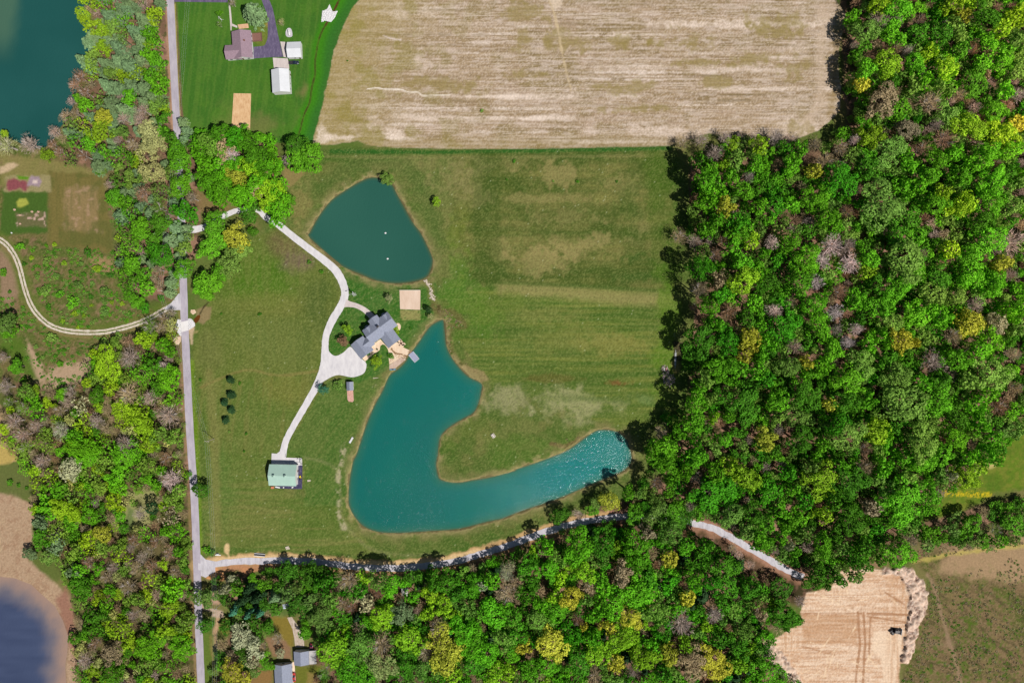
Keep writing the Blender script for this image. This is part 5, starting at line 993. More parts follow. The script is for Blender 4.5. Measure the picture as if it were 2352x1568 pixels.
def crown_bare(seed, nq, w):
    rs = np.random.RandomState(seed); d = rand_dirs(rs, nq, -.2); r_ = rs.uniform(.12, 1, (nq, 1)) ** .7
    lob = 1 + .25 * np.sin(3 * np.arctan2(d[:, 1], d[:, 0]) + seed)[:, None] * .6; P = d * r_ * lob * .85
    al = d + .45 * rs.normal(size=d.shape); al[:, 2] += .2; al /= np.linalg.norm(al, axis=1)[:, None]; Nn = np.cross(al, rs.normal(size=d.shape)); Nn /= np.linalg.norm(Nn, axis=1)[:, None]
    Nn[:, 2] += .8; Nn /= np.linalg.norm(Nn, axis=1)[:, None]; al = al - Nn * (al * Nn).sum(1)[:, None]
    s = w * rs.uniform(.6, 1.5, nq); V, F = quads(P, Nn, s, rs, 10.5, al); d2 = rand_dirs(rs, 46, -.1); n2 = np.cross(d2, rs.normal(size=d2.shape)); n2 /= np.linalg.norm(n2, axis=1)[:, None]; V2, F2 = quads(d2 * .44, n2, np.full(len(d2), .0105), rs, 42, d2)
    return np.concatenate([V, V2]), np.concatenate([F, F2 + len(V)]), np.concatenate([np.repeat(rs.rand(nq), 4), np.full(len(V2), .8)])
def crown_pine(seed, nq, size):
    rs = np.random.RandomState(seed); P = []; Nn = []; al = []; v = []
    for lev in range(11):
        t = lev / 10; z = -1 + 2 * t; R_ = (1 - t) ** .75 * .98 + .04; nb = int(13 - 7 * t)
        for b in range(nb):
            a = 2 * math.pi * (b + rs.rand() * .7) / nb; L_ = R_ * rs.uniform(.75, 1.1); n = max(3, int(nq / 110 * (L_ + .25) / .7)); u = np.sqrt(rs.uniform(.05, 1, n)) * L_; lat = rs.normal(size=n) * .07
            ca, sa = math.cos(a), math.sin(a)
            P.append(np.stack([ca * u - sa * lat, sa * u + ca * lat, z - .16 * u + rs.normal(size=n) * .05], 1)); al.append(np.tile([[ca, sa, -.1]], (n, 1)) + .3 * rs.normal(size=(n, 3)))
            Nn.append(np.tile([[.25 * ca, .25 * sa, 1.0]], (n, 1)) + .35 * rs.normal(size=(n, 3))); v.append(.4 * rs.rand() + .6 * rs.rand(n))
    P = np.concatenate(P); Nn = np.concatenate(Nn); Nn /= np.linalg.norm(Nn, axis=1)[:, None]; al = np.concatenate(al); al = al - Nn * (al * Nn).sum(1)[:, None]
    V, F = quads(P, Nn, size * rs.uniform(.6, 1.3, len(P)), rs, 1.9, al); return V, F, np.repeat(np.concatenate(v), 4)
LIB = {'L': [crown_leaf(100 + i, 3200, .052) for i in range(9)], 'B': [crown_bare(200 + i, 430, .0105) for i in range(4)], 'P': [crown_pine(300 + i, 1100, .055) for i in range(3)]}
LIBS = {'L': [crown_leaf(400 + i, 900, .09) for i in range(6)], 'B': [crown_bare(500 + i, 200, .016) for i in range(3)], 'P': [crown_pine(600 + i, 450, .08) for i in range(2)]}
LIBS['S'] = LIBS['L']; LIBS['T'] = [crown_leaf(450 + i, 330, .085) for i in range(5)]
LIBB = {'L': [crown_leaf(700 + i, 5600, .039) for i in range(4)]}      # for the widest crowns
LIB['T'] = [crown_leaf(150 + i, 1000, .055) for i in range(6)]      # thin spring crowns
LIB['S'] = [crown_leaf(800 + i, 420, .13) for i in range(4)]
MESH = {k: [mesh_np('crown_' + k, v, f, M_LEAF, False, {'v': a}) for v, f, a in L_] for k, L_ in LIB.items()}
MESH['X'] = [mesh_np('crown_X', v, f, M_LEAF, False, {'v': a}) for v, f, a in LIBB['L']]
def trunk_mesh(seed, bare=False, pine=False, mat=None):
    rnd = random.Random(seed); m = MB(); top = .97 if pine else .62
    m.tube([(0, 0, -.02), (.01, 0, .2), (-.01, .01, top * .7), (0, 0, top)], [.032, .024, .016, .006], 7)
    if not pine:
        for k in range(9 if bare else 6):
            a = 2 * math.pi * k / (9 if bare else 6) + rnd.uniform(-.3, .3); z = rnd.uniform(.3, .58); L_ = rnd.uniform(.16, .26); t = rnd.uniform(.16, .34)
            p1 = (math.cos(a) * L_ * .5, math.sin(a) * L_ * .5, z + t * .6); p2 = (math.cos(a) * L_, math.sin(a) * L_, z + t)
            m.tube([(0, 0, z), p1, p2], [.016, .011, .004] if bare else [.012, .008, .003], 5)
            if bare:
                for q in range(4):
                    b = a + rnd.uniform(-.9, .9); l2 = rnd.uniform(.08, .17); m.tube([p1, (p1[0] + math.cos(b) * l2, p1[1] + math.sin(b) * l2, p1[2] + rnd.uniform(.04, .16))], [.008, .002], 4, False)
    me = bpy.data.meshes.new('trunk'); me.from_pydata(m.v, [], m.f); me.update(); me.materials.append(mat or M_BARK); return me
TRK = {'L': [trunk_mesh(i) for i in range(4)], 'B': [trunk_mesh(10 + i, True, mat=M_BARKW) for i in range(3)], 'P': [trunk_mesh(20, pine=True)], 'S': [trunk_mesh(30)]}
PAL = {'g': (84, 140, 26), 'd': (64, 112, 24), 'e': (60, 124, 20), 'y': (118, 150, 32), 'Y': (156, 160, 50), 'o': (98, 130, 54), 's': (142, 146, 100), 'G': (98, 122, 82), 'k': (40, 68, 36),
       'b': (140, 126, 96), 'p': (144, 128, 116), 'r': (132, 104, 80), 'w': (148, 152, 118), 'n': (184, 166, 162), 't': (70, 126, 92)}
ZT = {'east': (1.14, 1.2, 1.05), 'south': (.9, 1.1, .8), 'southwest': (.85, .85, .95), 'west': (1.08, 1.08, .7), 'lake': (1.0, .98, .85), 'north': (.9, 1.0, .6)}   # how the species mix of each wood leans
CN = {'g': 'bright green', 'd': 'deep green', 'e': 'emerald green', 'y': 'yellow green', 'Y': 'golden yellow', 'o': 'olive green', 's': 'pale sage green', 'G': 'grey green', 'k': 'blackish green', 'b': 'tan brown', 'p': 'purplish grey', 'r': 'reddish brown', 'w': 'cream flowered', 'n': 'bleached white', 't': 'bluish green'}
KL = .80      # sunlit leaf brightness per unit of albedo
# crowns traced from the photograph: x y radius kind+colour, on their drafting sheet
TR = {
'A1': """545 90 50 Ly,590 160 55 Ly,640 30 45 Ly,710 40 50 Lg,840 140 50 Lg,1040 100 50 Ly,1010 230 45 Lg,1060 290 40 Lg,1000 370 50 Lg,1060 400 50 Lg,620 400 55 Lo,545 400 50 PG,620 490 45 Ly,680 300 30 Ly,680 200 45 Ly,720 100 50 PG,760 180 50 Lo,830 260 40 Lo,
890 200 45 PG,950 120 50 PG,930 260 50 PG,780 310 50 PG,700 420 50 PG,790 400 50 PG,860 440 60 PG,740 490 45 Lo,940 400 50 PG,700 560 55 PG,780 580 55 PG,870 560 50 PG,960 590 55 PG,870 660 50 Lg,1020 650 50 PG,960 680 50 PG,740 690 55 PG,820 730 55 PG,1060 660 50 Lo,
930 490 45 Ly,1010 510 50 Lg,1090 570 55 Lg,850 530 35 Ly,540 520 60 Br,500 570 55 Br,570 620 60 Br,480 680 35 Bp,520 650 25 Lg,570 710 50 Lg,440 780 50 Bb,510 760 45 Bb,690 790 65 LY,670 880 70 Ly,560 830 45 Ly,480 830 50 Lo,370 890 55 Bp,200 970 75 Bp,45 980 80 Bs,25 900 28 Ly,
350 970 45 Br,510 960 50 Lg,600 970 50 Lg,690 1010 50 Lg,745 1055 50 Lg,840 1055 75 Lg,320 1040 45 Ly,400 1020 50 Br,470 1065 50 Lo,560 1045 55 Br,790 945 40 Bp,830 885 45 Lo,890 975 60 Bb,960 740 50 Bp,830 800 50 Bp,940 810 50 Bp,1030 720 45 Lo,1000 880 70 Ls,1040 960 70 Ls,990 1040 65 Ls,
1030 1160 90 Ls,1140 920 50 Ld,1180 1010 75 Lg,1215 1090 75 Lg,1120 800 40 Ld,1190 890 45 Lg,1075 1290 70 Lo,1210 1260 90 Lg,1240 1430 80 Le,960 1300 55 Br,800 1220 50 Ld,870 1190 45 Lo,740 1240 40 Bp,760 1330 50 Lg,850 1360 50 Lg,880 1440 60 Lg,945 1510 60 Lg,830 1520 55 Lg,1080 1500 60 Ld,1070 1400 60 Bo,1290 1330 45 Bb,
1480 890 80 Ld,1570 930 80 Le,1660 950 80 Ld,1420 970 75 Lo,1345 1020 60 Lg,1500 1010 65 Lb,1560 1045 60 Bn,1710 1030 80 Ld,1370 1120 60 Lg,1400 1210 75 Lg,1480 1120 70 Lg,1590 1110 75 Lg,1590 1190 65 LY,1690 1150 75 Ly,1750 1100 60 Ld,1520 1290 85 Lg,1630 1320 75 Lg,1440 1300 55 Lg,1720 1280 60 Lb,1680 1440 60 Ld,1450 1490 90 Lg""",
'L': "370 370 75 Lg,380 720 110 Bo,760 90 150 Bb,1290 300 330 PG,2190 660 120 Bs",
'A2': "310 980 85 Ld,400 1050 90 Lg,320 1070 75 Lg,250 1080 50 Bp,100 1130 85 Lg,50 1040 80 Ld,120 1310 100 Ly,50 1230 80 Lg,190 1410 85 Lg,160 1460 60 Lg,258 1345 35 Lg,60 1400 70 Lo,918 1200 34 Lo,1250 1355 32 Ly",
'B1': """1415 150 85 Lg,1590 100 75 LY,1620 180 65 Lo,1540 280 80 Lo,1240 300 85 Lg,1090 220 90 Le,1400 390 80 Lg,1480 330 60 Lg,1340 430 60 Lg,1400 490 50 Lg,1430 40 65 Lo,1700 55 35 Ld,1055 310 35 Bb,940 60 70 Lg,870 150 65 Lg,1030 130 60 Ld,840 220 55 Lg,890 280 65 Lg,960 340 65 Lg,840 350 55 Lg,900 420 65 Lg,980 440 55 Lg,860 490 45 Lg,920 530 40 Lg,970 565 38 Le,
30 680 75 Lo,60 730 50 Lg,1010 690 75 Bo,1080 700 50 Bb,1100 640 50 Bb,1160 600 40 Bb,960 780 60 Ly,1090 810 50 Lg,1150 860 40 Lg,980 890 45 Lg,870 900 70 Bp,720 950 90 Ly,960 1010 70 Lg,1040 950 60 Ld,1095 960 45 Bn,1150 1040 80 Lg,1160 1170 60 Lg,1050 1110 55 Ld,860 1150 80 Bb,1010 1170 60 Bp,740 1110 50 Ly,650 1160 70 Ld,840 1250 75 Ly,920 1270 60 Ly,1130 1290 90 Bp,960 1370 80 Ly,830 1330 50 Ly,560 1340 60 Ly,500 1430 60 Lg,550 1520 90 Lg,
300 1480 70 Lo,90 1330 80 Bp,150 1240 60 Bo,250 1270 60 Lg,400 1260 50 Bb,540 1230 55 Lw,410 1390 70 Bw,650 1330 60 Bp,850 1490 80 Bp,1060 1430 60 Lo,1000 1490 70 Ly,1190 1430 60 Lo,720 1510 60 Lg,240 1360 55 Bp,150 1420 60 Bp,170 1130 55 Lo,110 960 60 Lg,40 1100 60 Bp,170 1500 55 Bo,60 1200 50 Bo,20 900 50 Bp,230 1120 45 Ly""",
'C1': """590 60 90 Lg,850 50 100 Lg,700 80 60 Lo,470 140 80 Lw,780 190 70 Lg,1000 110 60 Lo,920 190 60 Ld,800 260 60 Lg,230 140 40 Ly,350 180 50 Ly,280 80 60 Bp,1150 200 85 Bn,1110 60 55 Br,1200 270 50 Lo,390 280 60 Lg,320 300 60 Lg,480 300 60 Lo,600 320 50 Lg,760 340 60 Ly,440 400 85 Ly,600 450 70 Lg,330 390 60 Lg,380 550 80 Lo,270 490 55 LG,480 490 60 Lg,690 570 70 LY,590 600 60 Ly,
815 720 55 Ly,980 570 55 Lg,1190 560 65 Lg,1130 450 60 Lb,1140 690 60 Br,1200 690 35 Lg,600 760 60 Br,660 800 40 Lg,530 830 60 Lg,1000 870 50 Ly,860 920 80 Bb,740 940 45 Lg,1160 940 60 Lg,1130 1080 70 Ly,540 930 75 Ld,720 1050 60 Lg,810 1220 75 Ly,1010 1320 90 Lg,1110 1210 60 Ly,1220 1340 65 Lg,740 1370 85 Lb,740 1510 75 Ld,1110 1480 50 Lg,1000 1440 60 Lo,1240 1160 50 Lo,630 1110 60 Ld,620 1220 60 Ld,380 640 60 LG,270 600 60 Ld,320 730 65 Lo,200 700 40 LG,490 700 50 Lo,
540 710 45 Lg,720 860 55 Bb,1020 790 60 Br,900 600 50 Br,1000 680 50 Bb,880 660 40 Bp,760 790 50 Bp,910 800 50 Bb,1180 820 50 Bb,1230 750 40 Lo,1040 620 50 Br,570 1420 60 Bp,640 1300 55 Br,900 1110 50 Bp,500 820 50 LG,430 780 50 Lo,1355 275 62 Ld,1375 990 62 Lo,1380 1180 62 Ld,1020 400 45 Lk,940 430 45 Bp,1150 330 50 Lo,690 660 50 Lo,930 1010 50 Lo""",
'E': """470 500 60 Lw,510 600 75 Lg,400 580 60 Lw,640 590 85 Pk,720 690 85 Pk,560 720 85 Pk,480 830 60 Pt,640 860 65 Pt,760 850 60 Pt,860 420 60 Ld,970 400 70 Ld,1100 420 80 Ld,1280 400 85 Ld,850 520 55 Lg,680 480 55 Lg,960 560 60 Ld,1060 600 75 Lo,1000 700 60 PG,900 690 65 PG,1160 560 60 Lo,1380 460 60 Ld,
560 1060 110 Lw,740 960 90 Ld,850 970 65 Ld,700 1220 85 Lw,690 1340 65 Lw,480 1440 110 LY,600 1530 80 LY,700 1450 70 Lo,830 1370 60 Lg,900 1400 40 Lg,950 1100 80 Bb,800 1180 60 Bb,980 1250 50 Lw,1290 700 80 Lo,1340 890 75 Lo,1250 950 45 Lg,1270 1050 50 Lg,810 1290 50 Lg,660 1130 60 Lw""",
'C2': """250 820 70 Ld,420 810 75 Ld,520 800 65 Ld,660 880 80 Bb,500 900 60 Ld,480 1130 85 Lo,540 1000 55 Lo,880 870 70 Lo,960 910 70 Lg,1090 980 50 Lg,1300 890 85 Ld,870 960 55 Br,780 1030 60 Lw,680 1060 50 Br,870 1120 85 Ly,1020 1100 75 LG,1130 1080 35 Bp,1210 970 70 Ly,1310 1050 75 Ly,1200 1100 55 Ly,1490 920 65 Lg,1620 890 60 Lg,1720 970 80 Bb,1560 920 40 Lw,1480 1070 60 Lo,1640 1110 100 Lg,
540 1360 120 Ly,740 1330 95 Lo,880 1310 90 Bb,1060 1290 100 Ly,1180 1370 65 Bb,1310 1340 115 LY,700 1500 110 Lg,880 1450 90 Ls,1030 1440 75 Ld,1430 1220 85 Lg,1500 1310 85 Lg,1600 1370 85 Lg,1700 1270 65 Lo,1750 1140 60 Lo,1370 1520 60 Ly,1660 1500 65 Ly,1500 1450 85 Ld,1760 1380 70 Lg,370 1230 50 Lg,1120 860 60 Ld,1200 830 50 Ld,1390 970 60 Ld,740 950 60 Ld,620 1040 60 Bb,1260 1190 70 Bb,1150 1480 70 Lo,500 1500 60 Bo,1730 800 55 Bw""",
'C3': """310 650 55 Lg,330 810 85 Lg,190 780 70 Ld,210 900 65 Ld,410 730 50 Lo,530 650 100 Lg,690 640 75 Ld,690 720 45 Lo,560 830 80 Ly,670 860 55 Lg,820 830 80 Lb,410 870 50 Ly,480 990 85 LY,380 980 55 Ly,600 930 60 Bb,580 1010 45 Lo,910 620 80 Lg,930 740 80 Lg,1150 740 60 LY,1160 560 85 Lo,1250 650 75 Lg,1330 760 60 Ld,1500 800 110 Ld,1540 920 80 Ld,1420 900 70 Le,1060 1090 80 Lo,1270 1000 55 LY,1180 1090 55 Lg,
770 1050 100 Lg,950 950 95 Lg,870 1130 85 LY,830 1250 95 Ly,730 1190 50 LY,240 1160 85 Lo,390 1090 85 Lg,330 1320 105 LY,150 1330 50 LY,90 1260 75 Ld,560 1190 30 LY,470 1230 60 Le,650 1370 75 Ly,780 1430 60 LY,980 1400 85 Ly,1010 1320 60 Lg,1140 1370 65 LY,1250 1300 55 Ly,1390 1190 40 Ly,1440 1110 70 Bp,1220 1170 85 Bp,1290 1430 100 Lb,1440 1420 95 LY,1610 1440 60 Ly,340 1440 75 Lg,540 1440 75 Ld,50 1490 60 Ly,170 980 55 Ld,1470 1290 55 Ld,1600 1340 75 Ld,1650 1230 65 Lo,1380 640 55 Ld,
400 470 60 Ld,520 440 45 Bp,620 450 50 Lg,740 350 85 LY,640 370 50 Lo,860 290 50 Lg,990 390 45 Le,900 390 40 Lg,1080 410 60 Lo,1170 440 65 Lg,990 560 50 Lb,1080 80 95 Lg,1310 50 75 Lg,1230 160 50 Lg,1140 200 40 Lg,1050 220 60 Br,1430 290 115 Le,1550 130 60 Ly,1670 180 100 Ly,1450 150 65 Lg,1550 430 95 Lo,1700 440 85 Ld,1750 590 70 Lg,1260 440 50 Ld,1330 430 50 Lg,1000 880 60 Ld,1130 900 60 Le,1300 880 65 Lg,700 940 55 Lg,
80 1120 70 Ld,30 1040 50 Lg,270 1040 55 Lg,640 1110 60 Lg,620 1280 60 Lg,1650 560 70 Lo,1690 940 70 Ld,1740 1050 60 Br,200 1480 70 Lg,900 1480 60 Bp,640 1520 60 Bb,1100 1510 60 Ld,1330 1340 50 Bo,100 900 60 Bb,910 455 62 Lg,1010 462 68 Lo,1110 468 62 Lg,960 505 50 Lb,1210 470 52 Ld,1600 700 45 Bp,1680 770 45 Bp,1560 650 45 Bb,40 840 55 Bw,70 780 45 Bw,520 1140 50 Br""",
'B3': """1350 300 85 Le,1310 120 60 Bp,1380 50 60 Lg,1200 90 60 Bb,1450 210 60 Br,1580 60 80 Lg,1620 250 75 Lg,1690 120 60 Ly,1630 390 105 Ly,1480 480 70 Le,1340 440 70 Bb,1400 570 70 Lg,1450 670 55 Lg,1350 790 105 Ld,1530 790 75 Le,1680 770 65 LY,1660 860 60 LY,1700 540 60 Lg,1540 590 60 Br,1660 640 70 Ld,1450 980 70 Lg,1540 950 65 Lg,1620 970 60 Lg,1380 1040 55 Lo,1340 1090 50 Lg,1690 1110 60 Ld,1640 1210 100 Ld,
1590 1120 50 Lo,1320 1220 85 Lg,1290 1340 80 Lg,1120 1310 35 Le,1430 1300 40 Ly,1540 1310 40 Lg,1190 1410 50 Lg,1510 1450 70 Lg,1080 1400 60 Bb,1080 1530 80 Lg,1320 1540 60 Lg,1740 1010 60 Lg,1560 160 60 Lg,1470 370 55 Lb,1500 120 50 Br,1290 960 50 Ld,1480 1170 70 Ld,1400 1180 55 Lo,1720 330 60 Lg,1740 430 50 Ld,1560 1060 50 Lg,1300 560 45 Br""",
'A3': "1570 970 50 Ly,1745 980 55 Ly,1650 960 50 Lo,1440 1030 60 Bp,1350 940 55 Bp,1510 920 55 Bp,1225 965 50 Bb,1350 1080 50 Ld,1400 1130 55 Lg,1500 1110 40 Ly,1580 1070 60 Lo,1710 1110 65 Lg,1390 1210 75 Lg,1430 1290 60 Lg,1380 1370 60 Lg,1510 1400 70 LY,1630 1280 75 Lg,1550 1190 55 Lg,1740 1390 60 Lg,1590 1510 70 Le,1460 1490 55 Lg,1670 1190 50 Bp,1620 930 45 Bp,1690 920 40 Bp",
'A4': """830 30 75 Ly,940 50 80 Lg,1320 30 60 Ly,1430 40 45 Ly,1380 100 45 LY,1090 140 60 Br,820 150 75 Bp,720 210 80 Lo,900 230 70 Lg,1080 230 75 Ld,1220 230 70 Ld,1330 180 60 Lo,1540 110 70 Ld,1650 190 60 Ly,1450 330 40 Br,1550 280 60 Lg,930 330 45 Br,870 420 80 Ly,1050 430 80 Lg,1160 360 50 Ly,720 480 70 Lg,1270 460 70 Ly,1460 560 85 Ld,1540 505 30 Lb,1230 590 50 Lo,1060 570 60 Lo,
830 680 85 Lb,1160 690 95 Bb,1350 640 50 Bb,930 740 75 Lg,1460 720 50 Bp,1590 760 85 Lg,1270 760 65 Lo,1420 850 80 Ly,710 840 50 Lg,770 910 65 Ly,800 810 50 Lo,1250 940 85 Br,1110 1000 65 Br,650 940 40 Bn,890 1010 85 Lo,630 1040 60 Lo,560 1000 60 Bb,450 1080 75 Bb,300 1000 50 Lg,370 1150 60 LY,240 1110 70 Lg,120 920 65 Bp,220 940 55 Bp,380 970 55 Bb,560 1210 95 Le,720 1120 65 Ld,1190 1070 65 Lg,1320 1030 60 Lg,
1530 1050 75 Lg,1600 1110 45 Br,1160 1180 75 Lg,1010 1090 60 Lg,1100 1240 60 Lg,980 1270 60 Lg,1370 1180 70 Lg,1250 1290 60 Ly,830 1380 130 Lo,1200 1380 85 Lg,1290 1390 60 Ly,1400 1370 70 Ly,1030 1470 75 Ld,1590 1220 85 Lg,1570 1370 95 Lg,1500 1500 75 Ld,1700 1380 70 Lo,1720 1000 70 Lg,1750 830 60 LY,1640 890 75 Ly,460 1280 65 Lg,480 1470 70 Lg,360 1340 75 Lg,120 1390 70 Le,220 1370 60 Lg,1650 420 70 Lg,
1760 480 70 Lo,1750 260 60 Lo,1680 610 60 Lg,1740 640 60 Bp,1750 110 60 Ly,600 1420 50 Br,660 1280 45 Br,930 150 50 Bp,1000 350 50 Bp,1360 330 55 Ld,1500 420 60 Lg,700 560 50 LY,1200 840 50 Bp,1000 880 85 Lb,900 560 50 Ld,1130 540 50 Lg""",
'B4': """95 130 55 Bn,220 120 70 Lg,330 250 85 Lg,40 200 40 Lg,500 150 80 Bn,610 150 60 Bp,430 250 60 Bn,620 270 70 Bn,390 400 60 Bn,750 240 75 Lg,740 330 60 Ly,980 250 125 Lo,1060 330 70 Lg,1060 90 70 Lg,930 80 65 Ld,1110 200 30 Bp,790 410 60 Ld,940 420 85 Lg,280 410 80 Lg,60 400 70 Ld,390 520 85 Lg,550 460 70 Br,650 510 65 Lg,820 570 70 Lg,115 590 60 Bn,190 690 90 Le,420 700 80 Lg,520 600 60 Bn,530 715 45 Bp,660 710 50 Bn,600 800 50 Bn,680 640 50 Ld,
900 660 80 Lo,1070 610 75 Lg,1230 630 75 Lg,1170 470 75 Lo,1340 490 70 Lo,1440 330 85 Lg,1220 370 75 Ld,1590 400 75 Lg,1550 120 95 Lg,1400 210 75 Lg,1680 130 95 Bp,1640 270 70 LY,1460 550 55 Bp,1420 670 75 LY,1610 670 65 Lw,1310 760 70 Bb,960 780 70 LY,1060 800 32 LY,330 930 45 LY,500 860 75 Lg,210 950 85 Lo,640 900 50 Lo,700 960 80 Lo,440 950 60 Lg,930 1030 95 Lo,1190 930 85 Bp,620 1070 85 Lg,300 1060 60 Lg,1350 900 100 Lg,1580 780 90 Lg,1570 1000 110 Lo,
1710 880 60 Bb,1740 1110 50 Bb,1620 1230 75 Br,1010 1220 130 Lo,140 1200 75 Lg,480 1210 50 LY,320 1150 85 Ld,600 1200 65 Ld,740 1200 60 Lg,1200 1190 95 Lg,1340 1300 75 Ld,1470 1230 60 Lg,1500 1350 60 Lg,1160 1340 60 Lo,50 1450 70 LY,280 1450 95 Ld,430 1480 50 Lg,600 1430 95 Lo,800 1400 70 Ly,720 1510 60 Br,950 1340 60 Ld,1100 1460 100 Lo,1340 1450 85 Lg,140 1390 40 Bp,540 1350 70 Le,1600 1450 60 Lg,1560 1140 60 Lg,
30 690 40 Lg,60 800 50 Lg,20 900 50 Lg,50 1040 60 Le,240 1300 70 Lo,130 1310 50 Lo,870 900 60 Ld,1100 1060 60 Lg,1230 1070 70 Ld,1420 1050 60 Lo,1700 600 60 Lg,1770 700 60 Lo,1500 850 70 Lg,1290 180 60 Ly,1150 580 50 Lg,740 810 60 Lg,840 760 50 Lg,250 830 50 Bp,1700 350 50 Bp,1750 440 60 Lg""",
'C4': """430 210 95 Ly,90 290 80 Le,200 160 60 Le,240 270 55 Lg,350 120 60 Lo,620 220 85 Ld,800 200 60 Lo,880 270 50 Lo,1120 60 85 Lg,1250 40 70 Lg,1380 190 80 Ly,1290 170 40 Lw,960 350 110 Lg,770 400 60 Lb,1150 330 75 Lg,620 470 85 Ld,270 460 75 Lg,440 440 60 Ly,60 500 75 Lg,20 610 60 Lg,430 640 85 Lg,570 650 50 Lo,640 720 50 Ld,940 700 110 Lg,740 650 55 Ld,1160 560 55 Lg,1030 610 55 Bb,1440 500 75 Lg,1310 530 50 Lo,1600 540 65 Bo,1740 500 70 Lg,
400 850 75 Ld,470 860 60 Ld,330 900 50 Ld,210 640 30 Lw,260 690 40 Lg,150 930 75 Ld,30 950 45 Lg,170 1100 85 Ld,240 1140 65 Ld,290 1020 50 Bp,50 1240 50 Lg,100 1500 120 Lg,1640 620 50 Lg,1480 110 60 Ly,1000 180 60 Lo,720 120 60 Bb,560 120 60 Lg,500 350 60 Ld,330 350 60 Le,150 400 60 Lg,850 130 60 Lg,1000 60 60 Lg,1560 40 60 Lg,1150 640 45 Lo,1230 180 50 Lo,1430 60 50 Lg,520 560 60 Ld,330 560 55 Lo,160 580 50 Lg,20 1100 50 Lb,0 1030 55 Lo""",
'F': "335 355 100 So,60 440 90 Lt",
'H': "85 590 120 Ly,-20 830 110 Lr,740 1300 140 Ly,1160 620 80 Sy,1060 1170 65 Sd,560 1120 45 Sd,1210 720 45 Sg",
'V': "1080 400 90 Ls,1950 650 90 Lk,2000 790 70 Ls",
}
SH = {'B1': """310 150 14 Sg,365 140 15 Sy,125 155 32 Sg,210 230 15 Sy,400 480 28 Sg,480 535 35 Sg,495 605 20 Sy,585 195 28 Sd,420 655 18 Sy,320 565 22 Sd,650 305 25 Sy,700 455 28 So,612 550 12 Sy,750 530 15 Sy,1080 500 22 Sd,345 770 32 So,400 940 22 Sg,22 330 28 Sg,300 450 30 So,520 410 28 So,705 600 22 So,540 270 20 So,310 255 25 So,430 265 20 Sy,610 490 16 Sd,740 350 22 Sd,560 340 16 Sd,250 360 18 So,380 350 20 So,470 330 15 Sd,
820 540 18 Sy,640 650 16 So,560 620 15 Sy,160 270 18 Sd,60 460 12 Sd,690 520 18 So,470 430 16 Sd,620 400 16 So,155 1050 22 Sg,370 890 15 Sd,430 850 14 Sd,240 830 16 So,280 900 15 So,520 700 12 Sy,790 760 25 So,700 800 30 So,1345 1050 12 Sd,1740 610 10 Sd,1610 1075 12 Sd,1655 1412 10 Sd,1640 1530 10 Sd,1485 608 9 Sd,1750 605 10 Sd,1540 1400 9 So""",
 'B2': "395 260 16 Sd,480 325 15 Sd,65 610 10 Sd,1078 705 10 Sd", 'C1': "1385 680 30 Sg,1420 690 24 Sd,1455 880 30 Ld,60 220 22 Sd,120 240 16 Sd,180 260 14 Sd", 'A3': "95 1082 12 Sd,522 1218 10 Sd,785 1220 9 Sd,358 1215 8 So,45 1206 7 Sd", 'A2': "655 408 6 Sd,1560 745 12 So"}
SPR = {'B1': "1537 1050 30 Pk,1540 1150 34 Pk,1497 1203 27 Pk,1543 1253 30 Pk,1506 1322 27 Pk"}
T = []

def load(d, src):
    for k, s in d.items():
        for it in s.replace('\n', '').split(','):
            a = it.split(); x, y = cd(k, float(a[0]), float(a[1])); T.append([x, y, float(a[2]) / CROP[k][2] * SC, a[3][0], a[3][1], src, k])
load(TR, 't'); load(SH, 's'); load(SPR, 'c')
def wood(x, y):
    for k, p in WOODS.items():
        if inpoly(np.array([x]), np.array([y]), p)[0]: return k
    return None
def theight(t, rnd):
    x, y, r_, kd, c, src, k = t[:7]; rm = r_ * U
    if kd == 'S': return max(.8, rm * 1.25)
    if src == 'c': return 4.2
    if kd == 'P': return 9 + rm * 1.2 if src == 't' and rm < 6 else 14
    w_ = t[7]; base = {'east': 17, 'south': 13, 'southwest': 10, 'west': 9.5, 'lake': 9.5, 'hedge': 10, 'north': 11}.get(w_, 0)
    if w_ in ('south', 'southwest') and dseg(np.array([x]), np.array([y]), CREEKROAD)[0] < 60: base += 2.5
    if base: return (base + (3.5 if w_ == 'east' and x < 1650 and y < 1060 else 0)) * rnd.uniform(.85, 1.15) + rm * .5
    return min(15, 1.6 * rm + 1.5)
ROADX = lambda y: float(np.interp(y, [p[1] for p in ROAD], [p[0] for p in ROAD])) - 9
def clear_roads(x, y, r_):
    """keeps a crown off the county road and the gravel track where the photograph shows them open"""
    if x < ROADX(y) + 14 and not (305 < y < 645): x = min(x, ROADX(y) - r_ * (1.4 if y < 300 else 1.15) - 3)
    if 470 < x < 1400 or 1590 < x < 1850:
        d = float(dseg(np.array([x]), np.array([y]), CREEKROAD)[0]); k_ = 6 + r_ * .9 - d
        if k_ > 0 and d > .5:
            s_ = 1 if y > float(np.interp(x, [p[0] for p in CREEKROAD], [p[1] for p in CREEKROAD])) else -1
            y += s_ * k_ * 1.1
    if 500 < x < 700 and 440 < y < 560 and not (abs(x - 574) < 3 and abs(y - 492) < 3):
        d = float(dseg(np.array([x]), np.array([y]), DRIVE[3:9])[0]); r_ = max(7, min(r_, (d - 3) / .95))
    if 425 < x < 480 and y > 500 and y < 550: r_ = max(7, min(r_, (abs(y - 527) - 6)))
    return x, y, r_
rnd = random.Random(21)
for t in T:
    if t[5] == 't' and t[6] in ('A1', 'A2', 'B1', 'C1', 'C2', 'C3', 'E', 'B4', 'C4'): t[0], t[1], t[2] = clear_roads(t[0], t[1], t[2])
    t.append(wood(t[0], t[1])); t.append(theight(t, rnd))
    hc = t[8] * .68; f = 1 - hc / H; t.append(((t[0] - 1176) * U * f, (784 - t[1]) * U * f))
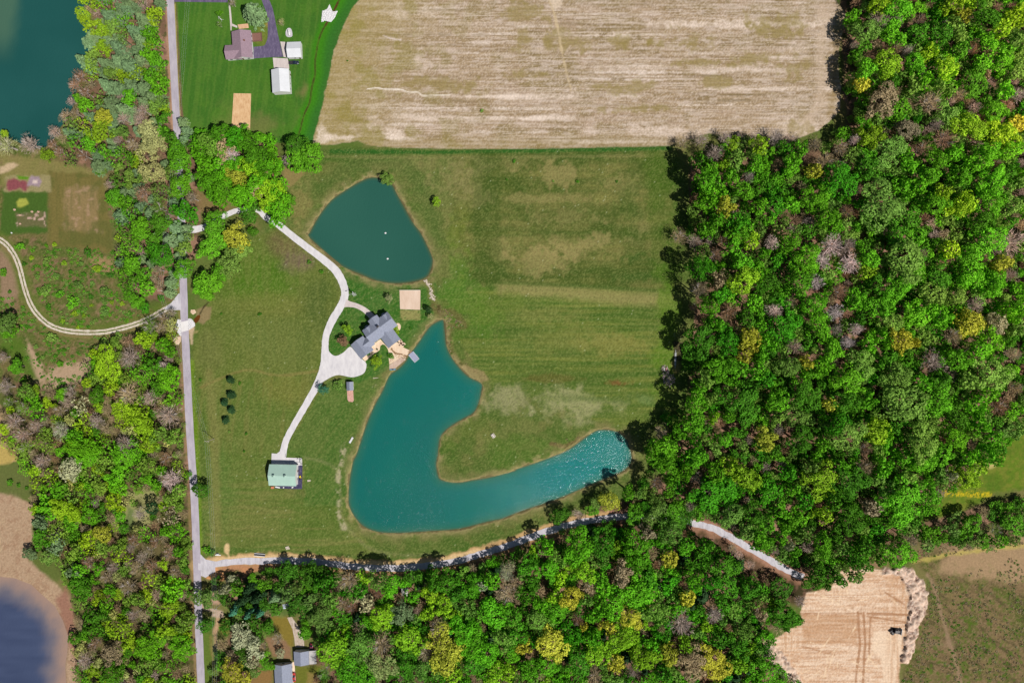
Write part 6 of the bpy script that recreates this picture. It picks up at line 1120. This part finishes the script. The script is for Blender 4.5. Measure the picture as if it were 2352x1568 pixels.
# gap filling trees of the woods, smaller crowns between the traced ones
fill = []; FX = [[(t[0]), t[1], t[2]] for t in T]; 
TH = {'east': 'ggggdddddeooooobpr', 'south': 'gggddddeoooybbrk', 'southwest': 'dddgoobk', 'west': 'ggooyyyddbbprros', 'lake': 'GGGGGGobGyp', 'hedge': 'gdob', 'north': 'gggdoy'}
KEEP = [(cd('Q', 840, 870), 15), (cd('S', 552, 305), 12), (cd('S', 295, 400), 13), (cd('C1', 950, 400), 44), (cd('C4', 1030, 640), 10)]; rs = np.random.RandomState(77)
OPENP = [cds('E', [(860,840),(1130,860),(1260,1000),(1400,1380),(1300,1600),(640,1600),(880,1300),(1000,1100)])]
for wk, poly in WOODS.items():
    xs = [p[0] for p in poly]; ys = [p[1] for p in poly]; area = (max(xs) - min(xs)) * (max(ys) - min(ys)); n = int(area / 40)
    for i in range(n):
        x, y = rs.uniform(min(xs), max(xs)), rs.uniform(min(ys), max(ys)); r_ = rs.uniform(10, 19)
        if not inpoly(np.array([x]), np.array([y]), poly)[0]: continue
        x2, y2, r2 = clear_roads(x, y, r_)
        if abs(x2 - x) > 1 or abs(y2 - y) > 1 or r2 < r_ - .5: continue
        A = np.array(FX); d = np.hypot(A[:, 0] - x, A[:, 1] - y)
        if (d < (A[:, 2] + r_) * (.68 if wk in ('west', 'lake') else .66)).any(): continue
        if any(math.hypot(x - c[0], y - c[1]) < q_ for c, q_ in KEEP) or any(inpoly(np.array([x]), np.array([y]), o_)[0] for o_ in OPENP): continue
        FX.append([x, y, r_]); c = TH[wk][rs.randint(len(TH[wk]))]; kd = 'P' if c in 'Gk' else ('B' if c in 'bpr' else 'L')
        t = [x, y, r_, kd, c, 'f', '', wk]; h = {'east': 14, 'south': 12, 'southwest': 9, 'west': 8.5, 'lake': 9, 'hedge': 9, 'north': 9}[wk] * rs.uniform(.65, .95); t.append(h)
        f = 1 - h * .68 / H; t.append(((x - 1176) * U * f, (784 - y) * U * f)); fill.append(t)
        if rs.rand() < .5: 
            t2 = list(t); t2[2] = 8; t2[8] = 3.0; t2[3] = 'L'; t2[4] = 'odo'[rs.randint(3)]; t2[9] = (t[9][0] + rs.uniform(-4, 4), t[9][1] + rs.uniform(-4, 4)); fill.append(t2)
def shape(t):
    """crown half height and centre height"""
    kd, h = t[3], t[8]
    if kd == 'S': return h * .52, h * .45
    if kd == 'P': return h * .46, h * .53
    return h * .36, h * .64
def tone(x, y, wk):
    """stands of one species: broad drifts of lighter and darker kinds through the woods"""
    n = .82 + .36 * float(vnoise(np.array([x / 120.0]), np.array([y / 120.0]), 5)[0])
    if wk == 'east': n *= min(1.25, max(.85, .9 + .36 * (x - 1560) / 800 - .12 * (y - 300) / 900))
    return n
def tcol(c, rnd, wk=None, p=None):
    a = alb(PAL[c], KL); a = [u * v for u, v in zip(a, ZT.get(wk, (1, 1, 1)) if c in 'gdeyots' else (1, 1, 1))]; a = [u * (tone(p[0], p[1], wk) if p else 1) for u in a]; a[0] *= 1 + .5 * (max(0, tone(p[0], p[1], wk) - 1) if p else 0); j = rnd.uniform(.82, 1.18); g = rnd.uniform(.93, 1.07); return [min(.8, a[0] * j * g), min(.8, a[1] * j), min(.8, a[2] * j / g)]
# which ones stand as things of their own: the largest of each kind
big = [t for t in T]
leafy = sorted([t for t in big if t[3] == 'L'], key=lambda t: -t[2]); solo = leafy[:300] + [t for t in big if t[3] in 'BPS']
for t in leafy[300:]:
    if t[7] is None or t[5] == 's' or t[6] in ('H', 'V', 'F', 'L'): solo.append(t)
solo_ids = set(id(t) for t in solo); rest = [t for t in T if id(t) not in solo_ids] + fill

# ---- labels: colour and kind, then where it stands by things one can find
NUM = ['first', 'second', 'third', 'fourth', 'fifth', 'sixth', 'seventh', 'eighth', 'ninth', 'tenth', 'eleventh', 'twelfth']
CW = ['edge', 'one', 'two', 'three', 'four', 'five', 'six', 'seven', 'eight', 'nine', 'ten', 'eleven', 'twelve', 'thirteen', 'fourteen', 'fifteen', 'sixteen', 'seventeen', 'eighteen', 'nineteen', 'twenty']
def cnt(n): n = int(max(0, min(20, round(n)))); return 'first crown' if n == 0 else ('%s crown' if n == 1 else '%s crowns') % CW[n]
YN = [(270, 'tilled plot'), (300, 'plot bottom'), (330, 'field corner'), (350, 'field bottom edge'), (375, 'creek bare tree'), (400, 'upper pond tip'), (430, 'upper pond shoulder'), (463, 'lone meadow tree'), (490, 'pond left bend'), (520, 'drive mouth'), (560, 'upper float'), (594, 'lower float'), (630, 'pond bottom'), (670, 'sand court')]
YL = [(40, 'big north spruce'), (112, 'white garage'), (190, 'white pole barn'), (255, 'tilled plot'), (342, 'field bottom edge'), (410, "upper pond's tip"), (463, 'lone meadow tree'), (535, 'upper white float'), (594, 'lower white float'), (688, 'sand court'), (765, 'grey house'), (818, 'dock'), (862, 'brush pile'), (900, 'small shed'), (950, 'five spruces'), (1000, 'picnic table'), (1045, 'barn forecourt'), (1092, 'green barn'), (1125, 'lone roadside tree'), (1180, "pond's lower shore"), (1240, 'lower lawn'), (1300, 'gravel track'), (1358, 'hidden shed'), (1420, 'house gravel'), (1500, 'red pickup'), (1560, 'red car')]
XL = [(470, 'road'), (530, 'garden-side lawn'), (600, "green barn's left"), (650, 'green barn'), (700, 'white car'), (760, "drive's bend"), (808, 'small shed'), (870, 'grey house'), (930, 'hidden shed'), (1000, 'inner pond shore'), (1060, "inner lawn's tip"), (1133, 'picnic table'), (1200, 'pale meadow patch'), (1280, "pond arm's middle"), (1350, 'shadowed shore'), (1420, "pond's right end"), (1475, 'dark tree shadow'), (1540, 'brush pile'), (1600, "wood's meadow edge"), (1660, "track's far bend"), (1730, "track's end"), (1800, 'earth clearing')]
def near(L_, v): return min(L_, key=lambda a: abs(a[0] - v))[1]
def describe(t):
    x, y, r_, kd, c, src, k, wk = t[:8]
    size = 'broad' if r_ > 29 else ('slim' if r_ < 17 else 'middling')
    nm = {'L': 'tree', 'B': 'bare tree', 'P': 'conifer', 'S': 'bush'}[kd]
    if kd == 'B' and c in 'osw': nm = 'thinly leafed tree'
    head = '%s %s %s' % (size, CN[c], nm)
    if wk == 'east':
        if y < 335: n = (x - 1950) / 40; ref = 'from tan field'
        else: n = (x - 1590) / 42; ref = 'from meadow'
        return '%s, %s %s, level with %s' % (head, cnt(n), ref, near(YL, y))
    if wk in ('south', 'southwest'):
        tr_y = np.interp(x, [480, 700, 900, 1100, 1300, 1430, 1600, 1740, 1830], [1310, 1300, 1315, 1285, 1215, 1200, 1215, 1270, 1330]); n = (y - tr_y) / 40
        return '%s, %s below gravel track, under %s' % (head, cnt(n), near(XL, x))
    if wk in ('west', 'lake'):
        n = (np.interp(y, [0, 300, 500, 800, 1100, 1568], [385, 395, 400, 415, 435, 448]) - x) / 36
        return '%s, %s left of road, level with %s' % (head, cnt(n), near(YL, y))
    if wk == 'hedge': return '%s in the hedge below the yellow meadow, %s' % (head, 'left end' if x < 2180 else ('middle' if x < 2260 else 'right end'))
    if wk == 'north' or (430 < x < 680 and 270 < y < 720): return '%s, %s right of road, level with %s' % (head, cnt((x - np.interp(y, [0, 300, 700], [400, 415, 430])) / 24), near(YN, y))
    if x < 470 and y < 800: return '%s in %s scrub, level with %s' % (head, 'far left' if x < 90 else ('left' if x < 160 else ('middle' if x < 230 else ('right' if x < 300 else 'roadside'))), near(YL, y))
    if x < 470: return '%s near road edge, level with %s' % (head, near(YL, y))
    return '%s on open grass, level with %s, below %s' % (head, near(YL, y), near(XL, x))
SPECIAL = {(k, int(x), int(y)): s for k, x, y, s in [
 ('A2', 918, 1200, 'small olive tree leaning over the top tip of the upper pond'), ('A2', 1250, 1355, 'lone yellow green tree in the meadow right of the upper pond'), ('A2', 310, 980, 'left deep green crown of the round clump at the field corner'), ('A2', 400, 1050, 'right bright green crown of the round clump at the field corner'),
 ('A2', 320, 1070, 'lower bright green crown of the round clump at the field corner'), ('A2', 250, 1080, 'bare grey tree at the foot of the round clump by the creek'), ('L', 370, 370, 'small bright green tree above the white swing on the north lawn'), ('L', 380, 720, 'thin olive tree below the white swing on the north lawn'), ('L', 760, 90, 'tan brown tree at the top edge beside the sidewalk'),
 ('L', 1290, 300, 'big grey green spruce inside the curve of the dark drive'), ('L', 2190, 660, 'small pale thin tree right of the curving dark drive'), ('C1', 1355, 275, 'lone deep green tree at the roadside casting its shadow on the road'), ('C1', 1375, 990, 'olive tree at the roadside above the small south driveway'), ('C1', 1380, 1180, 'deep green tree overhanging the road below the small south driveway'),
 ('H', 85, 590, 'round yellow green tree inside the drive loop by the grey house'), ('H', -20, 830, 'dark reddish brown tree inside the drive loop near the apron'), ('H', 740, 1300, 'yellow green tree on the lawn between apron and beach'), ('H', 1160, 620, 'yellow green bush against the right end of the grey house'), ('H', 1060, 1170, 'deep green bush on the terrace above the beach'),
 ('H', 560, 1120, 'low dark bush at the garage wall of the grey house'), ('H', 1210, 720, 'small green bush beside the terrace wing of the grey house'), ('F', 335, 355, 'round olive bush in the grass between the drive and the small shed'), ('F', 60, 440, 'bluish green tree shading the drive below the apron'),
 ('V', 1080, 400, 'pale sage tree on the lawn left of the sand court'), ('V', 1950, 650, 'blackish green tree beside the stone spillway, right of the sand court'), ('V', 2000, 790, 'pale sage tree at the shore below the blackish spillway tree'),
 ('B1', 1537, 1050, 'topmost of the five dark young spruces on the west lawn'), ('B1', 1540, 1150, 'second from the top of the five dark young spruces'), ('B1', 1497, 1203, 'leftmost of the five dark young spruces on the west lawn'), ('B1', 1543, 1253, 'fourth from the top of the five dark young spruces'), ('B1', 1506, 1322, 'lowest of the five dark young spruces on the west lawn'),
 ('B1', 1240, 300, 'broad bright green tree overhanging the county road below the white drive')]}
labels = {}
for t in solo:
    key = None
    for (k, x, y), s in SPECIAL.items():
        X, Y = cd(k, x, y)
        if t[6] == k and abs(X - t[0]) < .6 and abs(Y - t[1]) < .6: key = s
    t.append(key or describe(t)); labels.setdefault(t[10], []).append(t)
for s, L_ in labels.items():
    if len(L_) > 1:
        byx = (max(a[0] for a in L_) - min(a[0] for a in L_)) > (max(a[1] for a in L_) - min(a[1] for a in L_)); L_.sort(key=lambda a: a[0] if byx else a[1])
        W2 = ('left', 'right') if byx else ('upper', 'lower')
        for i, a in enumerate(L_):
            n = len(L_); w_ = W2[i] if n == 2 else ('middle' if n == 3 and i == 1 else ({'left': 'leftmost', 'upper': 'topmost'}[W2[0]] if i == 0 else ({'right': 'rightmost', 'lower': 'lowest'}[W2[1]] if i == n - 1 else NUM[i] + ('-from-left' if byx else '-from-top'))))
            a[10] = w_ + ' ' + s
GRP = {'east': 'trees of the east wood', 'south': 'trees of the south wood', 'southwest': 'trees around the south homestead', 'west': 'trees of the lower west wood', 'lake': 'trees between lake and road', 'hedge': 'hedge trees below the yellow meadow', 'north': 'trees by the drive entrance', None: 'scattered trees and bushes'}
rnd = random.Random(99)
for t in solo:
    kd, c = t[3], t[4]; rz, zc = shape(t); rm = t[2] * U * ((1.15 if t[0] < 1900 else 1.24) if kd in 'LS' else 1.08); h = t[8]
    nm = {'L': 'leafy_tree', 'B': 'bare_tree', 'P': 'conifer', 'S': 'bush'}[kd]
    e = empty(nm, (*t[9], 0), rnd.uniform(0, 6.28)); lb = ' '.join(t[10].split()[:16])
    tag(e, lb, 'bush' if kd == 'S' else 'tree', 'five young spruces on the west lawn' if t[5] == 'c' else ({'L': 'leafy ', 'B': 'bare ', 'P': 'conifer ', 'S': 'bush '}[kd] + GRP[t[7]]))
    thin = kd == 'L' and t[7] in ('west', 'lake') and c in 'oysgb' and rnd.random() < .3; rm *= 1.22 if kd == 'P' and t[7] == 'lake' else 1
    src = MESH['X'] if (kd == 'L' and rm > 8.2) else MESH['T' if thin else kd]
    o = link('foliage' if kd != 'B' else 'twigs', src[rnd.randrange(len(src))], e, (0, 0, zc)); o.scale = (rm * rnd.uniform(.84, 1.2), rm * rnd.uniform(.84, 1.2), rz); o.color = (*tcol(c, rnd, t[7], t), 1)
    if kd != 'S' or rm > 1.5:
        tk_ = link('trunk', TRK[kd][rnd.randrange(len(TRK[kd]))], e, (0, 0, 0)); s_ = max(rm * 2.4, h * .5) if kd != 'P' else rm * 2.2; tk_.scale = (s_, s_, h)
# ---- low tufts and dead brush of the rough ground, too many to count
def tufts(name, label, polys, dens, cols, r0, r1, mask=None, kd='L'):
    rs = np.random.RandomState(len(name)); V_ = []; F_ = []; C_ = []; A_ = []; n0 = 0; small = [crown_leaf(900 + i, 70, .3) for i in range(4)] if kd == 'L' else [crown_bare(910 + i, 60, .03) for i in range(3)]
    for poly in polys:
        xs = [p[0] for p in poly]; ys = [p[1] for p in poly]; n = int((max(xs) - min(xs)) * (max(ys) - min(ys)) / dens); X = rs.uniform(min(xs), max(xs), n); Y = rs.uniform(min(ys), max(ys), n); ok = inpoly(X, Y, poly) & (vnoise(X / 26, Y / 26, 3) > rs.uniform(.25, .7, n))
        ok &= dseg(X, Y, TRACK) > 12; ok &= dseg(X, Y, ROAD) > 14
        for x, y in zip(X[ok], Y[ok]):
            v, f, a = small[rs.randint(len(small))]; r_ = rs.uniform(r0, r1); gx2, gy2 = D2W(x, y); v = v * np.array([r_, r_, r_ * .6]) + np.array([gx2, gy2, r_ * .3]); V_.append(v); F_.append(f + n0); n0 += len(v); A_.append(a)
            C_.append(np.tile(np.array(tcol(cols[rs.randint(len(cols))], rnd), dtype=np.float32), (len(v), 1)))
    o = link(name, mesh_np(name, np.concatenate(V_), np.concatenate(F_), M_LEAFS, False, {'Col': np.concatenate(C_), 'v': np.concatenate(A_)})); tag(o, label, 'undergrowth', kind='stuff')
SCRUB = cds('B1', [(190,150),(760,170),(820,300),(800,480),(1000,590),(880,660),(700,700),(440,690),(300,600),(240,400)]); SCRUB2 = cds('B1', [(0,480),(120,500),(200,600),(430,760),(880,740),(640,900),(560,1120),(300,1180),(150,900),(0,760)]); BRUSH = cds('C4', [(1130,900),(1792,700),(1792,1568),(960,1568),(1060,1420),(1150,1100)])
tufts('undergrowth', 'low green and olive tufts scattered over the scrub left of the road', [SCRUB, SCRUB2, cds('A1', [(700,1150),(900,1200),(960,1500),(760,1568)])], 30, 'odooddg', .3, 1.15)
tufts('dead_brush', 'straw and olive brush covering the rough land right of the cleared earth', [BRUSH, [(2110,1240),(2380,1190),(2380,1260),(2110,1280)]], 30, 'obbsbbd', .2, .8)
tufts('shore_weeds', 'weedy tufts on the shore between the spillway and the lower pond', [cds('B2', [(1240,540),(1300,560),(1440,680),(1360,800),(1440,930),(1580,1040),(1480,1020),(1350,880),(1310,640),(1230,640)]), cds('B3', [(345,1470),(560,1420),(520,1450),(360,1500)])], 30, 'obbo', .25, .7)
# ---- everything smaller in the woods as one mass of trees
VV = []; FF = []; CC = []; AA = []; n0 = 0; rs = np.random.RandomState(3); TV = []; TF = []; tn = 0
for t in rest:
    kd, c = t[3], t[4]; rz, zc = shape(t); rm = t[2] * U * (1.12 if kd != 'P' else 1.35); L_ = LIBS['T' if (kd == 'L' and t[7] in ('west', 'lake') and rs.rand() < .35) else kd]; V_, F_, a_ = L_[rs.randint(len(L_))]; an = rs.uniform(0, 6.28); ca, sa = math.cos(an), math.sin(an)
    v = V_ * np.array([rm, rm, rz]); v = np.stack([v[:, 0] * ca - v[:, 1] * sa + t[9][0], v[:, 0] * sa + v[:, 1] * ca + t[9][1], v[:, 2] + zc], 1)
    VV.append(v); FF.append(F_ + n0); n0 += len(v); CC.append(np.tile(np.array(tcol(c, rnd, t[7], t), dtype=np.float32), (len(v), 1))); AA.append(a_)
    b = .02 * t[8]; x, y = t[9]; TV += [(x - b, y - b, 0), (x + b, y - b, 0), (x + b, y + b, 0), (x - b, y + b, 0), (x - b * .3, y - b * .3, t[8] * .8), (x + b * .3, y - b * .3, t[8] * .8), (x + b * .3, y + b * .3, t[8] * .8), (x - b * .3, y + b * .3, t[8] * .8)]
    TF += [(tn + i, tn + (i + 1) % 4, tn + 4 + (i + 1) % 4, tn + 4 + i) for i in range(4)]; tn += 8
nv = n0; VV.append(np.array(TV)); FF.append(np.array(TF) + nv); CC.append(np.tile(np.array(alb((120, 104, 92)), dtype=np.float32), (len(TV), 1))); AA.append(np.full(len(TV), .5))
o = link('woodland', mesh_np('woodland', np.concatenate(VV), np.concatenate(FF), M_LEAFS, False, {'Col': np.concatenate(CC), 'v': np.concatenate(AA)}))
tag(o, 'mass of smaller mixed green and bare trees filling the woods between the large crowns', 'woodland', kind='stuff')
print('long', [t[10] for t in solo if len(t[10].split()) > 16][:5]); print('solo trees', len(solo), 'mass', len(rest), 'labels', len(set(t[10] for t in solo)))
